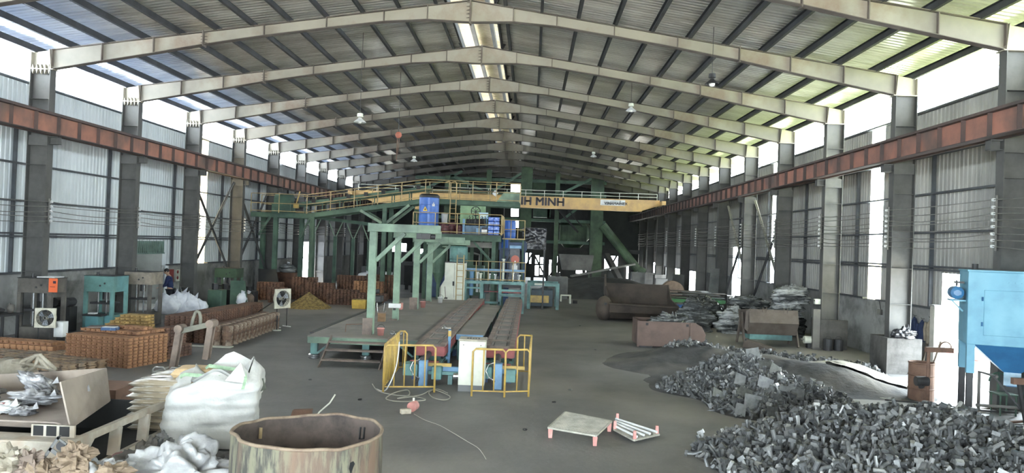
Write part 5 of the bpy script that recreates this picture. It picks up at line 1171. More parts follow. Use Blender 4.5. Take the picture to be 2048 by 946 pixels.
# rubbish bag, jackets, planks
blob('rubbish_bag', 'black rubbish bag slumped on the block plinth by the right doorway', 'bag', (10.4, 21.45, 1.09), 0.27, 1.3, 0.6, 0.75, mat('black_bag', (34, 34, 38), (22, 22, 24), 3, rough=0.3, bump=0.8, bscale=9, dist=0.03), 8)
def jacket(y, m, lab, z=1.5, h=0.62, w_=0.34):
    t = thing('hanging_jacket', lab, 'jacket', (11.3, y, z-h), 'jackets hung on the block wall')
    b = MB()
    def jf(u, v):
        ww = w_*(0.25+0.75*min(1, v*2.5))*(0.5-0.08*math.sin(v*6+y)); a = (u-0.5)*2
        return (11.34-0.10*math.cos(a*1.5)*min(1, v*3+0.2)-0.02*math.sin(a*9+v*3), y+a*ww, z-h*v-0.06*abs(a)*(1-v))
    b.grid(jf, 18, 14); b.build('cloth', m, t, smooth=True, solid=0.012)
    b = MB(); b.tube([(11.38, y, z+0.03), (11.3, y, z+0.03), (11.28, y, z+0.06)], 0.008, 5); b.build('hook', m_dark, t)
    for s in (-1, 1):
        b = MB(); b.tube([(11.26, y+s*w_*0.38, z-0.12), (11.25, y+s*w_*0.5, z-0.32), (11.27, y+s*w_*0.47, z-h*0.92)], 0.045, 8); b.build('arm_sleeve', m, t, smooth=True)
m_navy = mat('navy_cloth', (48, 64, 104), (36, 48, 82), 5, rough=0.9)
jacket(22.75, m_navy, 'navy work jacket hung farthest from the right doorway')
jacket(22.3, m_navy, 'navy work jacket hung between the other navy and the tan jacket', z=1.45)
jacket(21.85, mat('tan_cloth', (156, 142, 122), (130, 118, 100), 5, rough=0.9), 'tan jacket hung beside the concrete door jamb', z=1.52, h=0.7)
m_wood = mat('grey_wood_plank', (128, 112, 98), (100, 86, 74), 4, rough=0.85, stretch=(1, 1, 8))
for i, (xb, yb, xt, yt, zt) in enumerate(((10.95, 21.6, 11.33, 21.95, 1.0), (10.98, 21.15, 11.32, 21.26, 0.95))):
    b = MB(); b.bar((xb, yb, 0.03), (xt, yt, zt), 0.1, 0.035, up=Vector((1, 0, 0))); tag(b.build('wooden_plank', m_wood), ['wooden plank leaning against the block wall below the navy jackets', 'wooden plank leaning against the block wall, nearest the door jamb'][i], 'plank', 'planks leaning by the doorway')
b = MB(); b.bb(11.3, 11.37, 24.9, 25.15, 1.35, 1.52); tg = tag(b.build('switch_box', m_steel, bevel=0.01), 'small grey switch box with a cable on the block wall', 'switch box'); b = MB(); b.tube([(11.36, 25.02, 1.52), (11.35, 25.1, 1.75), (11.35, 25.3, 1.9)], 0.012, 5); b.build('cable', m_black, tg)
b = MB(); b.bb(9.9, 10.09, 26.75, 26.9, 1.5, 1.68); tg = tag(b.build('switch_box', m_cream, bevel=0.01), 'small cream switch box fixed to the column behind the tipping skip', 'switch box'); b = MB(); b.cyl((9.88, 26.8, 1.62), (9.9, 26.8, 1.62), 0.02, n=8); b.build('button', m_dark, tg)

# blue dust collector
cx0, cx1, cy0, cy1 = 8.78, 10.5, 15.55, 16.55
m_cyan = mat('sky_blue_paint', (92, 164, 192), (82, 150, 178), 1.6, rough=0.5, col3=(104, 172, 196), s3=1.2)
m_cyan_d = mat('strong_blue_paint', (40, 110, 164), (34, 96, 146), 2, rough=0.4)
t = thing('dust_collector', 'sky-blue steel dust collector cabinet with hopper bottom and side motor', 'dust collector', (8.78, 15.55, 0)); t.rotation_euler = (0, 0, R(-20))
b = MB(); b.bb(cx0, cx1, cy0, cy1, 1.52, 2.98); b.build('cabinet', m_cyan, t, bevel=0.012)
b = MB(); b.bb(cx0-0.02, cx1+0.02, cy0-0.02, cy1+0.02, 2.98, 3.01); b.build('roof_lip', m_cyan, t)
b = MB(); b.bb(cx0+0.28, cx1-0.3, cy0-0.02, cy0, 1.72, 2.62); d = b.build('door', m_cyan, t, bevel=0.008)
for z in (1.9, 2.4): b = MB(); b.cyl((cx0+0.25, cy0-0.03, z), (cx0+0.25, cy0-0.03, z+0.08), 0.015, n=8); b.build('hinge', m_cyan_d, d)
for i in range(9): b = MB(); b.cyl((cx0+0.7+i*0.11, cy0-0.012, 2.78), (cx0+0.7+i*0.11, cy0, 2.78), 0.012, n=8); b.build('rivet', m_cyan, t)
def frust(b, x0, x1, y0, y1, z1, xa, xb, ya, yb, z0):
    b.add([(x0, y0, z1), (x1, y0, z1), (x1, y1, z1), (x0, y1, z1), (xa, ya, z0), (xb, ya, z0), (xb, yb, z0), (xa, yb, z0)], [(0, 1, 5, 4), (1, 2, 6, 5), (2, 3, 7, 6), (3, 0, 4, 7), (3, 2, 1, 0), (4, 5, 6, 7)])
b = MB(); frust(b, cx0+0.14, cx1-0.14, cy0+0.05, cy1-0.05, 1.52, 9.5, 9.8, 15.9, 16.2, 0.98); b.build('hopper', m_cyan_d, t)
b = MB(); b.bb(9.5, 9.8, 15.88, 15.9, 0.72, 0.98); b.build('paper_notice', mat('notice_blue_white', (176, 206, 224), (150, 190, 214), 8, rough=0.7), t)
b = MB(); b.bb(9.55, 9.75, 15.9, 16.15, 0.7, 0.98); b.build('outlet', m_cyan_d, t)
for x, y in ((cx0+0.08, cy0+0.08), (cx1-0.08, cy0+0.08), (cx0+0.08, cy1-0.08), (cx1-0.08, cy1-0.08)):
    b = MB(); b.bb(x-0.07, x+0.07, y-0.07, y+0.07, 0.95, 1.52); b.build('upper_leg', m_cyan, t)
    b = MB(); b.ibeam((x, y, 0), (x, y, 0.95), 0.11, 0.11, 0.012); b.build('leg', m_dark, t)
b = MB(); b.bb(cx0-0.28, cx0, 15.75, 16.15, 2.36, 2.39); b.bar((cx0-0.02, 15.95, 2.15), (cx0-0.22, 15.95, 2.36), 0.03, 0.03); b.build('motor_shelf', m_cyan, t)
b = MB(); b.cyl((cx0-0.16, 15.75, 2.53), (cx0-0.16, 16.1, 2.53), 0.13, n=20); mo = b.build('motor', m_cyan_d, t, smooth=False)
b = MB(); b.lathe([(0.13, 0), (0.12, 0.03), (0.06, 0.05), (0.001, 0.05)], (cx0-0.16, 15.75, 2.53), 18, M=Matrix.Rotation(R(90), 3, 'X'), close=True)
for s in (-1, 1): b.box((cx0-0.16+s*0.05, 15.695, 2.53), (0.035, 0.012, 0.07))
b.build('end_cap', m_cyan_d, mo)
b = MB(); b.bb(cx0-0.2, cx0-0.02, 15.85, 15.93, 2.72, 2.76); b.cyl((cx0-0.15, 15.9, 2.66), (cx0-0.15, 15.9, 2.78), 0.02, n=8); b.build('pipe_stub', m_dark, mo)
b = MB(); b.cyl((9.0, 16.2, 3.0), (9.0, 16.2, 3.13), 0.06, n=12); b.build('vent_stub', m_dark, t)
b = MB(); b.tube([(8.95, 15.4, 0.35), (9.4, 15.5, 0.35), (10.4, 15.6, 0.35)], 0.03, 8); b.tube([(9.35, 15.7, 0.9), (9.15, 16.3, 0.9), (9.15, 16.3, 0.1)], 0.03, 8); b.build('pipe', m_steel, t)
# things under and around the collector
t = thing('steel_trestle', 'low brown steel trestle in front of the dust collector legs', 'trestle', (9.8, 14.9, 0))
b = MB(); b.bb(9.3, 10.3, 14.86, 14.96, 0.86, 0.98); b.build('top_bar', m_rust, t)
for x in (9.42, 10.2): b = MB(); b.bar((x, 14.9, 0.86), (x+0.08, 14.75, 0), 0.05, 0.05); b.build('leg', m_dark, t)
b = MB(); b.bar((9.0, 15.0, 0.98), (9.5, 14.9, 0.35), 0.03, 0.03); b.build('stay', m_dark, t)
t = thing('steel_barrel', 'mottled grey tapered steel barrel at the right edge below the trestle', 'barrel', (9.6, 13.7, 0))
b = MB(); b.lathe([(0.001, 0.02), (0.19, 0.0), (0.27, 0.62), (0.28, 0.64), (0.25, 0.64), (0.18, 0.03), (0.001, 0.04)], (9.62, 13.9, 0), 24); b.build('shell', mat('mottled_barrel', (120, 116, 118), (84, 78, 80), 6, rough=0.6, col3=(104, 76, 64), s3=3), t, smooth=False)
b = MB(); b.lathe([(0.283, 0.60), (0.292, 0.62), (0.283, 0.64)], (9.62, 13.9, 0), 24, close=True); b.build('rim', m_steel, t)
t = thing('green_chair', 'green plastic chair half hidden under the dust collector', 'chair', (9.9, 16.3, 0)); b = MB(); b.bb(9.8, 10.2, 16.1, 16.5, 0.42, 0.45); b.build('seat', m_dgreen, t, bevel=0.01); b = MB(); b.tube(arc((10.0, 16.5, 0.65), 0.19, 0, math.pi, 12), 0.02, 6); b.bb(9.98, 10.02, 16.48, 16.52, 0.45, 0.84); b.build('backrest', m_dgreen, t)
for x in (9.84, 10.16):
    for y in (16.14, 16.46): b = MB(); b.cyl((x, y, 0), (x, y, 0.42), 0.018, n=8); b.build('leg', m_dgreen, t)
t = thing('pedestal_grinder', 'rusty pipe stand with a motor head beside the doorway', 'stand', (8.55, 16.3, 0))
b = MB(); b.tube([(8.45, 16.35, 0), (8.45, 16.35, 1.25)], 0.035, 8); b.build('post', m_rust, t)
b = MB(); b.bb(8.4, 8.95, 16.3, 16.42, 1.24, 1.34); b.tube(arc((8.8, 16.36, 1.34), 0.12, 0, math.pi, 10), 0.015, 5); b.build('arm', m_rust, t)
b = MB(); b.cyl((8.2, 16.35, 0.62), (8.45, 16.35, 0.62), 0.1, n=14); b.cyl((8.3, 16.3, 0.5), (8.3, 16.4, 0.62), 0.06, n=10); b.build('motor', m_dark, t)
t = thing('rusty_drum', 'brown rusty drum beside the blue collector leg in the doorway', 'drum', (8.9, 17.2, 0)); b = MB(); b.lathe([(0.001, 0), (0.27, 0), (0.27, 0.25), (0.285, 0.27), (0.27, 0.29), (0.27, 0.55), (0.285, 0.57), (0.27, 0.59), (0.27, 0.84), (0.25, 0.84), (0.25, 0.2), (0.001, 0.2)], (8.95, 17.6, 0), 24); b.build('shell', m_rust, t); b = MB(); b.lathe([(0.27, 0.82), (0.285, 0.84), (0.27, 0.86), (0.25, 0.84)], (8.95, 17.6, 0), 24, close=True); b.build('rim', m_rust, t)
for i, (x0, y0, x1, y1, m) in enumerate(((8.95, 16.0, 10.2, 16.9, m_wood), (9.1, 15.2, 10.0, 15.5, m_rust), (9.0, 16.6, 10.3, 16.3, m_dark))):
    b = MB(); b.bar((x0, y0, 0.03), (x1, y1, 0.05), 0.07, 0.04); tag(b.build('floor_bar', m), ['wooden batten on the floor under the dust collector', 'rusty flat bar on the floor before the collector legs', 'dark steel bar on the floor deep under the collector'][i], 'bar')
t = thing('red_pipe', 'long reddish pipe lying outside the right doorway', 'pipe', (14, 20, 0)); b = MB(); b.cyl((11.9, 22.2, 0.5), (15.5, 18.5, 0.5), 0.09, n=12); b.build('tube', m_pink, t); b = MB(); b.bb(12.3, 12.5, 21.5, 21.9, -0.03, 0.42); b.bb(15, 15.2, 18.7, 19.1, -0.03, 0.42); b.build('support', m_block, t)

# stillage cages lying on the floor
def cage(P, flip, lab, group):
    A, B_, C_, D = [Vector(p) for p in P]; zt = 0.17
    t = thing('wire_stillage', lab, 'stillage', A, group)
    m = mat('dusty_galvanised', (186, 182, 166), (156, 152, 138), 5, rough=0.5, metal=0.2)
    up = Vector((0, 0, zt if not flip else 0.06))
    def L(u, v): return A.lerp(B_, u).lerp(D.lerp(C_, u), v)+up
    b = MB()
    for p, q in ((L(0, 0), L(1, 0)), (L(1, 0), L(1, 1)), (L(1, 1), L(0, 1)), (L(0, 1), L(0, 0))): b.bar(p, q, 0.03, 0.03)
    b.build('frame', m, t)
    b = MB(); n = 22
    for i in range(1, n): b.bar(L(0, i/n)+Vector((0, 0, 0.012)), L(1, i/n)+Vector((0, 0, 0.012)), 0.012, 0.012)
    for u in (0.12, 0.3, 0.5, 0.7, 0.88): b.bar(L(u, 0)-Vector((0, 0, 0.005)), L(u, 1)-Vector((0, 0, 0.005)), 0.025, 0.015)
    b.build('wire_mesh', m, t)
    for u in (0.03, 0.97):
        for v in (0.04, 0.96):
            p = L(u, v); b = MB()
            if flip: b.box(p+Vector((0, 0, 0.08)), (0.055, 0.055, 0.13), taper=0.8)
            else: b.box((p.x, p.y, 0.075), (0.06, 0.06, 0.15), taper=1.25)
            b.build('foot', m_pink, t)
    if flip:
        b = MB()
        for v in (0.1, 0.38, 0.62, 0.9): b.cyl(L(0, v)+Vector((0, 0, 0.05)), L(1, v)+Vector((0, 0, 0.05)), 0.022, n=8)
        b.build('rod', m_white, t)
cage((G(1096, 876), G(1191, 893), G(1222, 862), G(1130, 843)), False, 'wire stillage base standing on pink feet on the open floor', 'wire stillage bases')
cage((G(1228, 866), G(1268, 888), G(1318, 876), G(1232, 848)), True, 'wire stillage base lying upside down with its feet pointing up', 'wire stillage bases')

# far right clutter
t = thing('sheet_stack_rack', 'green low rack piled with loose sheet-metal offcuts near the right wall', 'rack', (9.0, 40, 0)); b = MB(); b.bb(7.2, 10.0, 39.2, 40.8, 0.55, 0.72); b.build('top', mat('bright_green_paint', (96, 176, 110), (76, 146, 90), 2, rough=0.5), t)
for x in (7.4, 9.8):
    for y in (39.4, 40.6): b = MB(); b.bb(x-0.06, x+0.06, y-0.06, y+0.06, 0, 0.55); b.build('leg', m_dgreen, t)
r = random.Random(4)
for i in range(9):
    x, y = 8.5+r.uniform(-0.5, 0.6), 40+r.uniform(-0.3, 0.3); z = 0.735+i*0.045; b = MB(); b.box((x, y, z), (r.uniform(1.3, 2.6), r.uniform(0.5, 1.1), 0.02), M=Euler((0, r.uniform(-0.012, 0.012), r.uniform(-0.25, 0.25))).to_matrix().to_4x4())
    tag(b.build('metal_sheet', m_platescrap if i % 2 else m_bucket), '%s metal sheet %s in the stack on the green rack' % (('brown', 'grey')[i % 2], 'lowest' if i == 0 else ORD[i]+' from the bottom'), 'metal sheet', 'metal sheets on the green rack')
for i, (x, y, z, m, lab) in enumerate(((7.4, 37.2, 0.3, m_tank, 'blue steel drum lying on its side beside the curved bucket'), (6.9, 42.5, 0.3, m_blue, 'pale blue drum lying farther back beyond the curved bucket'))):
    t = thing('drum', lab, 'drum', (x, y, 0)); b = MB(); b.cyl((x-0.42, y, z), (x+0.42, y, z), 0.29, n=22)
    for q in (-0.15, 0.15): b.cyl((x+q-0.015, y, z), (x+q+0.015, y, z), 0.302, n=22)
    b.build('shell', m, t); b = MB(); b.cyl((x-0.44, y, z), (x-0.41, y, z), 0.30, n=22); b.build('lid', m_black, t)
t = thing('cable_reel', 'large round wooden cable reel near the far right openings', 'reel', (8.6, 46, 0)); b = MB()
for y in (46, 46.6): b.cyl((8.6, y, 0.68), (8.6, y+0.05, 0.68), 0.68, n=28)
b.build('flange_disc', mat('reel_wood', (112, 92, 74), (90, 72, 58), 4, rough=0.9), t); b = MB(); b.cyl((8.6, 46.05, 0.68), (8.6, 46.6, 0.68), 0.35, n=18); b.build('drum_core', m_dark, t); b = MB(); b.bb(8.2, 9.0, 45.95, 46, 0.64, 0.72); b.build('batten', m_wood, t)
blob('round_bag', 'pale grey round bag beside the wooden cable reel', 'bag', (7.3, 46, 0.30), 0.6, 0.9, 0.8, 0.9, m_fgrey, 5, nz=0.15)
blob('round_bag', 'small pale bag between the blue drum and the film bales', 'bag', (7.9, 36.5, 0.185), 0.42, 1.0, 0.8, 0.8, m_filmlt, 15, nz=0.2)
for i, (x, y, w_, h) in enumerate(((9.9, 51, 0.7, 1.6), (9.6, 56, 0.9, 1.1), (8.9, 63, 1.1, 1.3), (9.9, 44.2, 0.8, 0.9))):
    t = thing('wall_side_cabinet', ['tall grey cabinet against a far right column', 'low grey cabinet between the far right openings', 'square grey machine box near the furnace deck', 'low cabinet beside the narrow right opening'][i], 'cabinet', (x, y, 0)); b = MB(); b.bb(x-w_/2, x+w_/2, y, y+0.6, 0, h); b.build('body', m_fgrey, t, bevel=0.02); b = MB(); b.bb(x-w_/2+0.06, x+w_/2-0.06, y-0.015, y, 0.1, h-0.1); b.build('door', m_fgrey, t)
t = thing('leaning_sheet', 'large bent grey sheet metal panel hanging beside a right-hand column', 'metal sheet', (10.0, 36.2, 0)); b = MB(); b.grid(lambda u, v: (9.55+0.5*u+0.1*v, 41.2+0.05*math.sin(v*5+u*3), 0.3+2.0*v), 8, 10); b.build('sheet', m_fgrey, t, solid=0.01); b = MB(); b.bb(9.6, 10.1, 41.2, 41.35, 0, 0.32); b.build('stand', m_dark, t)
b = MB(); b.bb(8.9, 9.9, 34.0, 34.05, 0.55, 0.6)
for k in range(6): b.bb(8.9+k*0.19, 8.93+k*0.19, 34.0, 34.05, 0.1, 0.6)
t = thing('low_barrier', 'low dark barrier rack with a red end box behind the bales', 'barrier', (9.4, 34, 0)); b.build('bars', m_dark, t); b = MB(); b.bb(9.95, 10.4, 33.9, 34.3, 0, 0.75); b.build('end_box', m_dred, t)
t = thing('wall_shelf_table', 'light steel work table in front of the tall right opening', 'table', (10.6, 42, 0)); b = MB(); b.bb(10.0, 11.1, 41.9, 42.5, 0.78, 0.82); b.build('top', m_steel, t)
for x in (10.05, 11.05):
    for y in (41.95, 42.45): b = MB(); b.bb(x-0.025, x+0.025, y-0.025, y+0.025, 0, 0.78); b.build('leg', m_steel, t)
t = thing('skip_lid', 'brown triangular steel flap on the sand before the tipping skip', 'steel flap', (7.5, 25.6, 0)); b = MB(); b.prism([(7.2, 25.9, 0.02), (7.3, 25.9, 0.3), (8.1, 25.2, 0.08), (8.0, 25.2, 0.02)], (0.1, 0.3, 0)); b.build('plate', m_bucket, t); b = MB(); b.cyl((7.3, 25.85, 0.28), (7.45, 26.1, 0.28), 0.03, n=8); b.build('hinge', m_dark, t)

# bus wires along both rows of columns
for s, xw, side, zs in ((1, -13.98, 'left', (3.93, 3.80, 3.66, 3.50, 3.38)), (-1, 10.04, 'right', (4.53, 4.37, 4.23, 4.09, 3.95, 3.79, 3.65, 3.52))):
    n = len(zs)
    for i, z in enumerate(zs):
        o = MB(); pts = []
        for a, c in zip(FR, FR[1:]):
            for k in range(5): u = k/5; pts.append((xw+s*0.06, a+(c-a)*u, z-0.10*4*u*(1-u)*(0.6+0.4*math.sin(i*2.1+a))))
        pts.append((xw+s*0.06, FR[-1], z)); o.tube(pts, 0.011, 5)
        pos = 'topmost' if i == 0 else 'lowest' if i == n-1 else ORD[i]+' from the top'
        w_ = tag(o.build('bus_wire', m_steel, smooth=True, origin=(xw, FR[0], z)), '%s of the parallel sagging wires strung along the %s columns' % (pos, side), 'wire', 'parallel wires on the %s columns' % side)
    for k, y in enumerate(FR[3:12]):
        t = thing('insulator_bracket', 'wire insulator bracket on the %s wall column, %s from the camera' % (side, ORD[k+1]), 'insulator', (xw, y, 3.4), 'wire insulator brackets')
        b = MB(); b.bb(xw-0.02, xw+0.02, y-0.03, y+0.03, min(zs)-0.1, max(zs)+0.1); b.build('strap', m_steel, t)
        for z in zs: b = MB(); b.cyl((xw, y, z), (xw+s*0.085, y, z), 0.032, n=8); b.build('insulator', m_white, t)
# ================================================================ LEFT SIDE
m_cast = mat('rusty_casting', (178, 124, 80), (134, 90, 62), 2.2, rough=0.85, bump=0.15, col3=(164, 112, 76), s3=1.2)
m_castd = mat('dark_rusty_casting', (128, 88, 66), (92, 66, 54), 2.5, rough=0.85)
m_casty = mat('yellow_rust_casting', (192, 154, 82), (150, 116, 62), 3, rough=0.8)
m_castg = mat('grey_rust_casting', (172, 140, 106), (130, 116, 102), 3, rough=0.8)
def casting_mb(w=0.142, d=0.15, h=0.069):
    b = MB(); b.box((0, 0, h/2), (w*0.78, d*0.8, h*0.96)); b.box((0, 0, h*0.16), (w, d*0.92, h*0.26)); b.box((0, 0, h*0.84), (w, d*0.92, h*0.26)); b.box((0, -d*0.43, h*0.5), (w*0.4, d*0.12, h*0.5)); return b
CM = {'flat': casting_mb(), 'tall': casting_mb(0.15, 0.15, 0.30), 'slab': casting_mb(0.24, 0.2, 0.09)}
rest = {}
cproto = {}
def put_casting(kind, m, p, rz, indiv, lab, group):
    global rest
    if indiv:
        key = (kind, m.name)
        if key not in cproto:
            q = MB(); q.v = list(CM[kind].v); q.f = [list(f) for f in CM[kind].f]; q.m = list(CM[kind].m); q.st = []
            o = cproto[key] = q.build('iron_casting', m, origin=(0, 0, 0))
        else:
            o = cproto[key].copy(); C.objects.link(o)
        o.location = p; o.rotation_euler = (0, 0, rz); tag(o, lab, 'casting', group)
    else:
        s = rest.setdefault(m.name, MB()); q = CM[kind]; s.add(q.v, q.f, Matrix.Translation(p) @ Matrix.Rotation(rz, 4, 'Z'))
rc = random.Random(3)
def stack(o, ang, nx, ny, nz, kind, m, lab, group, show=None, dims=(0.155, 0.16, 0.078), drop=None, jit=0.006):
    """grid of castings; o = front right corner, rows run away along the rotated axes; only the outer shell is built"""
    ca, sa = math.cos(ang), math.sin(ang)
    for k in range(nz):
        for j in range(ny):
            for i in range(nx):
                if drop and drop(i, j, k): continue
                if 0 < i < nx-1 and 1 < j < ny-1 and k < nz-2: continue
                lx, ly = -(i+0.5)*dims[0], (j+0.5)*dims[1]
                x = o[0]+lx*ca-ly*sa; y = o[1]+lx*sa+ly*ca
                iv = bool(show and show(i, j, k))
                put_casting(kind, m, (x+rc.uniform(-jit, jit), y+rc.uniform(-jit, jit), o[2]+k*dims[2]), ang+rc.uniform(-0.03, 0.03), iv, lab(i, j, k) if callable(lab) else lab, group)
A_ = R(-15.5)
stack((-9.17, 17.41, 0), A_, 12, 8, 9, 'flat', m_cast, lambda i, j, k: 'orange casting in the big stack %s, %s layer up, %s from the %s corner' % (('front', ORD[k], ORD[i], 'aisle') if j == 0 else ('side', ORD[k], ORD[j], 'front')), 'castings in the big square stack', lambda i, j, k: j == 0 or i == 0)
stack((-9.3, 18.0, 0.702), A_, 11, 6, 1, 'flat', m_cast, 'orange rusty casting in the top layer of the big square stack', 'castings in the big square stack', lambda i, j, k: False)
stack((-9.28, 18.3, 0.78), A_, 5, 2, 1, 'flat', m_cast, lambda i, j, k: 'orange casting in the short row atop the big stack, %s from the aisle' % ORD[i], 'castings on top of the big stack', lambda i, j, k: j == 0)
stack((-8.95, 18.9, 0), R(-12), 3, 6, 4, 'flat', m_castd, 'dark casting in the small stack behind the big square one', 'castings in the small dark stack', None, (0.15, 0.16, 0.078))
stack((-9.05, 19.0, 0.31), R(-12), 2, 5, 6, 'flat', m_castd, 'x', 'x', None)
# yellow stack behind
for k in range(5): stack((-10.55-0.06*k, 20.9+0.1*k, 0.42+k*0.078), R(-6), 9-k, 3, 1, 'flat', m_casty, lambda i, j, k2, k=k: 'yellowish casting in the stepped stack, %s layer up, %s from the aisle' % (ORD[k], ORD[i]), 'yellowish castings', lambda i, j, k2, k=k: j == 0 and k > 2)
stack((-10.5, 20.9, 0), R(-6), 9, 3, 5, 'flat', m_castd, 'x', 'x', None)
# left stack by the frame edge
stack((-11.5, 18.3, 0), R(-8), 12, 4, 1, 'tall', m_cast, lambda i, j, k: ('upright orange casting in the low stack before the fan, %s along the front' % ORD[i]) if j == 0 else ('upright orange casting on the end of the low stack before the fan, %s row back' % ORD[j]), 'upright castings at the left edge', lambda i, j, k: j == 0 or i == 0, (0.17, 0.17, 0.3))
stack((-11.6, 18.4, 0.30), R(-8), 11, 3, 1, 'flat', m_cast, lambda i, j, k: 'flat orange casting on top of the low stack before the fan, %s from the aisle' % ORD[i], 'upright castings at the left edge', lambda i, j, k: j == 0, (0.17, 0.17, 0.08))
# loose low rows
stack((-10.0, 16.5, 0), R(-18), 12, 6, 2, 'slab', m_castg, 'x', 'x', None, (0.3, 0.27, 0.10), jit=0.02)
stack((-11.2, 15.6, 0), R(-18), 6, 4, 3, 'slab', m_cast, 'x', 'x', None, (0.27, 0.24, 0.095), jit=0.02)
# stack B, ridge, coils
stack((-9.75, 21.85, 0), R(-3), 5, 26, 10, 'flat', m_castd, lambda i, j, k: 'brown casting ending the long stack, %s layer up, %s from the rings' % (ORD[k], ORD[i]), 'castings in the long brown stack', lambda i, j, k: j == 0 and k > 5, (0.155, 0.17, 0.078))
stack((-9.35, 21.9, 0), R(-3), 2, 20, 6, 'flat', m_castd, 'x', 'x', None, (0.155, 0.17, 0.078))
stack((-9.9, 26.7, 0), R(3), 4, 10, 8, 'flat', m_castd, 'x', 'x', None, (0.155, 0.2, 0.085))
def coil_mb():
    b = MB()
    for i in range(6): b.cyl((0, 0, i*0.095), (0, 0, i*0.095+0.08), 0.15+0.01*(i % 2), n=12); b.cyl((0, 0, i*0.095+0.08), (0, 0, i*0.095+0.095), 0.13, n=12)
    return b
m_coil = mat('brown_coil_castings', (132, 98, 74), (92, 70, 58), 4, rough=0.7, col3=(168, 150, 128), s3=5)
cq = coil_mb(); cq.st = []; c0 = cq.build('ring_casting_pile', m_coil, origin=(0, 0, 0)); n_ = 0
for j in range(13):
    for i in range(2):
        o = c0 if n_ == 0 else c0.copy()
        if n_: C.objects.link(o)
        o.location = (-8.55-i*0.34-0.012*j+rc.uniform(-.02, .02), 21.7+j*0.36, 0); o.rotation_euler = (rc.uniform(-.03, .03), rc.uniform(-.03, .03), 0)
        tag(o, 'upright pile of brown ring castings, %s from the near end, %s row' % (ORD[j], ('outer', 'inner')[i]), 'casting pile', 'piles of ring castings'); n_ += 1
b = MB(); b.box((-8.9, 21.35, 0.012), (1.2, 0.25, 0.02)); tag(b.build('cardboard_strip', m_cream), 'pale cardboard strip on the floor at the end of the ring castings', 'cardboard')
# stacks deeper in the hall
deep = [(-9.6, 37.2, 8, 3, 12, m_castd), (-8.2, 36.4, 9, 3, 9, m_castd), (-6.7, 35.9, 8, 3, 8, m_castd), (-10.9, 38.5, 7, 4, 14, m_castd), (-12.3, 37.5, 7, 4, 11, m_castd), (-11.6, 36.2, 5, 3, 9, m_castd), (-8.8, 40.6, 9, 3, 15, m_castd), (-7.3, 41.0, 9, 3, 16, m_castd), (-7.4, 38.6, 9, 3, 13, m_cast)]
for i, (x, y, nx, ny, nz, m) in enumerate(deep):
    stack((x, y, 0), R(-4+i % 3*3), nx, ny, nz, 'flat', m, 'x', 'x', None, (0.17, 0.17, 0.082), jit=0.012)
nm_ = {'rusty_casting': 'orange', 'dark_rusty_casting': 'dark brown', 'yellow_rust_casting': 'yellowish', 'grey_rust_casting': 'grey-topped'}
for k, q in rest.items():
    q.st = []; tag(q.build('stacked_castings', _M[k], origin=(-9, 20, 0)), 'remaining %s castings filling the stacks on the left of the hall' % nm_[k], 'castings', kind='stuff')
# things on the big stack
t = thing('blue_tray', 'small blue plastic tray lying on the big casting stack', 'tray', (-10.0, 18.3, 0.78)); b = MB(); b.box((-10.02, 18.15, 0.815), (0.34, 0.22, 0.07), rz=0.1); b.build('tray', mat('tray_blue', (58, 92, 140), (130, 150, 170), 4, 0.55, 0.65, rough=0.5), t); b = MB(); b.box((-10.02, 18.15, 0.855), (0.30, 0.18, 0.015), rz=0.1); b.build('papers', m_white, t)
b = MB(); b.box((-10.3, 18.6, 0.80), (0.9, 0.35, 0.03), rz=0.25); tag(b.build('cover_board', m_slab), 'grey board lying on the big casting stack behind the blue tray', 'board')

# presses along the wall
def press(x, y, w, d, zt, zh, zb, m, mtop, lab, rz=0.0, side=None, zbase=0.45):
    t = thing('hydraulic_press', lab, 'press', (x, y, 0), 'hydraulic presses along the left wall')
    b = MB(); b.bb(x-w/2, x+w/2, y-d/2, y+d/2, zh, zt); h = b.build('head_box', mtop, t, bevel=0.01)
    b = MB(); b.bb(x-w/2-0.01, x+w/2+0.01, y-d/2-0.01, y+d/2+0.01, zt, zt+0.015); b.build('head_lid', m_dark, t)
    for sx in (-1, 1):
        for sy in (-1, 1): b = MB(); b.bb(x+sx*(w/2-0.05)-0.05, x+sx*(w/2-0.05)+0.05, y+sy*(d/2-0.05)-0.05, y+sy*(d/2-0.05)+0.05, zbase, zh); b.build('corner_post', m, t)
    b = MB(); b.bb(x-w/2, x+w/2, y-d/2, y+d/2, 0, zbase); b.build('base_box', m, t, bevel=0.01)
    for sx in (-0.16, 0.12): b = MB(); b.cyl((x+sx*w, y-d*0.2, zbase), (x+sx*w, y-d*0.2, zh), 0.028, n=10); b.build('guide_rod', m_chrome, t)
    b = MB(); b.bb(x-w*0.36, x+w*0.32, y-d*0.35, y+d*0.3, zbase+(zh-zbase)*0.45, zbase+(zh-zbase)*0.45+0.06); b.build('platen', m_dark, t)
    b = MB(); b.cyl((x-w*0.02, y, zh-0.25), (x-w*0.02, y, zh), 0.09, n=14); b.build('ram', m_dark, t)
    b = MB()
    for k, (u, v) in enumerate(((0.05, 0.4), (0.2, 0.55))): b.cyl((x+u*w, y-d/2-0.012, zh+(zt-zh)*v), (x+u*w, y-d/2, zh+(zt-zh)*v), 0.03, n=10)
    b.build('knob', m_dark, t); b = MB(); b.cyl((x-w*0.2, y-d*0.2, zt+0.015), (x-w*0.2, y-d*0.2, zt+0.12), 0.04, n=8); b.build('cap', m_dark, t)
    return t
m_pg = mat('press_grey', (98, 92, 84), (72, 68, 64), 2, rough=0.7); m_ptop = mat('press_brown_grey', (146, 134, 116), (112, 102, 90), 3, rough=0.7)
m_pteal = mat('press_teal', (98, 148, 142), (76, 118, 114), 1.5, rough=0.6, col3=(98, 170, 180), s3=0.6)
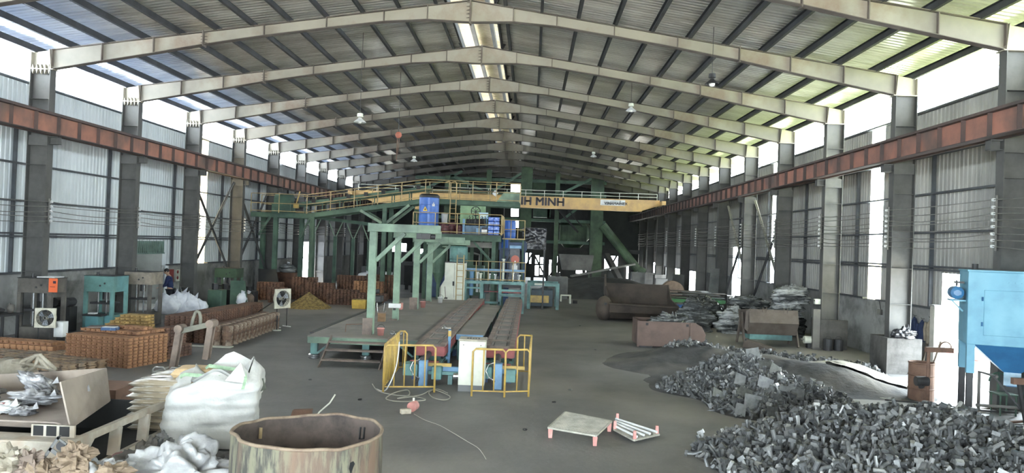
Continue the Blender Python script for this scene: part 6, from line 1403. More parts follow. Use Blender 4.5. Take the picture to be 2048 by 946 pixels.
t = press(AY(84, 600, 21.0).x, 21.0, 0.95, 0.7, 1.78, 1.38, 0, m_pg, m_pg, 'dark grey hydraulic press with a bright orange panel behind the square fan')
b = MB(); opx = AY(106, 575, 20.64).x; b.bb(opx-0.12, opx+0.12, 20.635, 20.65, 1.42, 1.80); op = b.build('orange_panel', mat('bright_orange', (238, 96, 44), None, rough=0.5), t); b = MB(); b.bb(opx, opx+0.08, 20.628, 20.635, 1.66, 1.73); b.build('indicator', mat('indicator_dark', (60, 40, 60), None), op); b = MB(); b.bb(opx-0.08, opx+0.06, 20.628, 20.635, 1.56, 1.575); b.build('printed_line', mat('ink_dark_red', (120, 40, 30), None), op)
t = press(AY(212, 600, 24.2).x, 24.2, 0.95, 0.9, 1.72, 1.22, 0, m_pteal, m_pteal, 'teal hydraulic press standing behind the yellowish castings', zbase=0.5)
t = press(AY(286, 600, 25.9).x, 25.9, 0.92, 0.85, 1.80, 1.38, 0, m_pg, m_ptop, 'brown-grey hydraulic press between the teal press and the white sacks', zbase=0.42)
t = press(AY(457, 580, 35.0).x, 35.0, 1.0, 0.9, 1.62, 1.2, 0, m_dgreen, m_fgreen, 'green hydraulic press deeper in the hall by the X bracing')
b = MB(); b.prism([(opx-0.55, 20.75, 1.80), (opx-0.05, 20.75, 1.80), (opx-0.05, 21.2, 1.80), (opx-0.5, 21.2, 1.80)], (0.02, 0, 0.03)); tag(b.build('cement_bag', m_white, bevel=0.01), 'white folded bag lying on top of the grey press with the orange panel', 'bag')
tpx = AY(190, 640, 23.5).x
t = thing('tool_tray', 'dark tray of oddments on the base of the teal press', 'tray', (tpx, 23.5, 0.5)); b = MB(); b.bb(tpx-0.3, tpx+0.3, 23.3, 23.65, 0.5, 0.56); b.build('tray', m_dark, t); b = MB(); b.bb(tpx-.15, tpx+.05, 23.35, 23.55, 0.56, 0.6); b.build('rag', m_white, t)
b = MB(); b.bb(tpx-.2, tpx+.2, 23.32, 23.62, 0, 0.5); b.build('stand', m_pteal, t)
t = thing('workbench', 'cluttered dark workbench by the left wall in front of the grey press', 'workbench', (-14.3, 20.3, 0)); b = MB(); b.bb(-15.0, -13.85, 19.9, 20.7, 0.78, 0.83); b.build('top', m_dark, t)
for x in (-14.9, -13.95):
    for y in (20.0, 20.6): b = MB(); b.bb(x-0.03, x+0.03, y-0.03, y+0.03, 0, 0.78); b.build('leg', m_dark, t)
for i, (x, y, sx, sz, m, lab) in enumerate(((-14.7, 20.2, 0.3, 0.3, m_cream, 'pale sack sitting on the cluttered workbench'), (-14.25, 20.2, 0.35, 0.16, m_dark, 'dark metal casting lying on the cluttered workbench'), (-14.05, 20.45, 0.2, 0.26, m_pg, 'grey can standing on the cluttered workbench'))):
    b = MB(); ball(b, (x, y, 0.83+sz/2), 0.5, sx, sx, sz, 0.3, 3, 16, 10, seed=i); tag(b.build('bench_item', m, smooth=True), lab, 'workshop item')
t = thing('hose_loop', 'dark hose looping down from the workbench', 'hose', (-14.4, 19.8, 0)); b = MB(); b.tube([(-14.9, 19.85, 1.2), (-14.8, 19.8, 0.7), (-14.4, 19.78, 0.5), (-14.0, 19.8, 0.6), (-13.95, 19.85, 0.9)], 0.025, 6); b.build('hose', m_black, t, smooth=True); b = MB(); b.cyl((-14.9, 19.85, 1.2), (-14.9, 19.85, 1.28), 0.035, n=8); b.build('coupling', m_chrome, t)
t = thing('white_box', 'small white box beside the square fan stand', 'box', (-12.6, 20.6, 0)); b = MB(); b.bb(-12.75, -12.5, 20.3, 20.55, 0.25, 0.66); b.build('case', m_white, t, bevel=0.01); b = MB(); b.bb(-12.7, -12.55, 20.35, 20.5, 0, 0.25); b.build('stand', m_dark, t)
t = thing('wall_bundle', 'dark pair of motors lying against the left wall between two presses', 'motor pair', (-14.2, 23.4, 0)); b = MB(); b.cyl((-14.6, 23.2, 0.9), (-14.6, 23.6, 0.9), 0.14, n=14); b.cyl((-14.25, 23.2, 0.9), (-14.25, 23.6, 0.9), 0.14, n=14); b.build('motor', m_dark, t); b = MB(); b.bb(-14.8, -14.1, 23.2, 23.6, 0, 0.76); b.build('stand', m_soot, t)

# square-framed fans
def fan(x, y, zc, s, rz, lab):
    t = thing('industrial_fan', lab, 'fan', (x, y, 0)); m = mat('dusty_fan_white', (206, 202, 180), (176, 168, 146), 5, rough=0.6)
    c, sn = math.cos(rz), math.sin(rz)
    def W(u, v, d=0.0): return Vector((x+u*c-d*sn, y+u*sn+d*c, zc+v))
    b = MB(); n = 32; outer = []; 
    ring = []
    for i in range(n):
        a = 2*math.pi*i/n; cx_, cy_ = math.cos(a), math.sin(a); k = 1/max(abs(cx_), abs(cy_)); ring.append((min(1, max(-1, cx_*k))*s/2, min(1, max(-1, cy_*k))*s/2, cx_*s*0.42, cy_*s*0.42))
    for d in (0, 0.05):
        for (ou, ov, iu, iv) in ring: b.v.append(W(ou, ov, d))
        for (ou, ov, iu, iv) in ring: b.v.append(W(iu, iv, d+(0.12 if d else 0)))
    for i in range(n):
        j = (i+1) % n
        b.f += [[i, j, n+j, n+i], [2*n+i, 3*n+i, 3*n+j, 2*n+j], [i, 2*n+i, 2*n+j, j], [n+i, n+j, 3*n+j, 3*n+i]]; b.m += [0]*4
    b.build('square_frame', m, t)
    b = MB()
    for r_ in (0.12, 0.22, 0.32, 0.40): b.tube([W(r_*s*math.cos(a*math.pi/12), r_*s*math.sin(a*math.pi/12), -0.02) for a in range(24)], 0.004, 4, closed=True)
    for k in range(8): a = k*math.pi/8; b.tube([W(-0.42*s*math.cos(a), -0.42*s*math.sin(a), -0.01), W(0.42*s*math.cos(a), 0.42*s*math.sin(a), -0.01)], 0.004, 4)
    b.build('guard_grille', m_dark, t)
    for k in range(3):
        a = k*2.094+0.4; b = MB()
        b.grid(lambda u, v: W((0.06+0.33*u)*s*math.cos(a+(v-0.5)*0.75), (0.06+0.33*u)*s*math.sin(a+(v-0.5)*0.75), 0.06+0.05*(v-0.5)), 5, 5); b.build('blade', mat('fan_blade_grey', (150, 156, 164), None, rough=0.4), t, solid=0.006)
    b = MB(); b.cyl(W(-0.0, 0, 0.0), W(0, 0, 0.16), 0.06*s+0.02, n=16); b.build('motor_hub', mat('dusty_fan_white'  , (206, 202, 180)), t)
    for u in (-0.32*s, 0.32*s):
        b = MB(); b.tube([W(u, -s/2, 0.03), Vector((W(u, 0, 0.03).x, W(u, 0, 0.03).y, 0.02))], 0.018, 6); b.build('leg', m_dark, t)
    b = MB(); b.tube([W(-0.32*s, -zc+0.02, -0.18), W(-0.32*s, -zc+0.02, 0.22)], 0.02, 6); b.tube([W(0.32*s, -zc+0.02, -0.18), W(0.32*s, -zc+0.02, 0.22)], 0.02, 6); b.build('foot', m_white, t)
    return t
fan(AY(90, 636, 20.0).x, 20.0, AY(90, 636, 20.0).z, 0.52, 0.15, 'square-framed white fan facing out before the grey press at the left wall')
fan(-8.6, 26.6, 1.0, 0.68, R(58), 'square-framed cream fan turned sideways in the open aisle')
t = thing('floor_bar_stand', 'low black bar stand on the floor beside the ring castings', 'stand', (-9.0, 25.8, 0)); b = MB(); b.bar((-8.95, 26.2, 0.32), (-8.45, 25.6, 0.32), 0.03, 0.03); b.bar((-8.45, 25.6, 0.5), (-8.45, 25.6, 0.02), 0.035, 0.035); b.build('bar', m_dark, t); b = MB(); b.cyl((-8.45, 25.6, 0), (-8.45, 25.6, 0.03), 0.14, n=14); b.build('base_disc', m_cream, t)
b = MB(); b.bar((-8.9, 26.6, 0.9), (-10.6, 29.0, 0.05), 0.025, 0.025); tag(b.build('stay_rod', m_dark), 'long dark rod sloping from the cream fan down to the floor', 'rod')

# pale sacks
m_sack = mat('white_sackcloth', (226, 228, 234), (196, 200, 210), 3, rough=0.7, bump=0.3, bscale=14)
spec = [(AY(px_, 600, y_).x, y_, z_, sx_, sz_) for px_, y_, z_, sx_, sz_ in ((335, 29.6, .3, 1.1, 1.0), (357, 30.0, .34, 0.9, 1.1), (378, 30.2, .26, 1.0, 0.9), (394, 30.6, .18, 1.1, 0.8), (342, 30.8, .38, 1.1, 0.95), (368, 31.1, .34, 1.0, 1.0))]
for i, (x, y, z, sx, sz) in enumerate(spec):
    t = thing('white_sack', 'white woven sack in the pile beside the doorway, %s' % ['at its near left end', 'at its middle with upright corners', 'third along the near side', 'flat at its aisle end', 'behind the first near the press', 'behind at the middle of the pile'][i], 'sack', (x, y, 0), 'white sacks by the doorway')
    b = MB(); ball(b, (x, y, z), 0.42, sx, 0.8, sz, 0.3, 2.2, 26, 16, flat=z, seed=i*2.3); b.build('cloth', m_sack, t, smooth=True)
    b = MB(); b.add([(x-0.22, y-0.1, z+0.25), (x+0.05, y-0.12, z+0.28), (x-0.1+0.05*i, y, z+0.62), (x-0.05, y+0.15, z+0.2)], [(0, 1, 2), (1, 3, 2), (3, 0, 2), (0, 3, 1)]); b.build('corner_flap', m_sack, t)
for i, (x, y, z, r_, sz, m) in enumerate(((AY(484, 590, 33.2).x, 33.2, 0.32, 0.24, 1.35, m_sack), (AY(496, 590, 34.0).x, 34.0, 0.3, 0.27, 1.1, mat('brown_sack', (120, 100, 84), (90, 78, 68), 4, rough=0.9)), (AY(575, 547, 43).x, 43.0, 1.35, 0.5, 0.6, m_filmlt), (AY(733, 553, 43.6).x, 43.6, 1.1, 0.5, 0.4, m_sack))):
    t = thing('tied_sack', ['upright white tied sack near the green press', 'brown sack with a white top near the green press', 'pale film bundle on the deep castings near the gallery posts', 'white cloth on the castings behind the front portal post'][i], 'sack', (x, y, 0))
    if z > 1: b = MB(); b.bb(x-0.5, x+0.5, y-0.4, y+0.4, 0, z-0.2); b.build('crate_below', m_castd, t)
    b = MB(); ball(b, (x, y, z), r_, 1, 0.9, sz, 0.2, 2, 20, 14, flat=z if z < 1 else 0.2, seed=i+9); b.build('cloth', m, t, smooth=True); b = MB(); b.cyl((x, y, z+r_*sz*0.85), (x+0.05, y, z+r_*sz*1.25), 0.05, 0.09, n=8); b.build('tied_neck', m_sack, t)
t = thing('green_steel_sheet', 'green steel sheet leaning against the wall before the X bracing', 'sheet', (-13.2, 33.5, 0)); b = MB(); b.prism([(-13.0, 33.0, 0.02), (-12.2, 33.0, 0.02), (-12.55, 33.5, 1.15), (-13.2, 33.5, 1.15)], (0, 0.03, 0)); b.build('sheet', m_dgreen, t); b = MB(); b.bar((-13.3, 33.8, 0), (-12.9, 33.55, 1.1), 0.05, 0.05); b.build('prop', m_dark, t)
for i, (x, y, w_, h, m) in enumerate(((-13.6, 34.2, 0.7, 0.95, m_soot), (-12.9, 35.2, 0.5, 0.8, m_dark), (-11.4, 35.4, 0.5, 0.7, m_soot), (-13.4, 30.4+2.2, 0.6, 1.05, m_dgreen))):
    t = thing('machine_block', ['sooty machine block against the wall behind the green sheet', 'dark machine block between the green sheet and the green press', 'sooty machine block just right of the green press', 'dark green machine block by the column after the doorway'][i], 'machine', (x, y, 0)); b = MB(); b.bb(x-w_/2, x+w_/2, y-0.3, y+0.3, 0, h*0.75); b.build('body', m, t, bevel=0.03); b = MB(); b.cyl((x-0.1, y, h*0.75), (x-0.1, y, h), 0.14, n=12); b.build('motor', m_dark, t)
t = thing('steel_plate_leaning', 'large grey steel plate leaning on the deep casting stacks', 'plate', (-12.6, 38.5, 0)); b = MB(); b.prism([(-13.4, 37.6, 0.0), (-12.2, 37.6, 0.0), (-12.8, 38.3, 1.5), (-13.7, 38.3, 1.5)], (0, 0.04, 0)); b.build('plate', m_soot, t); b = MB(); b.bar((-13.2, 38.6, 0), (-13.2, 38.36, 1.4), 0.06, 0.06); b.build('prop', m_dark, t)

# golden heap
m_gold = mat('golden_shot', (172, 144, 76), (112, 92, 50), 9, rough=0.6)
b = MB(); rg = random.Random(8)
gx, gy = -9.95, 34.4
b.grid(lambda u, v: (gx-1.0+2.0*u, gy-1.0+2.0*v, max(-0.01, 0.70*(1-math.hypot(2*u-1, 2*v-1)**0.9))), 30, 30)
for i in range(3000):
    a = rg.uniform(0, 6.283); q = rg.random()**0.5; x, y = gx+q*math.cos(a), gy+q*math.sin(a); z = 0.70*(1-q**0.9)+0.01
    M = Matrix.Translation((x, y, max(z, 0.01))) @ rrot(rg).to_matrix().to_4x4(); b.cur = 0; b.add([(-.02, -.012, -.012), (.02, -.012, -.012), (.02, .012, -.012), (-.02, .012, -.012), (0, 0, .02)], [(0, 3, 2, 1), (0, 1, 4), (1, 2, 4), (2, 3, 4), (3, 0, 4)], M)
b.st = []; tag(b.build('golden_casting_heap', m_gold), 'conical heap of small golden-yellow castings on the open floor', 'heap', kind='stuff')
bucket(-10.55, 35.6, 0, 0.16, 0.42, m_black, 'black pail beside the golden heap'); bucket(-10.25, 35.5, 0, 0.12, 0.3, m_white, 'small white pail beside the golden heap')
t = thing('yellow_bin', 'yellow plastic bin before the deep casting stacks', 'bin', (-7.75, 34.9, 0)); b = MB(); b.box((-7.75, 34.95, 0.2), (0.62, 0.45, 0.4), taper=1.06); b.build('tub', mat('bin_yellow', (220, 176, 48), (190, 148, 44), 3, rough=0.5), t, bevel=0.02); b = MB(); b.bb(-8.06, -7.44, 34.74, 35.16, 0.4, 0.43); b.build('contents', m_gold, t)
for i in range(12):
    x, y = -7.2+0.09*(i % 4), 34.9+0.1*(i//4); b = MB(); b.box((x, y, 0.35), (0.08, 0.09, 0.05), rz=i); tag(b.build('yellow_block', m_casty), 'small yellow block on the crate beside the yellow bin', 'block', 'yellow blocks beside the yellow bin')
b = MB(); b.bb(-7.32, -6.78, 34.75, 35.25, 0, 0.325); tag(b.build('support_crate', m_soot, bevel=0.01), 'dark crate under the yellow blocks beside the yellow bin', 'crate')

# doorway: lobby room, shutter, red box and the worker
m_lobby = mat('lobby_wall', (150, 154, 152), (134, 138, 136), 1, rough=0.8)
b = MB(); b.bb(-18.2, -18.1, 28.0, 33.5, 0, 3.2); b.bb(-18.2, XL-0.16, 33.4, 33.5, 0, 3.2); b.bb(-18.2, XL-0.16, 28.0, 28.1, 0, 3.2); b.bb(-18.3, XL-0.16, 27.9, 33.6, 3.2, 3.3); b.bb(-18.1, XL-0.1, 28.1, 33.4, -0.02, 0.0)
tag(b.build('lobby_wall', m_lobby), 'grey-walled lobby behind the left doorway', 'wall', kind='structure')
t = thing('window_9', None, None, (XL, 30, 2.4)); t['kind'] = 'structure'
m_lou = mat('louvre_green', (92, 120, 108), (70, 94, 86), 2, rough=0.6)
b = MB()
for k in range(17): y = 28.95+k*0.15; b.bb(XL-0.06, XL-0.02, y, y+0.06, 2.32, 2.86)
b.bb(XL-0.08, XL, 28.9, 31.45, 2.28, 2.33); b.build('louvre_grille', m_lou, t)
for a, z in ((28.86, 1), (31.45, 1)): b = MB(); b.bb(XL-0.1, XL+0.06, a, a+0.06, 0, 2.86); b.build('door_post', m_sheetL, t)
t = thing('switch_cabinet', 'red and cream electrical boxes on the wall panel beside the left doorway', 'electrical box', (XL+0.1, 32, 1.2)); b = MB(); b.bb(XL+0.02, XL+0.16, 31.62, 32.0, 1.05, 1.62); b.build('red_box', mat('box_red', (168, 52, 48), (140, 44, 42), 3, rough=0.5), t)
b = MB(); b.bb(XL+0.02, XL+0.18, 32.15, 32.75, 1.1, 1.6); q = b.build('cream_box', m_cream, t)
for z in (1.25, 1.5): b = MB(); b.cyl((XL+0.18, 32.3, z), (XL+0.2, 32.3, z), 0.07, n=12); b.build('red_button', mat('box_red', (168, 52, 48)), q)
b = MB(); b.bb(XL-0.05, XL+0.12, 31.5, 31.6, 0, 1.78); tag(b.build('door_pillar', mat('white_jamb', (214, 216, 216), None, rough=0.7)), 'white painted jamb at the right side of the left doorway', 'jamb', kind='structure')

def person(x, y, rz):
    t = thing('person', 'worker in a navy jacket and dark trousers looking down by the left doorway', 'person', (x, y, 0)); 
    def skin(name, V, E, Rr, m, root=0, sub=2):
        me = bpy.data.meshes.new(name); me.from_pydata([tuple(v) for v in V], E, []); me.materials.append(m)
        o = bpy.data.objects.new(name, me); C.objects.link(o); o.parent = t
        md = o.modifiers.new('skin', 'SKIN'); md.use_smooth_shade = True
        bm = bmesh.new(); bm.from_mesh(me); ly = bm.verts.layers.skin.verify()
        for v, r_ in zip(bm.verts, Rr): v[ly].radius = r_ if isinstance(r_, tuple) else (r_, r_)
        bm.verts.ensure_lookup_table(); bm.verts[root][ly].use_root = True
        bm.to_mesh(me); bm.free(); s_ = o.modifiers.new('sub', 'SUBSURF'); s_.levels = s_.render_levels = sub
        return o
    ms = mat('skin_tone', (190, 146, 118), (176, 130, 104), 8, rough=0.6)
    # body faces local +y, slight stoop
    V = [(0, 0, .92), (0, .02, 1.08), (0, .05, 1.24), (0, .08, 1.37), (0, .10, 1.46), (0, .13, 1.53),
         (.10, .08, 1.36), (.19, .10, 1.31), (.23, .16, 1.07), (.17, .34, .98), (-.10, .08, 1.36), (-.19, .10, 1.31), (-.23, .16, 1.07), (-.17, .34, .98),
         (.09, 0, .86), (.10, .02, .48), (.10, -.02, .10), (.10, .10, .05), (-.09, 0, .86), (-.10, .04, .48), (-.10, .02, .10), (-.10, .14, .05)]
    E = [(0, 1), (1, 2), (2, 3), (3, 4), (4, 5), (3, 6), (6, 7), (7, 8), (8, 9), (3, 10), (10, 11), (11, 12), (12, 13), (0, 14), (14, 15), (15, 16), (16, 17), (0, 18), (18, 19), (19, 20), (20, 21)]
    Rr = [(.16, .12), (.145, .11), (.165, .12), (.15, .11), .065, .055, .085, .068, .05, .04, .085, .068, .05, .04, .095, .062, .045, .04, .095, .062, .045, .04]
    skin('body', V, E, Rr, ms)
    m_j = mat('worker_navy', (34, 50, 100), (28, 42, 84), 6, rough=0.9)
    Vj = V[:4]+[V[6], V[7], V[8], (.185, .30, 1.0), V[10], V[11], V[12], (-.185, .30, 1.0)]
    skin('jacket', [(0, 0, .86)]+Vj[1:], [(0, 1), (1, 2), (2, 3), (3, 4), (4, 5), (5, 6), (6, 7), (3, 8), (8, 9), (9, 10), (10, 11)], [(.185, .14), (.165, .13), (.185, .14), (.165, .125), .10, .083, .064, .053, .10, .083, .064, .053], m_j)
    m_t = mat('dark_trousers', (40, 42, 52), (30, 32, 40), 6, rough=0.9)
    skin('trousers', [(0, 0, .90), (.09, 0, .84), (.10, .02, .48), (.10, -.01, .12), (-.09, 0, .84), (-.10, .04, .48), (-.10, .03, .12)], [(0, 1), (1, 2), (2, 3), (0, 4), (4, 5), (5, 6)], [(.17, .13), .105, .078, .066, .105, .078, .066], m_t)
    # head: shaped ellipsoid bowed forward
    b = MB(); hc = Vector((0, .17, 1.60)); tilt = Matrix.Rotation(R(-28), 3, 'X')
    vs = []; nu, nv = 24, 18
    for j in range(nv+1):
        th = math.pi*j/nv
        for i in range(nu):
            a = 2*math.pi*i/nu; d = Vector((math.sin(th)*math.cos(a), math.sin(th)*math.sin(a), math.cos(th)))
            p = Vector((d.x*.077, d.y*.098, d.z*.118))
            if d.z < 0: p.x *= 1-0.25*(-d.z); 
            f = math.exp(-((d.x/.22)**2))*max(0, d.y)
            p.y += f*(.028*math.exp(-((d.z+.12)/.16)**2)+.010*math.exp(-((d.z+.82)/.12)**2)-.008*math.exp(-((d.z-.12)/.1)**2)+.006*math.exp(-((d.z+.5)/.07)**2))
            ex = math.exp(-((abs(d.x)-.38)/.14)**2-((d.z-.05)/.12)**2)*max(0, d.y); p.y -= .010*ex
            vs.append(tilt @ p+hc)
    b.add(vs, [(j*nu+i, (j+1)*nu+i, (j+1)*nu+(i+1) % nu, j*nu+(i+1) % nu) for j in range(nv) for i in range(nu)])
    for s in (-1, 1): ball(b, hc+tilt @ Vector((s*.079, -.005, -.005)), .027, .35, .7, 1.1)
    b.v = [p+Vector((x, y, 0)) for p in b.v]; b.st = []; b.build('head', ms, t, smooth=True)
    b = MB(); ball(b, hc+tilt @ Vector((0, -.018, .03)), .1, .86, 1.02, 1.02, .12, 4, 22, 14)
    b.v = [p+Vector((x, y, 0)) for p in b.v if True]; b.build('hair', mat('black_hair', (24, 22, 22), None, rough=0.5), t, smooth=True)
    for s in (-1, 1):
        b = MB(); ball(b, hc+tilt @ Vector((s*.03, .086, .006)), .009); b.v = [p+Vector((x, y, 0)) for p in b.v]; b.build('eye', m_black, t, smooth=True)
    for s in (-1, 1):   # hands with curled fingers
        w_ = Vector((s*.17, .34, .98)); b = MB(); ball(b, w_+Vector((0, .045, -.01)), .045, .85, 1.1, .45)
        for k in range(4):
            o = w_+Vector((s*(-.028+.019*k), .085, -.008)); L_ = (.030, .036, .034, .026)[k]
            b.tube([o-Vector((0, .02, 0)), o+Vector((0, L_*.7, -.004)), o+Vector((0, L_*1.3, -.022)), o+Vector((0, L_*1.3, -.045))], .0085, 6)
        b.tube([w_+Vector((-s*.03, .03, -.005)), w_+Vector((-s*.055, .055, -.012)), w_+Vector((-s*.05, .085, -.025))], .010, 6)
        b.v = [p+Vector((x, y, 0)) for p in b.v]; b.st = []; b.build('hand', ms, t, smooth=True)
        b = MB(); ball(b, Vector((s*.10, .07 if s > 0 else .10, .05)), .11, .42, 1.15, .5, flat=.05); b.v = [p+Vector((x, y, 0)) for p in b.v]; b.build('shoe', m_black, t, smooth=True)
    t.rotation_euler = (0, 0, rz)
    return t
person(-14.35, 30.3, R(105))
t = thing('chrome_trolley', 'chrome tube trolley beside the worker', 'trolley', (-14.0, 30.9, 0)); b = MB()
b.tube([(-14.1, 30.6, 1.0), (-14.0, 30.7, 0.55), (-13.8, 30.9, 0.42), (-13.5, 31.1, 0.4), (-13.4, 31.2, 0.06)], 0.022, 6); b.tube([(-14.0, 30.7, 0.5), (-14.0, 30.75, 0.06)], 0.022, 6); b.build('tube_frame', m_chrome, t, smooth=True); b = MB(); b.cyl((-14.0, 30.72, 0.05), (-14.0, 30.78, 0.05), 0.05, n=10); b.cyl((-13.4, 31.17, 0.05), (-13.4, 31.23, 0.05), 0.05, n=10); b.build('castor', m_black, t)

# hanging lamps and chain hoist
m_glass = mat('lamp_glass', (226, 226, 220), None, rough=0.3)
for i, (px, py, Y, lab) in enumerate(((720, 240, 24.3, 'white high-bay lamp hanging in the left half, nearest the camera'), (828, 320, 42, 'white high-bay lamp hanging deep in the left half'), (1262, 218, 28.5, 'white high-bay lamp hanging right of the ridge'), (1187, 311, 45, 'dark high-bay lamp hanging deep right of the ridge'), (1424, 163, 21.0, 'round high-bay lamp with a conical shade in the right half, nearest the camera'))):
    p = AY(px, py, Y); t = thing('high_bay_lamp', lab, 'lamp', p, 'high-bay lamps'); zr = roofz(p.x)+0.205
    k = 0.17
    b = MB(); b.tube([p+Vector((0, 0, 0.15)), Vector((p.x, p.y, zr))], 0.008, 5); b.build('suspension_wire', m_dark, t)
    b = MB(); b.lathe([(0.05, 0.07), (0.07, 0.04), (0.19, -0.06), (0.20, -0.08), (0.17, -0.07), (0.05, 0.03)], p, 24, close=True); b.build('shade', m_white if i != 4 else m_dark, t)
    b = MB(); b.lathe([(0.001, 0.22), (0.09, 0.21), (0.10, 0.10), (0.001, 0.09)], p, 16); b.build('ballast_housing', m_cream if i != 4 else m_dark, t)
    b = MB(); ball(b, p+Vector((0, 0, -0.06)), 0.055 if i != 4 else 0.085); b.build('bulb', m_glass, t, smooth=True)
p = AY(797, 270, 30); t = thing('chain_hoist', 'small red chain hoist hanging on a long chain left of the ridge', 'hoist', p)
b = MB(); ball(b, p, 0.13, 1, 0.7, 1); b.build('hoist_body', mat('hoist_red', (176, 92, 70), None, rough=0.6), t, smooth=True)
b = MB(); b.tube([p+Vector((0, 0, 0.1)), Vector((p.x, p.y, roofz(p.x)+0.205))], 0.012, 5); b.build('hook_cable', m_dark, t)
b = MB(); b.tube([p-Vector((0.04, 0, 0.1)), p-Vector((0.05, 0, 1.0))], 0.016, 5); b.tube([p-Vector((-0.04, 0, 0.1)), p-Vector((0.01, 0, 0.8))], 0.012, 5); b.build('chain', m_rust, t)
# ================================================================ FOREGROUND
# lifting yoke over a wire basket
m_yoke = mat('pinkish_brown_steel', (140, 120, 104), (112, 96, 84), 3, rough=0.7, col3=(146, 128, 112), s3=1)
m_yokeg = mat('greenish_steel', (126, 124, 106), (104, 102, 90), 3, rough=0.7)
Yk = 15.6
def yk(px, py, dy=0.0): return AY(px, py, Yk+dy)
t = thing('lifting_yoke', 'brown steel lifting yoke with two hanging arms and a pointed loop', 'lifting yoke', (yk(385, 700).x, Yk, 0))
b = MB(); a, c = yk(362, 662), yk(424, 648); b.bar(a, c, 0.07, 0.11); b.build('cross_bar', m_yokeg, t, bevel=0.008)
b = MB(); b.tube([yk(382, 656), yk(386, 638), yk(391, 625), yk(395, 622), yk(399, 625), yk(401, 636), yk(401, 652)], 0.035, 8); b.build('eye_loop', m_yokeg, t, smooth=True)
for i, (p0, p1) in enumerate((((361, 658), (345, 748)), ((424, 648), (413, 718)))):
    b = MB(); p, q = yk(*p0), yk(*p1); b.bar(p+Vector((0, -0.08, 0)), q+Vector((0, -0.08, 0)), 0.12, 0.035); b.bar(p+Vector((0, 0.08, 0)), q+Vector((0, 0.08, 0)), 0.10, 0.03); b.build('arm', m_yoke, t, bevel=0.006)
    b = MB(); b.cyl(p+Vector((0, -0.13, 0.01)), p+Vector((0, 0.13, 0.01)), 0.085, n=18); b.build('pivot_boss', m_yoke, t)
# wire basket it stands in
bx0, bx1 = G(338, 770).x+0.05, G(418, 770).x
t = thing('wire_basket', 'low galvanised wire basket on the floor behind the bagged pallet', 'basket', ((bx0+bx1)/2, 15.6, 0)); m_galv = mat('galvanised_wire', (176, 176, 170), (146, 146, 140), 6, rough=0.45, metal=0.3)
b = MB(); x0, x1, y0, y1, zt = bx0-0.1, bx1+0.1, 15.2, 16.0, 0.36
for z in (0.02, 0.12, 0.24, zt): b.tube([(x0, y0, z), (x1, y0, z), (x1, y1, z), (x0, y1, z)], 0.012 if z != zt else 0.02, 5, closed=True)
n = 18
for i in range(n+1):
    x = x0+(x1-x0)*i/n
    for y in (y0, y1): b.tube([(x, y, 0.0), (x, y, zt)], 0.007, 4)
for i in range(9):
    y = y0+(y1-y0)*i/8
    for x in (x0, x1): b.tube([(x, y, 0.0), (x, y, zt)], 0.007, 4)
b.build('wire_mesh', m_galv, t)
for x in (x0+0.12, (x0+x1)/2+0.0): b = MB(); b.tube([(x-0.13, y0, 0.3), (x-0.13, y0-0.02, 0.42), (x-0.08, y0-0.02, 0.47), (x+0.08, y0-0.02, 0.47), (x+0.13, y0-0.02, 0.42), (x+0.13, y0, 0.3)], 0.018, 6); b.build('handle_loop', m_galv, t, smooth=True)
b = MB(); b.bb(x0+0.05, x1-0.05, y0+0.05, y1-0.05, 0.0, 0.26); b.build('scrap_fill', m_soot, t)

# pallet with shrink-wrapped sacks
px0, px1, py0, py1 = -5.9, -4.85, 11.2, 12.3
t = thing('wooden_pallet', 'wooden pallet under the shrink-wrapped sacks', 'pallet', (-5.65, 11.7, 0))
m_pal = mat('pallet_wood', (168, 142, 98), (136, 112, 76), 3, rough=0.85, stretch=(1, 6, 1))
for y in (11.15, 11.65, 12.15): b = MB(); b.bb(px0, px1, y, y+0.09, 0.02, 0.11); b.build('runner', m_pal, t)
for i in range(7): b = MB(); x = px0+i*0.155; b.bb(x, x+0.11, py0, py1, 0.11, 0.13); b.build('slat', m_pal, t)
m_shrink = mat('shrink_wrapped_kraft', (150, 136, 112), (214, 210, 202), 3.0, 0.46, 0.58, rough=0.18, bump=0.5, bscale=7, dist=0.03, stretch=(0.6, 0.6, 5), col3=(170, 142, 98), s3=2.2)
m_kraft = mat('kraft_paper', (204, 172, 122), (176, 144, 100), 3, rough=0.7, bump=0.3, bscale=8, dist=0.02)
def pillow(b, c, sx, sy, sz, rz=0.0, seed=0, n=14):
    c = Vector(c); vs = []; m = Matrix.Rotation(rz, 3, 'Z'); fs = []
    for side in (1, -1):
        for j in range(n+1):
            for i in range(n+1):
                u, v = i/n*2-1, j/n*2-1; e = (1-abs(u)**9)*(1-abs(v)**9); e = max(e, 0)**0.5
                w_ = 0.012*noise.noise(Vector((u*3+seed, v*3, side)))
                k = 1-0.05*(1-abs(u))*(abs(v) > 0.9)
                vs.append(c+m @ Vector((u*sx/2*k, v*sy/2, side*(sz/2*e+w_*e))))
    N = (n+1)*(n+1)
    for j in range(n):
        for i in range(n):
            a = j*(n+1)+i; fs.append((a, a+1, a+n+2, a+n+1)); a += N; fs.append((a, a+n+1, a+n+2, a+1))
    b.add(vs, fs); return b
lay = 9
for k in range(lay):
    for j in range(2):
        w_ = 1.0 if k % 2 else 1.04; z = 0.13+0.05+k*0.092
        t = thing('wrapped_sack', 'shrink-wrapped kraft sack, %s from the bottom, in the %s half of the pallet' % (ORD[k] if k < lay-1 else 'topmost, '+ORD[k], ('near', 'far')[j]), 'sack', (-5.37, 11.47+j*0.54, z-0.05), 'shrink-wrapped sacks on the pallet')
        b = MB(); pillow(b, (-5.37+0.015*((k*7) % 3-1), 11.48+j*0.53, z), w_, 0.58, 0.125, rz=0.02*((k*5) % 3-1), seed=k+j*9); b.build('wrapped_body', m_shrink, t, smooth=True)
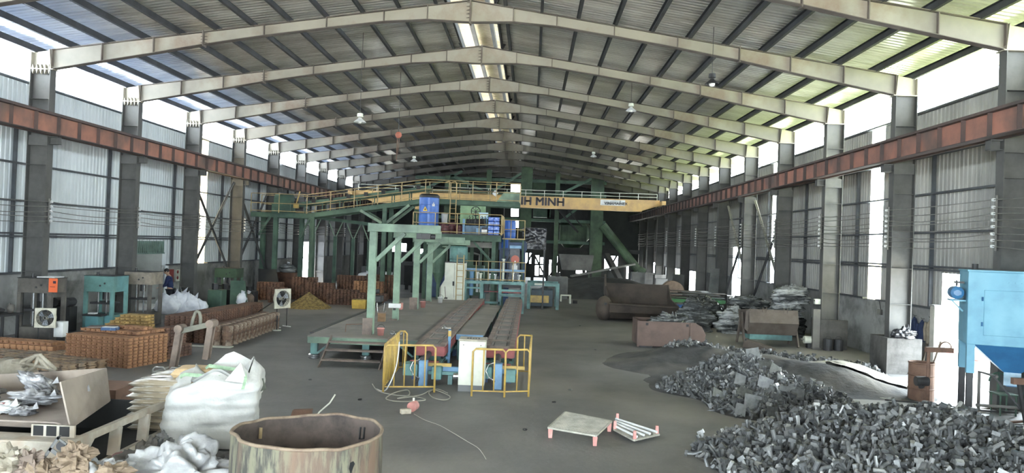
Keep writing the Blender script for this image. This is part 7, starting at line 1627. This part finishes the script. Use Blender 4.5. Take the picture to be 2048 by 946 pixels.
t = thing('kraft_sack', 'loose tan paper sack lying on top of the wrapped stack', 'sack', (-5.05, 11.75, 0.95)); b = MB(); pillow(b, (-5.05, 11.75, 1.03), 0.72, 0.5, 0.17, rz=0.12, seed=4); b.build('paper_body', m_kraft, t, smooth=True); b = MB(); b.box((-4.69, 11.79, 1.03), (0.03, 0.42, 0.05), rz=0.12); b.build('sewn_seam', m_cream, t)

# bulk bag
m_bulk = mat('white_bulk_bag', (188, 188, 183), (166, 166, 160), 1.6, rough=0.5, bump=0.6, bscale=4, dist=0.06, col3=(172, 170, 162), s3=1.6)
t = thing('bulk_bag', 'large bulging white woven bulk bag with green straps beside the wrapped sacks', 'bulk bag', (-4.4, 11.45, 0))
def bagf(u, v):
    a = 2*math.pi*u; z = v
    prof = [(0, .97), (.05, 1.0), (.3, 1.03), (.55, 1.0), (.78, .96), (.92, .84), (1.0, .62)]
    k = 1
    for (za, ka), (zb, kb) in zip(prof, prof[1:]):
        if za <= z <= zb: k = ka+(kb-ka)*(z-za)/(zb-za); break
    c, s = math.cos(a), math.sin(a); sq = 1/(abs(c)**6+abs(s)**6)**(1/6)
    w_ = 0.65*(0.94+0.12*z)*k*sq; x, y = c*w_, s*w_*0.86
    f = 0.045*noise.noise(Vector((c*2, s*2, z*3)))+0.03*noise.noise(Vector((c*1.5+4, s*1.5, z*9)))*(0.4+z)
    f += 0.028*noise.noise(Vector((c*1.2+9, s*1.2, z*14)))+0.012*noise.noise(Vector((c*6, s*6, z*9+3)))
    x += c*f; y += s*f
    rz = 0.30; lean = 0.16*z*z
    h = 1.10+(0.10*math.cos(a-0.6)+0.09*math.cos(4*a+0.8))*max(0, z-0.7)/0.3
    return (-4.42+x*math.cos(rz)-y*math.sin(rz)+lean, 11.45+x*math.sin(rz)+y*math.cos(rz), 0.04+z*h)
b = MB(); b.grid(bagf, 72, 34); top = [bagf(i/24, 1.0) for i in range(24)]
cc = Vector((-4.28, 11.45, 0.98)); b.add([cc+(Vector(p)-cc)*k_+Vector((0, 0, 0.06-0.16*(1-k_)**0.5 if k_ < 1 else 0.07)) for k_ in (.995, .8, .5, .05) for p in top], [(r_*24+i, r_*24+(i+1) % 24, (r_+1)*24+(i+1) % 24, (r_+1)*24+i) for r_ in range(3) for i in range(24)])
b.st = []; b.build('bag_body', m_bulk, t, smooth=True)
m_strap = mat('green_webbing', (146, 176, 138), (116, 146, 112), 8, rough=0.8)
def ribbon(b, pts, w, up):
    P = [Vector(p) for p in pts]; up = Vector(up); vs = []
    for p in P: vs += [p-up*w/2, p+up*w/2]
    b.add(vs, [(2*i, 2*i+2, 2*i+3, 2*i+1) for i in range(len(P)-1)]); return b
for pts, up in (([(-4.75, 11.3, 1.0), (-4.8, 11.2, 1.05), (-4.7, 11.15, 1.09), (-4.45, 11.1, 1.09), (-4.15, 11.05, 1.09)], (0, 0.3, 1)), ([(-4.6, 11.6, 1.1), (-4.5, 11.5, 1.17), (-4.2, 11.4, 1.16), (-3.95, 11.4, 1.14)], (0, .5, 1)), ([(-3.85, 11.2, 1.18), (-3.78, 11.1, 1.08), (-3.80, 11.05, 0.92)], (.8, .3, 0))):
    b = MB(); ribbon(b, pts, 0.05, up); b.build('strap_loop', m_strap, t, solid=0.006)
b = MB(); b.add([(-4.05, 11.0, 1.05), (-3.75, 11.1, 1.0), (-3.88, 11.15, 1.30), (-3.75, 11.35, 1.02)], [(0, 1, 2), (1, 3, 2), (0, 2, 3)]); b.build('peaked_corner', m_bulk, t)
def olive(u, v): a = -0.6+2.2*u; return (-4.25+0.58*math.cos(a)*(1-0.2*v), 11.6+0.5*math.sin(a)*(1-0.2*v), 0.82+0.34*v+0.05*noise.noise(Vector((u*4, v*4, 1))))
b = MB(); b.grid(olive, 14, 8); b.build('inner_lining', mat('grey_green_lining', (92, 98, 84), (70, 76, 64), 3, rough=0.6), t, smooth=True, solid=0.01)

bagroot = [o for o in bpy.data.objects if o.get('category') == 'bulk bag'][0]; bagroot.location.x -= 0.33; bagroot.location.y += 0.05
for i, (px, py, s) in enumerate(((395, 842, 1), (470, 838, 1))): pass
t = thing('bag_base_debris', 'dark crumpled bag debris under the white bulk bag', 'debris', (-4.3, 10.7, 0), kind='stuff')
b = MB()
for i in range(7): ball(b, (-4.85+i*0.2, 10.72+0.05*(i % 2), 0.03), 0.16, 1.1, 0.9, 0.45, 0.6, 2.5, 14, 8, flat=0.03, seed=i)
b.st = []; b.build('crumpled_bags', mat('dark_bag_scraps', (74, 70, 66), (44, 42, 42), 6, rough=0.5), t, smooth=True)
t = thing('steel_offcut', 'brown upright steel offcut with a pale rod behind the bulk bag', 'offcut', (-3.55, 12.3, 0)); b = MB(); b.prism([(-3.85, 12.2, 0), (-3.45, 12.2, 0), (-3.42, 12.2, 0.42), (-3.72, 12.2, 0.40)], (0.0, 0.1, 0)); b.build('plate', m_rust, t); b = MB(); b.tube([(-3.45, 12.2, 0.15), (-3.3, 12.25, 0.38), (-3.15, 12.3, 0.52), (-3.08, 12.35, 0.65)], 0.014, 6); b.build('rod', m_cream, t, smooth=True)
for i, (a, c, m) in enumerate((((-6.6, 10.6, 0.06), (-4.9, 11.0, 0.10), m_pal), ((-6.7, 10.9, 0.12), (-5.3, 10.75, 0.05), m_wood), ((-6.9, 10.45, 0.05), (-5.2, 10.45, 0.05), m_pal), ((-6.2, 10.95, 0.17), (-4.8, 11.15, 0.17), m_wood))):
    b = MB(); b.bar(a, c, 0.11, 0.04); tag(b.build('timber_batten', m), ['pale timber batten lying under the bagged pallet corner', 'grey timber batten crossing the pale ones before the pallet', 'pale timber batten nearest the crumpled white bags', 'grey timber batten lying on top before the wrapped sacks'][i], 'batten', 'timber battens before the pallet')

# ladle tank
lc = Vector((-2.36, 8.32, 0)); LR = 0.80; LH = 1.07
m_ladle = mat('flaking_cream_green', (114, 111, 88), (68, 66, 60), 13, 0.44, 0.56, rough=0.8, bump=0.5, bscale=22, stretch=(1, 1, 0.16), col3=(118, 92, 72), s3=3.2, dist=0.01)
m_ladin = mat('ladle_inside', (96, 82, 74), (62, 54, 50), 2.5, rough=0.9, bump=0.2)
t = thing('steel_ladle_tank', 'big open round steel tank with flaking cream-green paint', 'tank', lc)
n = 72
def rr_(a, z):   # slightly squashed and dented rim
    return LR*(1+0.02*math.cos(2*a+0.6)+0.012*noise.noise(Vector((math.cos(a)*2, math.sin(a)*2, z)))-0.05*math.exp(-((a-3.75)/0.16)**2)*(z/LH)**2)
def rim(a): return LH+0.02*noise.noise(Vector((math.cos(a)*3, math.sin(a)*3, 5)))+0.015*math.sin(a*2)
b = MB(); b.grid(lambda u, v: (lc.x+rr_(2*math.pi*u, v*LH)*math.cos(2*math.pi*u), lc.y+rr_(2*math.pi*u, v*LH)*math.sin(2*math.pi*u), v*rim(2*math.pi*u)), n, 10); b.build('shell', m_ladle, t, smooth=True)
b = MB(); b.grid(lambda u, v: (lc.x+(rr_(2*math.pi*u, v*LH)-0.025)*math.cos(2*math.pi*u), lc.y+(rr_(2*math.pi*u, v*LH)-0.025)*math.sin(2*math.pi*u), 0.02+v*(rim(2*math.pi*u)-0.02)), n, 10); b.build('inner_wall', m_ladin, t, smooth=True)
b = MB(); b.cyl((lc.x, lc.y, 0.01), (lc.x, lc.y, 0.03), LR*0.97, n=40); b.build('bottom', m_ladin, t)
b = MB(); b.tube([(lc.x+(rr_(2*math.pi*i/n, LH)-0.010)*math.cos(2*math.pi*i/n), lc.y+(rr_(2*math.pi*i/n, LH)-0.010)*math.sin(2*math.pi*i/n), rim(2*math.pi*i/n)) for i in range(n)], 0.020, 6, closed=True); b.build('rim', mat('rim_rust', (140, 120, 96), (112, 90, 72), 6, rough=0.7), t, smooth=True)
def wallpt(a, z, d=0.004): return Vector((lc.x+(rr_(a, z)+d)*math.cos(a), lc.y+(rr_(a, z)+d)*math.sin(a), z))
b = MB(); b.add([wallpt(-0.72+da, z) for da, z in ((-0.02, 0.90), (0.03, 0.91), (0.055, 0.88), (0.03, 0.84), (0.0, 0.78), (-0.035, 0.84))], [(0, 1, 2, 3, 4, 5)]); b.build('torn_hole', m_black, t)
b = MB()
for a0, a1 in ((0.86, 0.95), ): b.tube([wallpt(a0, 0.99, -0.03), wallpt(a0, 0.86, -0.04), wallpt(a1, 0.84, -0.04), wallpt(a1, 0.98, -0.03)], 0.012, 6)
b.build('inner_hook', m_black, t)
b = MB(); b.cyl(wallpt(2.6, 0.98, -0.05), wallpt(2.62, 0.86, -0.06), 0.02, n=8); b.build('stuck_peg', m_pal, t)

# steel skip with rubbish and the pale chassis beneath
m_taupe = mat('taupe_skip_paint', (150, 136, 124), (124, 110, 100), 1.4, rough=0.6, col3=(162, 146, 130), s3=0.8)
m_chas = mat('cream_chassis_paint', (186, 178, 162), (150, 140, 124), 1.6, rough=0.65, col3=(164, 146, 124), s3=3.0)
t = thing('chassis_frame_bed', 'cream steel vehicle bed frame with ribbed side carrying the taupe skip', 'vehicle bed', (-6.5, 9.6, 0))
F = lambda px, py, Y: AY(px, py, Y)
# front panel facing the camera and receding right side made of real members
fy = 8.9; ry = 11.3
A0 = Vector((-7.6, fy, 0.22)); A1 = Vector((-5.38, fy, 0.22))
b = MB(); b.bb(-7.9, -5.38, fy, fy+0.05, 0.24, 0.66); b.build('front_panel', m_chas, t, bevel=0.008)
b = MB(); b.bb(-7.9, -5.38, fy+0.05, fy+0.35, 0.63, 0.66); b.build('front_shelf', m_chas, t)
b = MB(); b.bar((-5.36, fy, 0.63), (-5.36, ry, 0.63), 0.07, 0.09); b.bar((-5.36, fy, 0.20), (-5.36, ry, 0.20), 0.07, 0.09); b.build('side_beam', m_chas, t)
b = MB(); b.prism([(-5.39, fy, 0.2), (-5.39, fy+0.12, 0.2), (-5.39, fy+0.55, 0.6), (-5.39, fy, 0.62)], (0.05, 0, 0))
b.build('corner_gusset', m_chas, t)
for y in (fy+1.0, fy+1.75): b = MB(); b.bar((-5.36, y, 0.24), (-5.36, y+0.06, 0.6), 0.06, 0.14, up=Vector((1, 0, 0))); b.build('rib', m_chas, t)
b = MB(); b.bb(-7.9, -5.42, ry-0.05, ry, 0.2, 0.66); b.bb(-7.9, -5.42, fy+0.1, ry-0.1, 0.2, 0.24); b.build('floor_plate', m_soot, t)
b = MB()
for x in (-7.5, -5.6):
    for y in (9.2, 11.0): b.bb(x-0.1, x+0.1, y-0.1, y+0.1, 0, 0.2)
b.build('skid_block', m_rust, t)
b = MB(); b.bb(-5.95, -5.42, 9.12, 9.15, 0.66, 0.80)
b.build('slot_plate', m_chas, t)
for i in range(3): b = MB(); b.bb(-5.92+i*0.16, -5.80+i*0.16, 9.112, 9.12, 0.67, 0.79); b.build('slot', m_black, t)
t = thing('rubbish_skip', 'taupe open steel skip with a pointed side wall, full of crumpled bags', 'skip', (-6.9, 10.3, 0.7))
K0, K1, K2, K3, K4, K5 = AY(141, 846, 9.3), AY(120, 764, 9.3), AY(219, 820, 10.9), AY(212, 736, 10.9), AY(66, 745, 11.5), AY(66, 838, 11.5)
zb = 0.72; K0.z = K2.z = K5.z = zb
L4, L5 = Vector((-8.6, 10.4, 1.02)), Vector((-8.6, 10.4, zb))
b = MB(); b.add([K0, K2, K3, K1], [(0, 1, 2, 3)]); b.build('right_wall', m_taupe, t, solid=0.02)
b = MB(); b.add([K2, K5, K4, K3], [(0, 1, 2, 3)]); b.add([K5, L5, L4, K4], [(0, 1, 2, 3)]); b.st = []; b.build('back_wall', m_taupe, t, solid=0.02)
b = MB(); b.add([K0, (-8.6, 9.35, zb), (-8.6, 9.2, zb+0.09), (K0.x-0.12, 9.2, zb+0.09)], [(0, 1, 2, 3)]); b.build('front_lip', m_taupe, t, solid=0.02)
b = MB(); b.add([(-8.6, 9.35, zb), K0, K2, K5, L5], [(0, 1, 2, 3, 4)]); b.build('floor_sheet', m_taupe, t, solid=0.02)
m_silv = mat('silver_bag', (166, 166, 168), (112, 112, 114), 4, rough=0.35, metal=0.2, bump=0.5, bscale=8, dist=0.03)
labs = ['silver crumpled bag at the near left of the taupe skip', 'white crumpled bag with a red mark in the taupe skip', 'silver bag leaning on the pointed wall of the taupe skip', 'grey flattened bag in the middle of the taupe skip', 'silver bag at the back of the taupe skip', 'dark bag at the far left of the taupe skip', 'folded white bag near the front lip of the taupe skip']
for i, (x, y, z, sx, sy, sz, rz, m) in enumerate(((-7.25, 9.9, .85, .5, .35, .14, .5, m_silv), (-6.85, 9.85, .82, .42, .3, .10, .1, m_white), (-6.0, 10.1, .98, .3, .35, .12, .9, m_silv), (-6.7, 10.3, .86, .6, .35, .12, .4, m_silv), (-6.9, 10.7, .95, .55, .3, .14, .2, m_silv), (-7.5, 10.4, .85, .5, .4, .2, .3, m_pg), (-6.55, 9.85, .78, .35, .25, .08, .3, m_silv))):
    t = thing('crumpled_bag', labs[i], 'bag', (x, y, z-sz/2), 'crumpled bags in the taupe skip'); b = MB(); ball(b, (x, y, z), 0.5, sx*1.15, sy*1.15, sz*1.6, 0.5, 2.5, 40, 24, seed=i*2.0, rg=0.4)
    if i in (2, 4): c = Vector((x, y, z)); b.v = [c+Matrix.Rotation(0.5, 3, 'Y') @ (p-c) for p in b.v]
    b.build('sheet', m, t, smooth=True); b = MB(); p = Vector((x+sx*0.4, y-0.05, z+0.03)); b.prism([p, p+Vector((0.1, 0, 0.02)), p+Vector((0.06, 0.02, 0.1))], (0, 0.01, 0)); b.build('torn_flap', m, t)
    if i == 1: b = MB(); b.box((x+0.05, y-0.08, z+0.065), (0.1, 0.05, 0.008), rz=0.3); b.build('red_print', mat('print_red', (176, 70, 66), (214, 190, 188), 20, 0.5, 0.55), t)
t = thing('polythene_tangle', 'cream tangled strapping frame and rags heaped behind the taupe skip', 'tangle', (-7.0, 12.4, 0))
m_tan = mat('tangle_cream', (158, 148, 128), (126, 116, 98), 4, rough=0.5)
b = MB(); P = lambda px, py: AY(px, py, 12.3)
for pts in ([(25, 745), (45, 722), (75, 710), (88, 733)], [(45, 735), (70, 712), (80, 710), (110, 738)], [(78, 712), (70, 735), (50, 745)], [(25, 725), (55, 728), (90, 735), (112, 740)], [(80, 712), (88, 728), (105, 742)]): b.tube([P(*q) for q in pts], 0.035, 6)
b.st = []; b.build('strap_tangle', m_tan, t, smooth=True)
b = MB(); 
ball(b, (AY(30, 750, 12.4).x-0.3, 12.5, 0.45), 0.55, 1.2, 0.7, 1.0, 0.4, 2, 28, 16, flat=0.45, seed=3); b.build('cloth', m_tan, t, smooth=True)
b = MB(); b.bb(-8.1, -6.6, 12.2, 13.0, 0, 0.6); b.build('crate_below', m_rust, t)

# bottom edge: brown paper, bent channel, white bags
m_brown = mat('brown_paper', (146, 124, 98), (112, 92, 72), 4, rough=0.8, bump=0.5, bscale=9, dist=0.02)
Yb = 7.9
for i, (px, py, r_, sx, sz, m, lab) in enumerate(((150, 905, .13, 1.0, 1.0, m_brown, 'crumpled brown paper sack behind the bent steel channel'), (90, 935, .14, 1.1, .9, m_brown, 'brown paper scrap at the bottom edge below the bent channel'), (20, 920, .15, 1.2, 1.1, m_tan, 'cream crumpled cloth at the bottom left corner'), (215, 938, .15, 1.4, .7, m_brown, 'flattened brown paper sack next to the white bags'), (60, 915, .12, 1.0, 1.0, m_yoke, 'pinkish brown scrap lump beneath the bent channel'), (170, 930, .11, 1.2, .8, m_brown, 'small folded brown paper at the middle of the paper heap'))):
    p = AY(px, py+14, Yb); t = thing('crumpled_paper', lab, 'paper scrap', (p.x, Yb, 0), 'crumpled papers at the bottom left')
    b = MB(); zc = p.z; vs0 = len(b.v); ball(b, (p.x, Yb, zc), r_*1.35, sx, 1, sz, 0.6, 2.4, 26, 18, seed=i*3.3, rg=0.45); b.build('paper', m, t)
    b = MB(); b.prism([(p.x-.08, Yb-.1, zc+.08), (p.x+.1, Yb-.12, zc+.05), (p.x+.06, Yb-.05, zc+.13)], (0.0, 0.012, 0)); b.build('folded_corner', m, t)
b = MB(); b.grid(lambda u, v: (-6.9+2.3*u, 7.3+1.2*v, 0.14+0.12*noise.noise(Vector((u*4, v*3, 7)))-0.2*abs(2*v-1)-0.08*u), 30, 14); b.v += []
tag(b.build('rubble_mound', mat('rubble_dark', (96, 84, 74), (58, 52, 48), 6, rough=0.9, bump=0.6), smooth=True), 'low mound of dark rubble and scraps along the bottom left edge', 'rubble', kind='stuff')
t = thing('bent_steel_channel', 'grey bent steel channel with square holes standing up from the brown paper', 'steel channel', AY(110, 905, 7.95))
p0, p1 = AY(92, 930, 7.95), AY(126, 882, 7.95); d = (p1-p0).normalized(); sd_ = Vector((d.z, 0, -d.x))
def CH(u, v, w_=0.0): return p0+(p1-p0)*u+sd_*v+Vector((0, w_, 0))
b = MB(); hw = 0.075
for u0, u1, v0, v1 in ((0, .15, -hw, hw), (.45, .58, -hw, hw), (.93, 1.0, -hw, hw), (0, 1, -hw, -hw*0.62), (0, 1, hw*0.62, hw)): b.prism([CH(u0, v0), CH(u1, v0), CH(u1, v1), CH(u0, v1)], (0, 0.008, 0))
b.st = []; b.build('web', m_fgrey, t)
for v in (-hw, hw): b = MB(); b.prism([CH(0, v-0.004), CH(1, v-0.004), CH(1, v+0.004), CH(0, v+0.004)], (0, 0.07, 0)); b.build('flange', m_fgrey, t)
b = MB(); b.cyl(CH(.76, 0, .02), CH(.76, 0, .07), 0.045, n=16); b.build('bearing', m_dark, t)
t = thing('broken_stub_post', 'sooty broken stub post in front of the cream chassis', 'post', (AY(195, 900, 8.4).x, 8.4, 0)); x = AY(195, 900, 8.4).x; b = MB(); b.tube([(x+.12, 8.4, 0), (x+.04, 8.4, 0.3), (x-.04, 8.4, 0.42)], 0.06, 8); b.build('stub', m_dark, t); b = MB(); b.box((x-.06, 8.4, .44), (.1, .08, .06)); b.build('torn_head', m_dark, t)
m_wb = mat('white_plastic_bag', (166, 166, 164), (132, 132, 132), 3, rough=0.4, bump=0.6, bscale=5, dist=0.04)
for i, (px, py, Y, r_, sx, sz, m, lab) in enumerate(((195, 948, 8.0, .2, 1.3, .8, m_wb, 'crumpled white plastic bag at the bottom edge, left of the grey one'), (355, 950, 8.5, .34, 1.5, .95, m_wb, 'large crumpled white plastic bag at the bottom edge below the bulk bag'), (285, 925, 9.2, .2, 1.4, .8, m_pg, 'grey crumpled bag between the two white plastic bags'), (385, 935, 9.3, .3, 1.3, .5, mat('sooty_bag', (92, 92, 92), (60, 60, 60), 4, rough=0.5), 'sooty flattened bag in front of the bulk bag base'), (300, 905, 9.8, .16, .8, 1.3, m_pg, 'upright grey rag behind the white plastic bags'), (325, 898, 9.9, .16, .9, 1.2, mat('sooty_bag', (92, 92, 92)), 'dark curled rag close to the bulk bag corner'))):
    p = AY(px, py+10, Y); zc = max(p.z, r_*0.3); t = thing('plastic_bag', lab, 'bag', (p.x, Y, 0), 'plastic bags along the bottom edge')
    b = MB(); ball(b, (p.x, Y, zc), r_*1.25, sx, 1, sz, 0.6, 2.6, 64, 40, flat=zc, seed=i*1.9+2, rg=0.30); b.build('bag', m, t, smooth=True); b = MB(); b.prism([(p.x-.1, Y, zc+r_*sz*.6), (p.x+.05, Y, zc+r_*sz*.7), (p.x-.02, Y+.03, zc+r_*sz*1.15)], (0, .02, 0)); b.build('gathered_neck', m, t)
t = thing('pink_strap', 'faded pink webbing strap looped over the grey rags', 'strap', (-5.3, 9.6, 0)); b = MB(); ribbon(b, [AY(225, 925, 9.7), AY(228, 908, 9.7), AY(240, 905, 9.7), AY(255, 909, 9.7), AY(263, 925, 9.7), AY(266, 938, 9.7)], 0.06, (0.2, 1, 0.2)); b.build('webbing', mat('pink_webbing', (158, 112, 110), (134, 92, 92), 8, rough=0.9), t, solid=0.006); b = MB(); b.box(AY(266, 938, 9.7), (0.05, 0.05, 0.03)); b.build('buckle', m_dark, t)

# floor bits
t = thing('pink_pot', 'small round pink pot lying on the open floor', 'pot', G(825, 820)); c = G(826, 822); b = MB(); b.cyl(c+Vector((-.02, -.09, .09)), c+Vector((.03, .08, .10)), 0.095, 0.085, n=22); b.build('pot_body', m_pink, t, bevel=0.01); b = MB(); b.cyl(c+Vector((0.0, .03, .18)), c+Vector((0.0, .03, .24)), 0.02, n=8); b.build('stem', m_cream, t)
c = G(812, 826); b = MB(); b.box(c+Vector((0, -.06, .045)), (0.19, 0.11, 0.085), rz=0.5); tag(b.build('brick', mat('pale_brick', (206, 194, 170), (176, 164, 142), 6, rough=0.9), bevel=0.012), 'pale worn brick lying against the pink pot', 'brick')
rope('cable', 'grey cable looping from the left railing across the floor in front of it', 'cable', [G(745, 768, .02), G(757, 782, .02), G(790, 790, .02), G(830, 793, .02), G(850, 800, .02), G(800, 803, .02), G(772, 797, .02), G(790, 785, .03), G(815, 780, .03), G(818, 790, .03), G(795, 797, .03), G(840, 790, .03), G(862, 780, .03), G(880, 783, .03), G(900, 793, .02), G(890, 800, .02), G(866, 795, .03), G(858, 784, .03), G(875, 778, .03), G(895, 786, .02)], 0.011, mat('grey_cable', (150, 146, 132), None, rough=0.6))
rope('hose', 'pale hose hanging from the top of the left yellow railing to the floor', 'hose', [Vector((-2.68, 15.98, 1.06)), Vector((-2.68, 15.9, 0.8)), Vector((-2.72, 15.86, 0.5)), Vector((-2.82, 15.8, 0.2)), G(768, 782, .02), G(752, 778, .02)], 0.014, m_white)
rope('chalk_line_cord', 'thin pale cord curving over the open floor from the pink pot', 'cord', [G(828, 828, .012), G(850, 840, .012), G(878, 850, .012), G(905, 865, .012), G(930, 880, .012), G(955, 895, .012), G(966, 908, .012), G(972, 918, .012)], 0.006, mat('cord_pale', (168, 164, 154), None, rough=0.9))
for i, (px, py) in enumerate(((1160, 652), (1108, 805), (1140, 780), (1205, 846), (620, 760), (720, 800), (1190, 700), (1050, 860))):
    c = G(px, py); b = MB(); ball(b, c+Vector((0, 0, .012)), 0.035, 1.3, 1, .5, .5, 2, 8, 6, seed=i); tag(b.build('floor_chip', m_soot if i % 2 else m_scrap), 'small dark chip on the open floor, %s' % ['beside the track machine', 'right of the right railing', 'just beyond the right railing', 'between the railing and the wire stillages', 'before the platform steps', 'left of the cable coil', 'in the aisle right of the tracks', 'between the cord and the wire stillages'][i], 'debris chip')
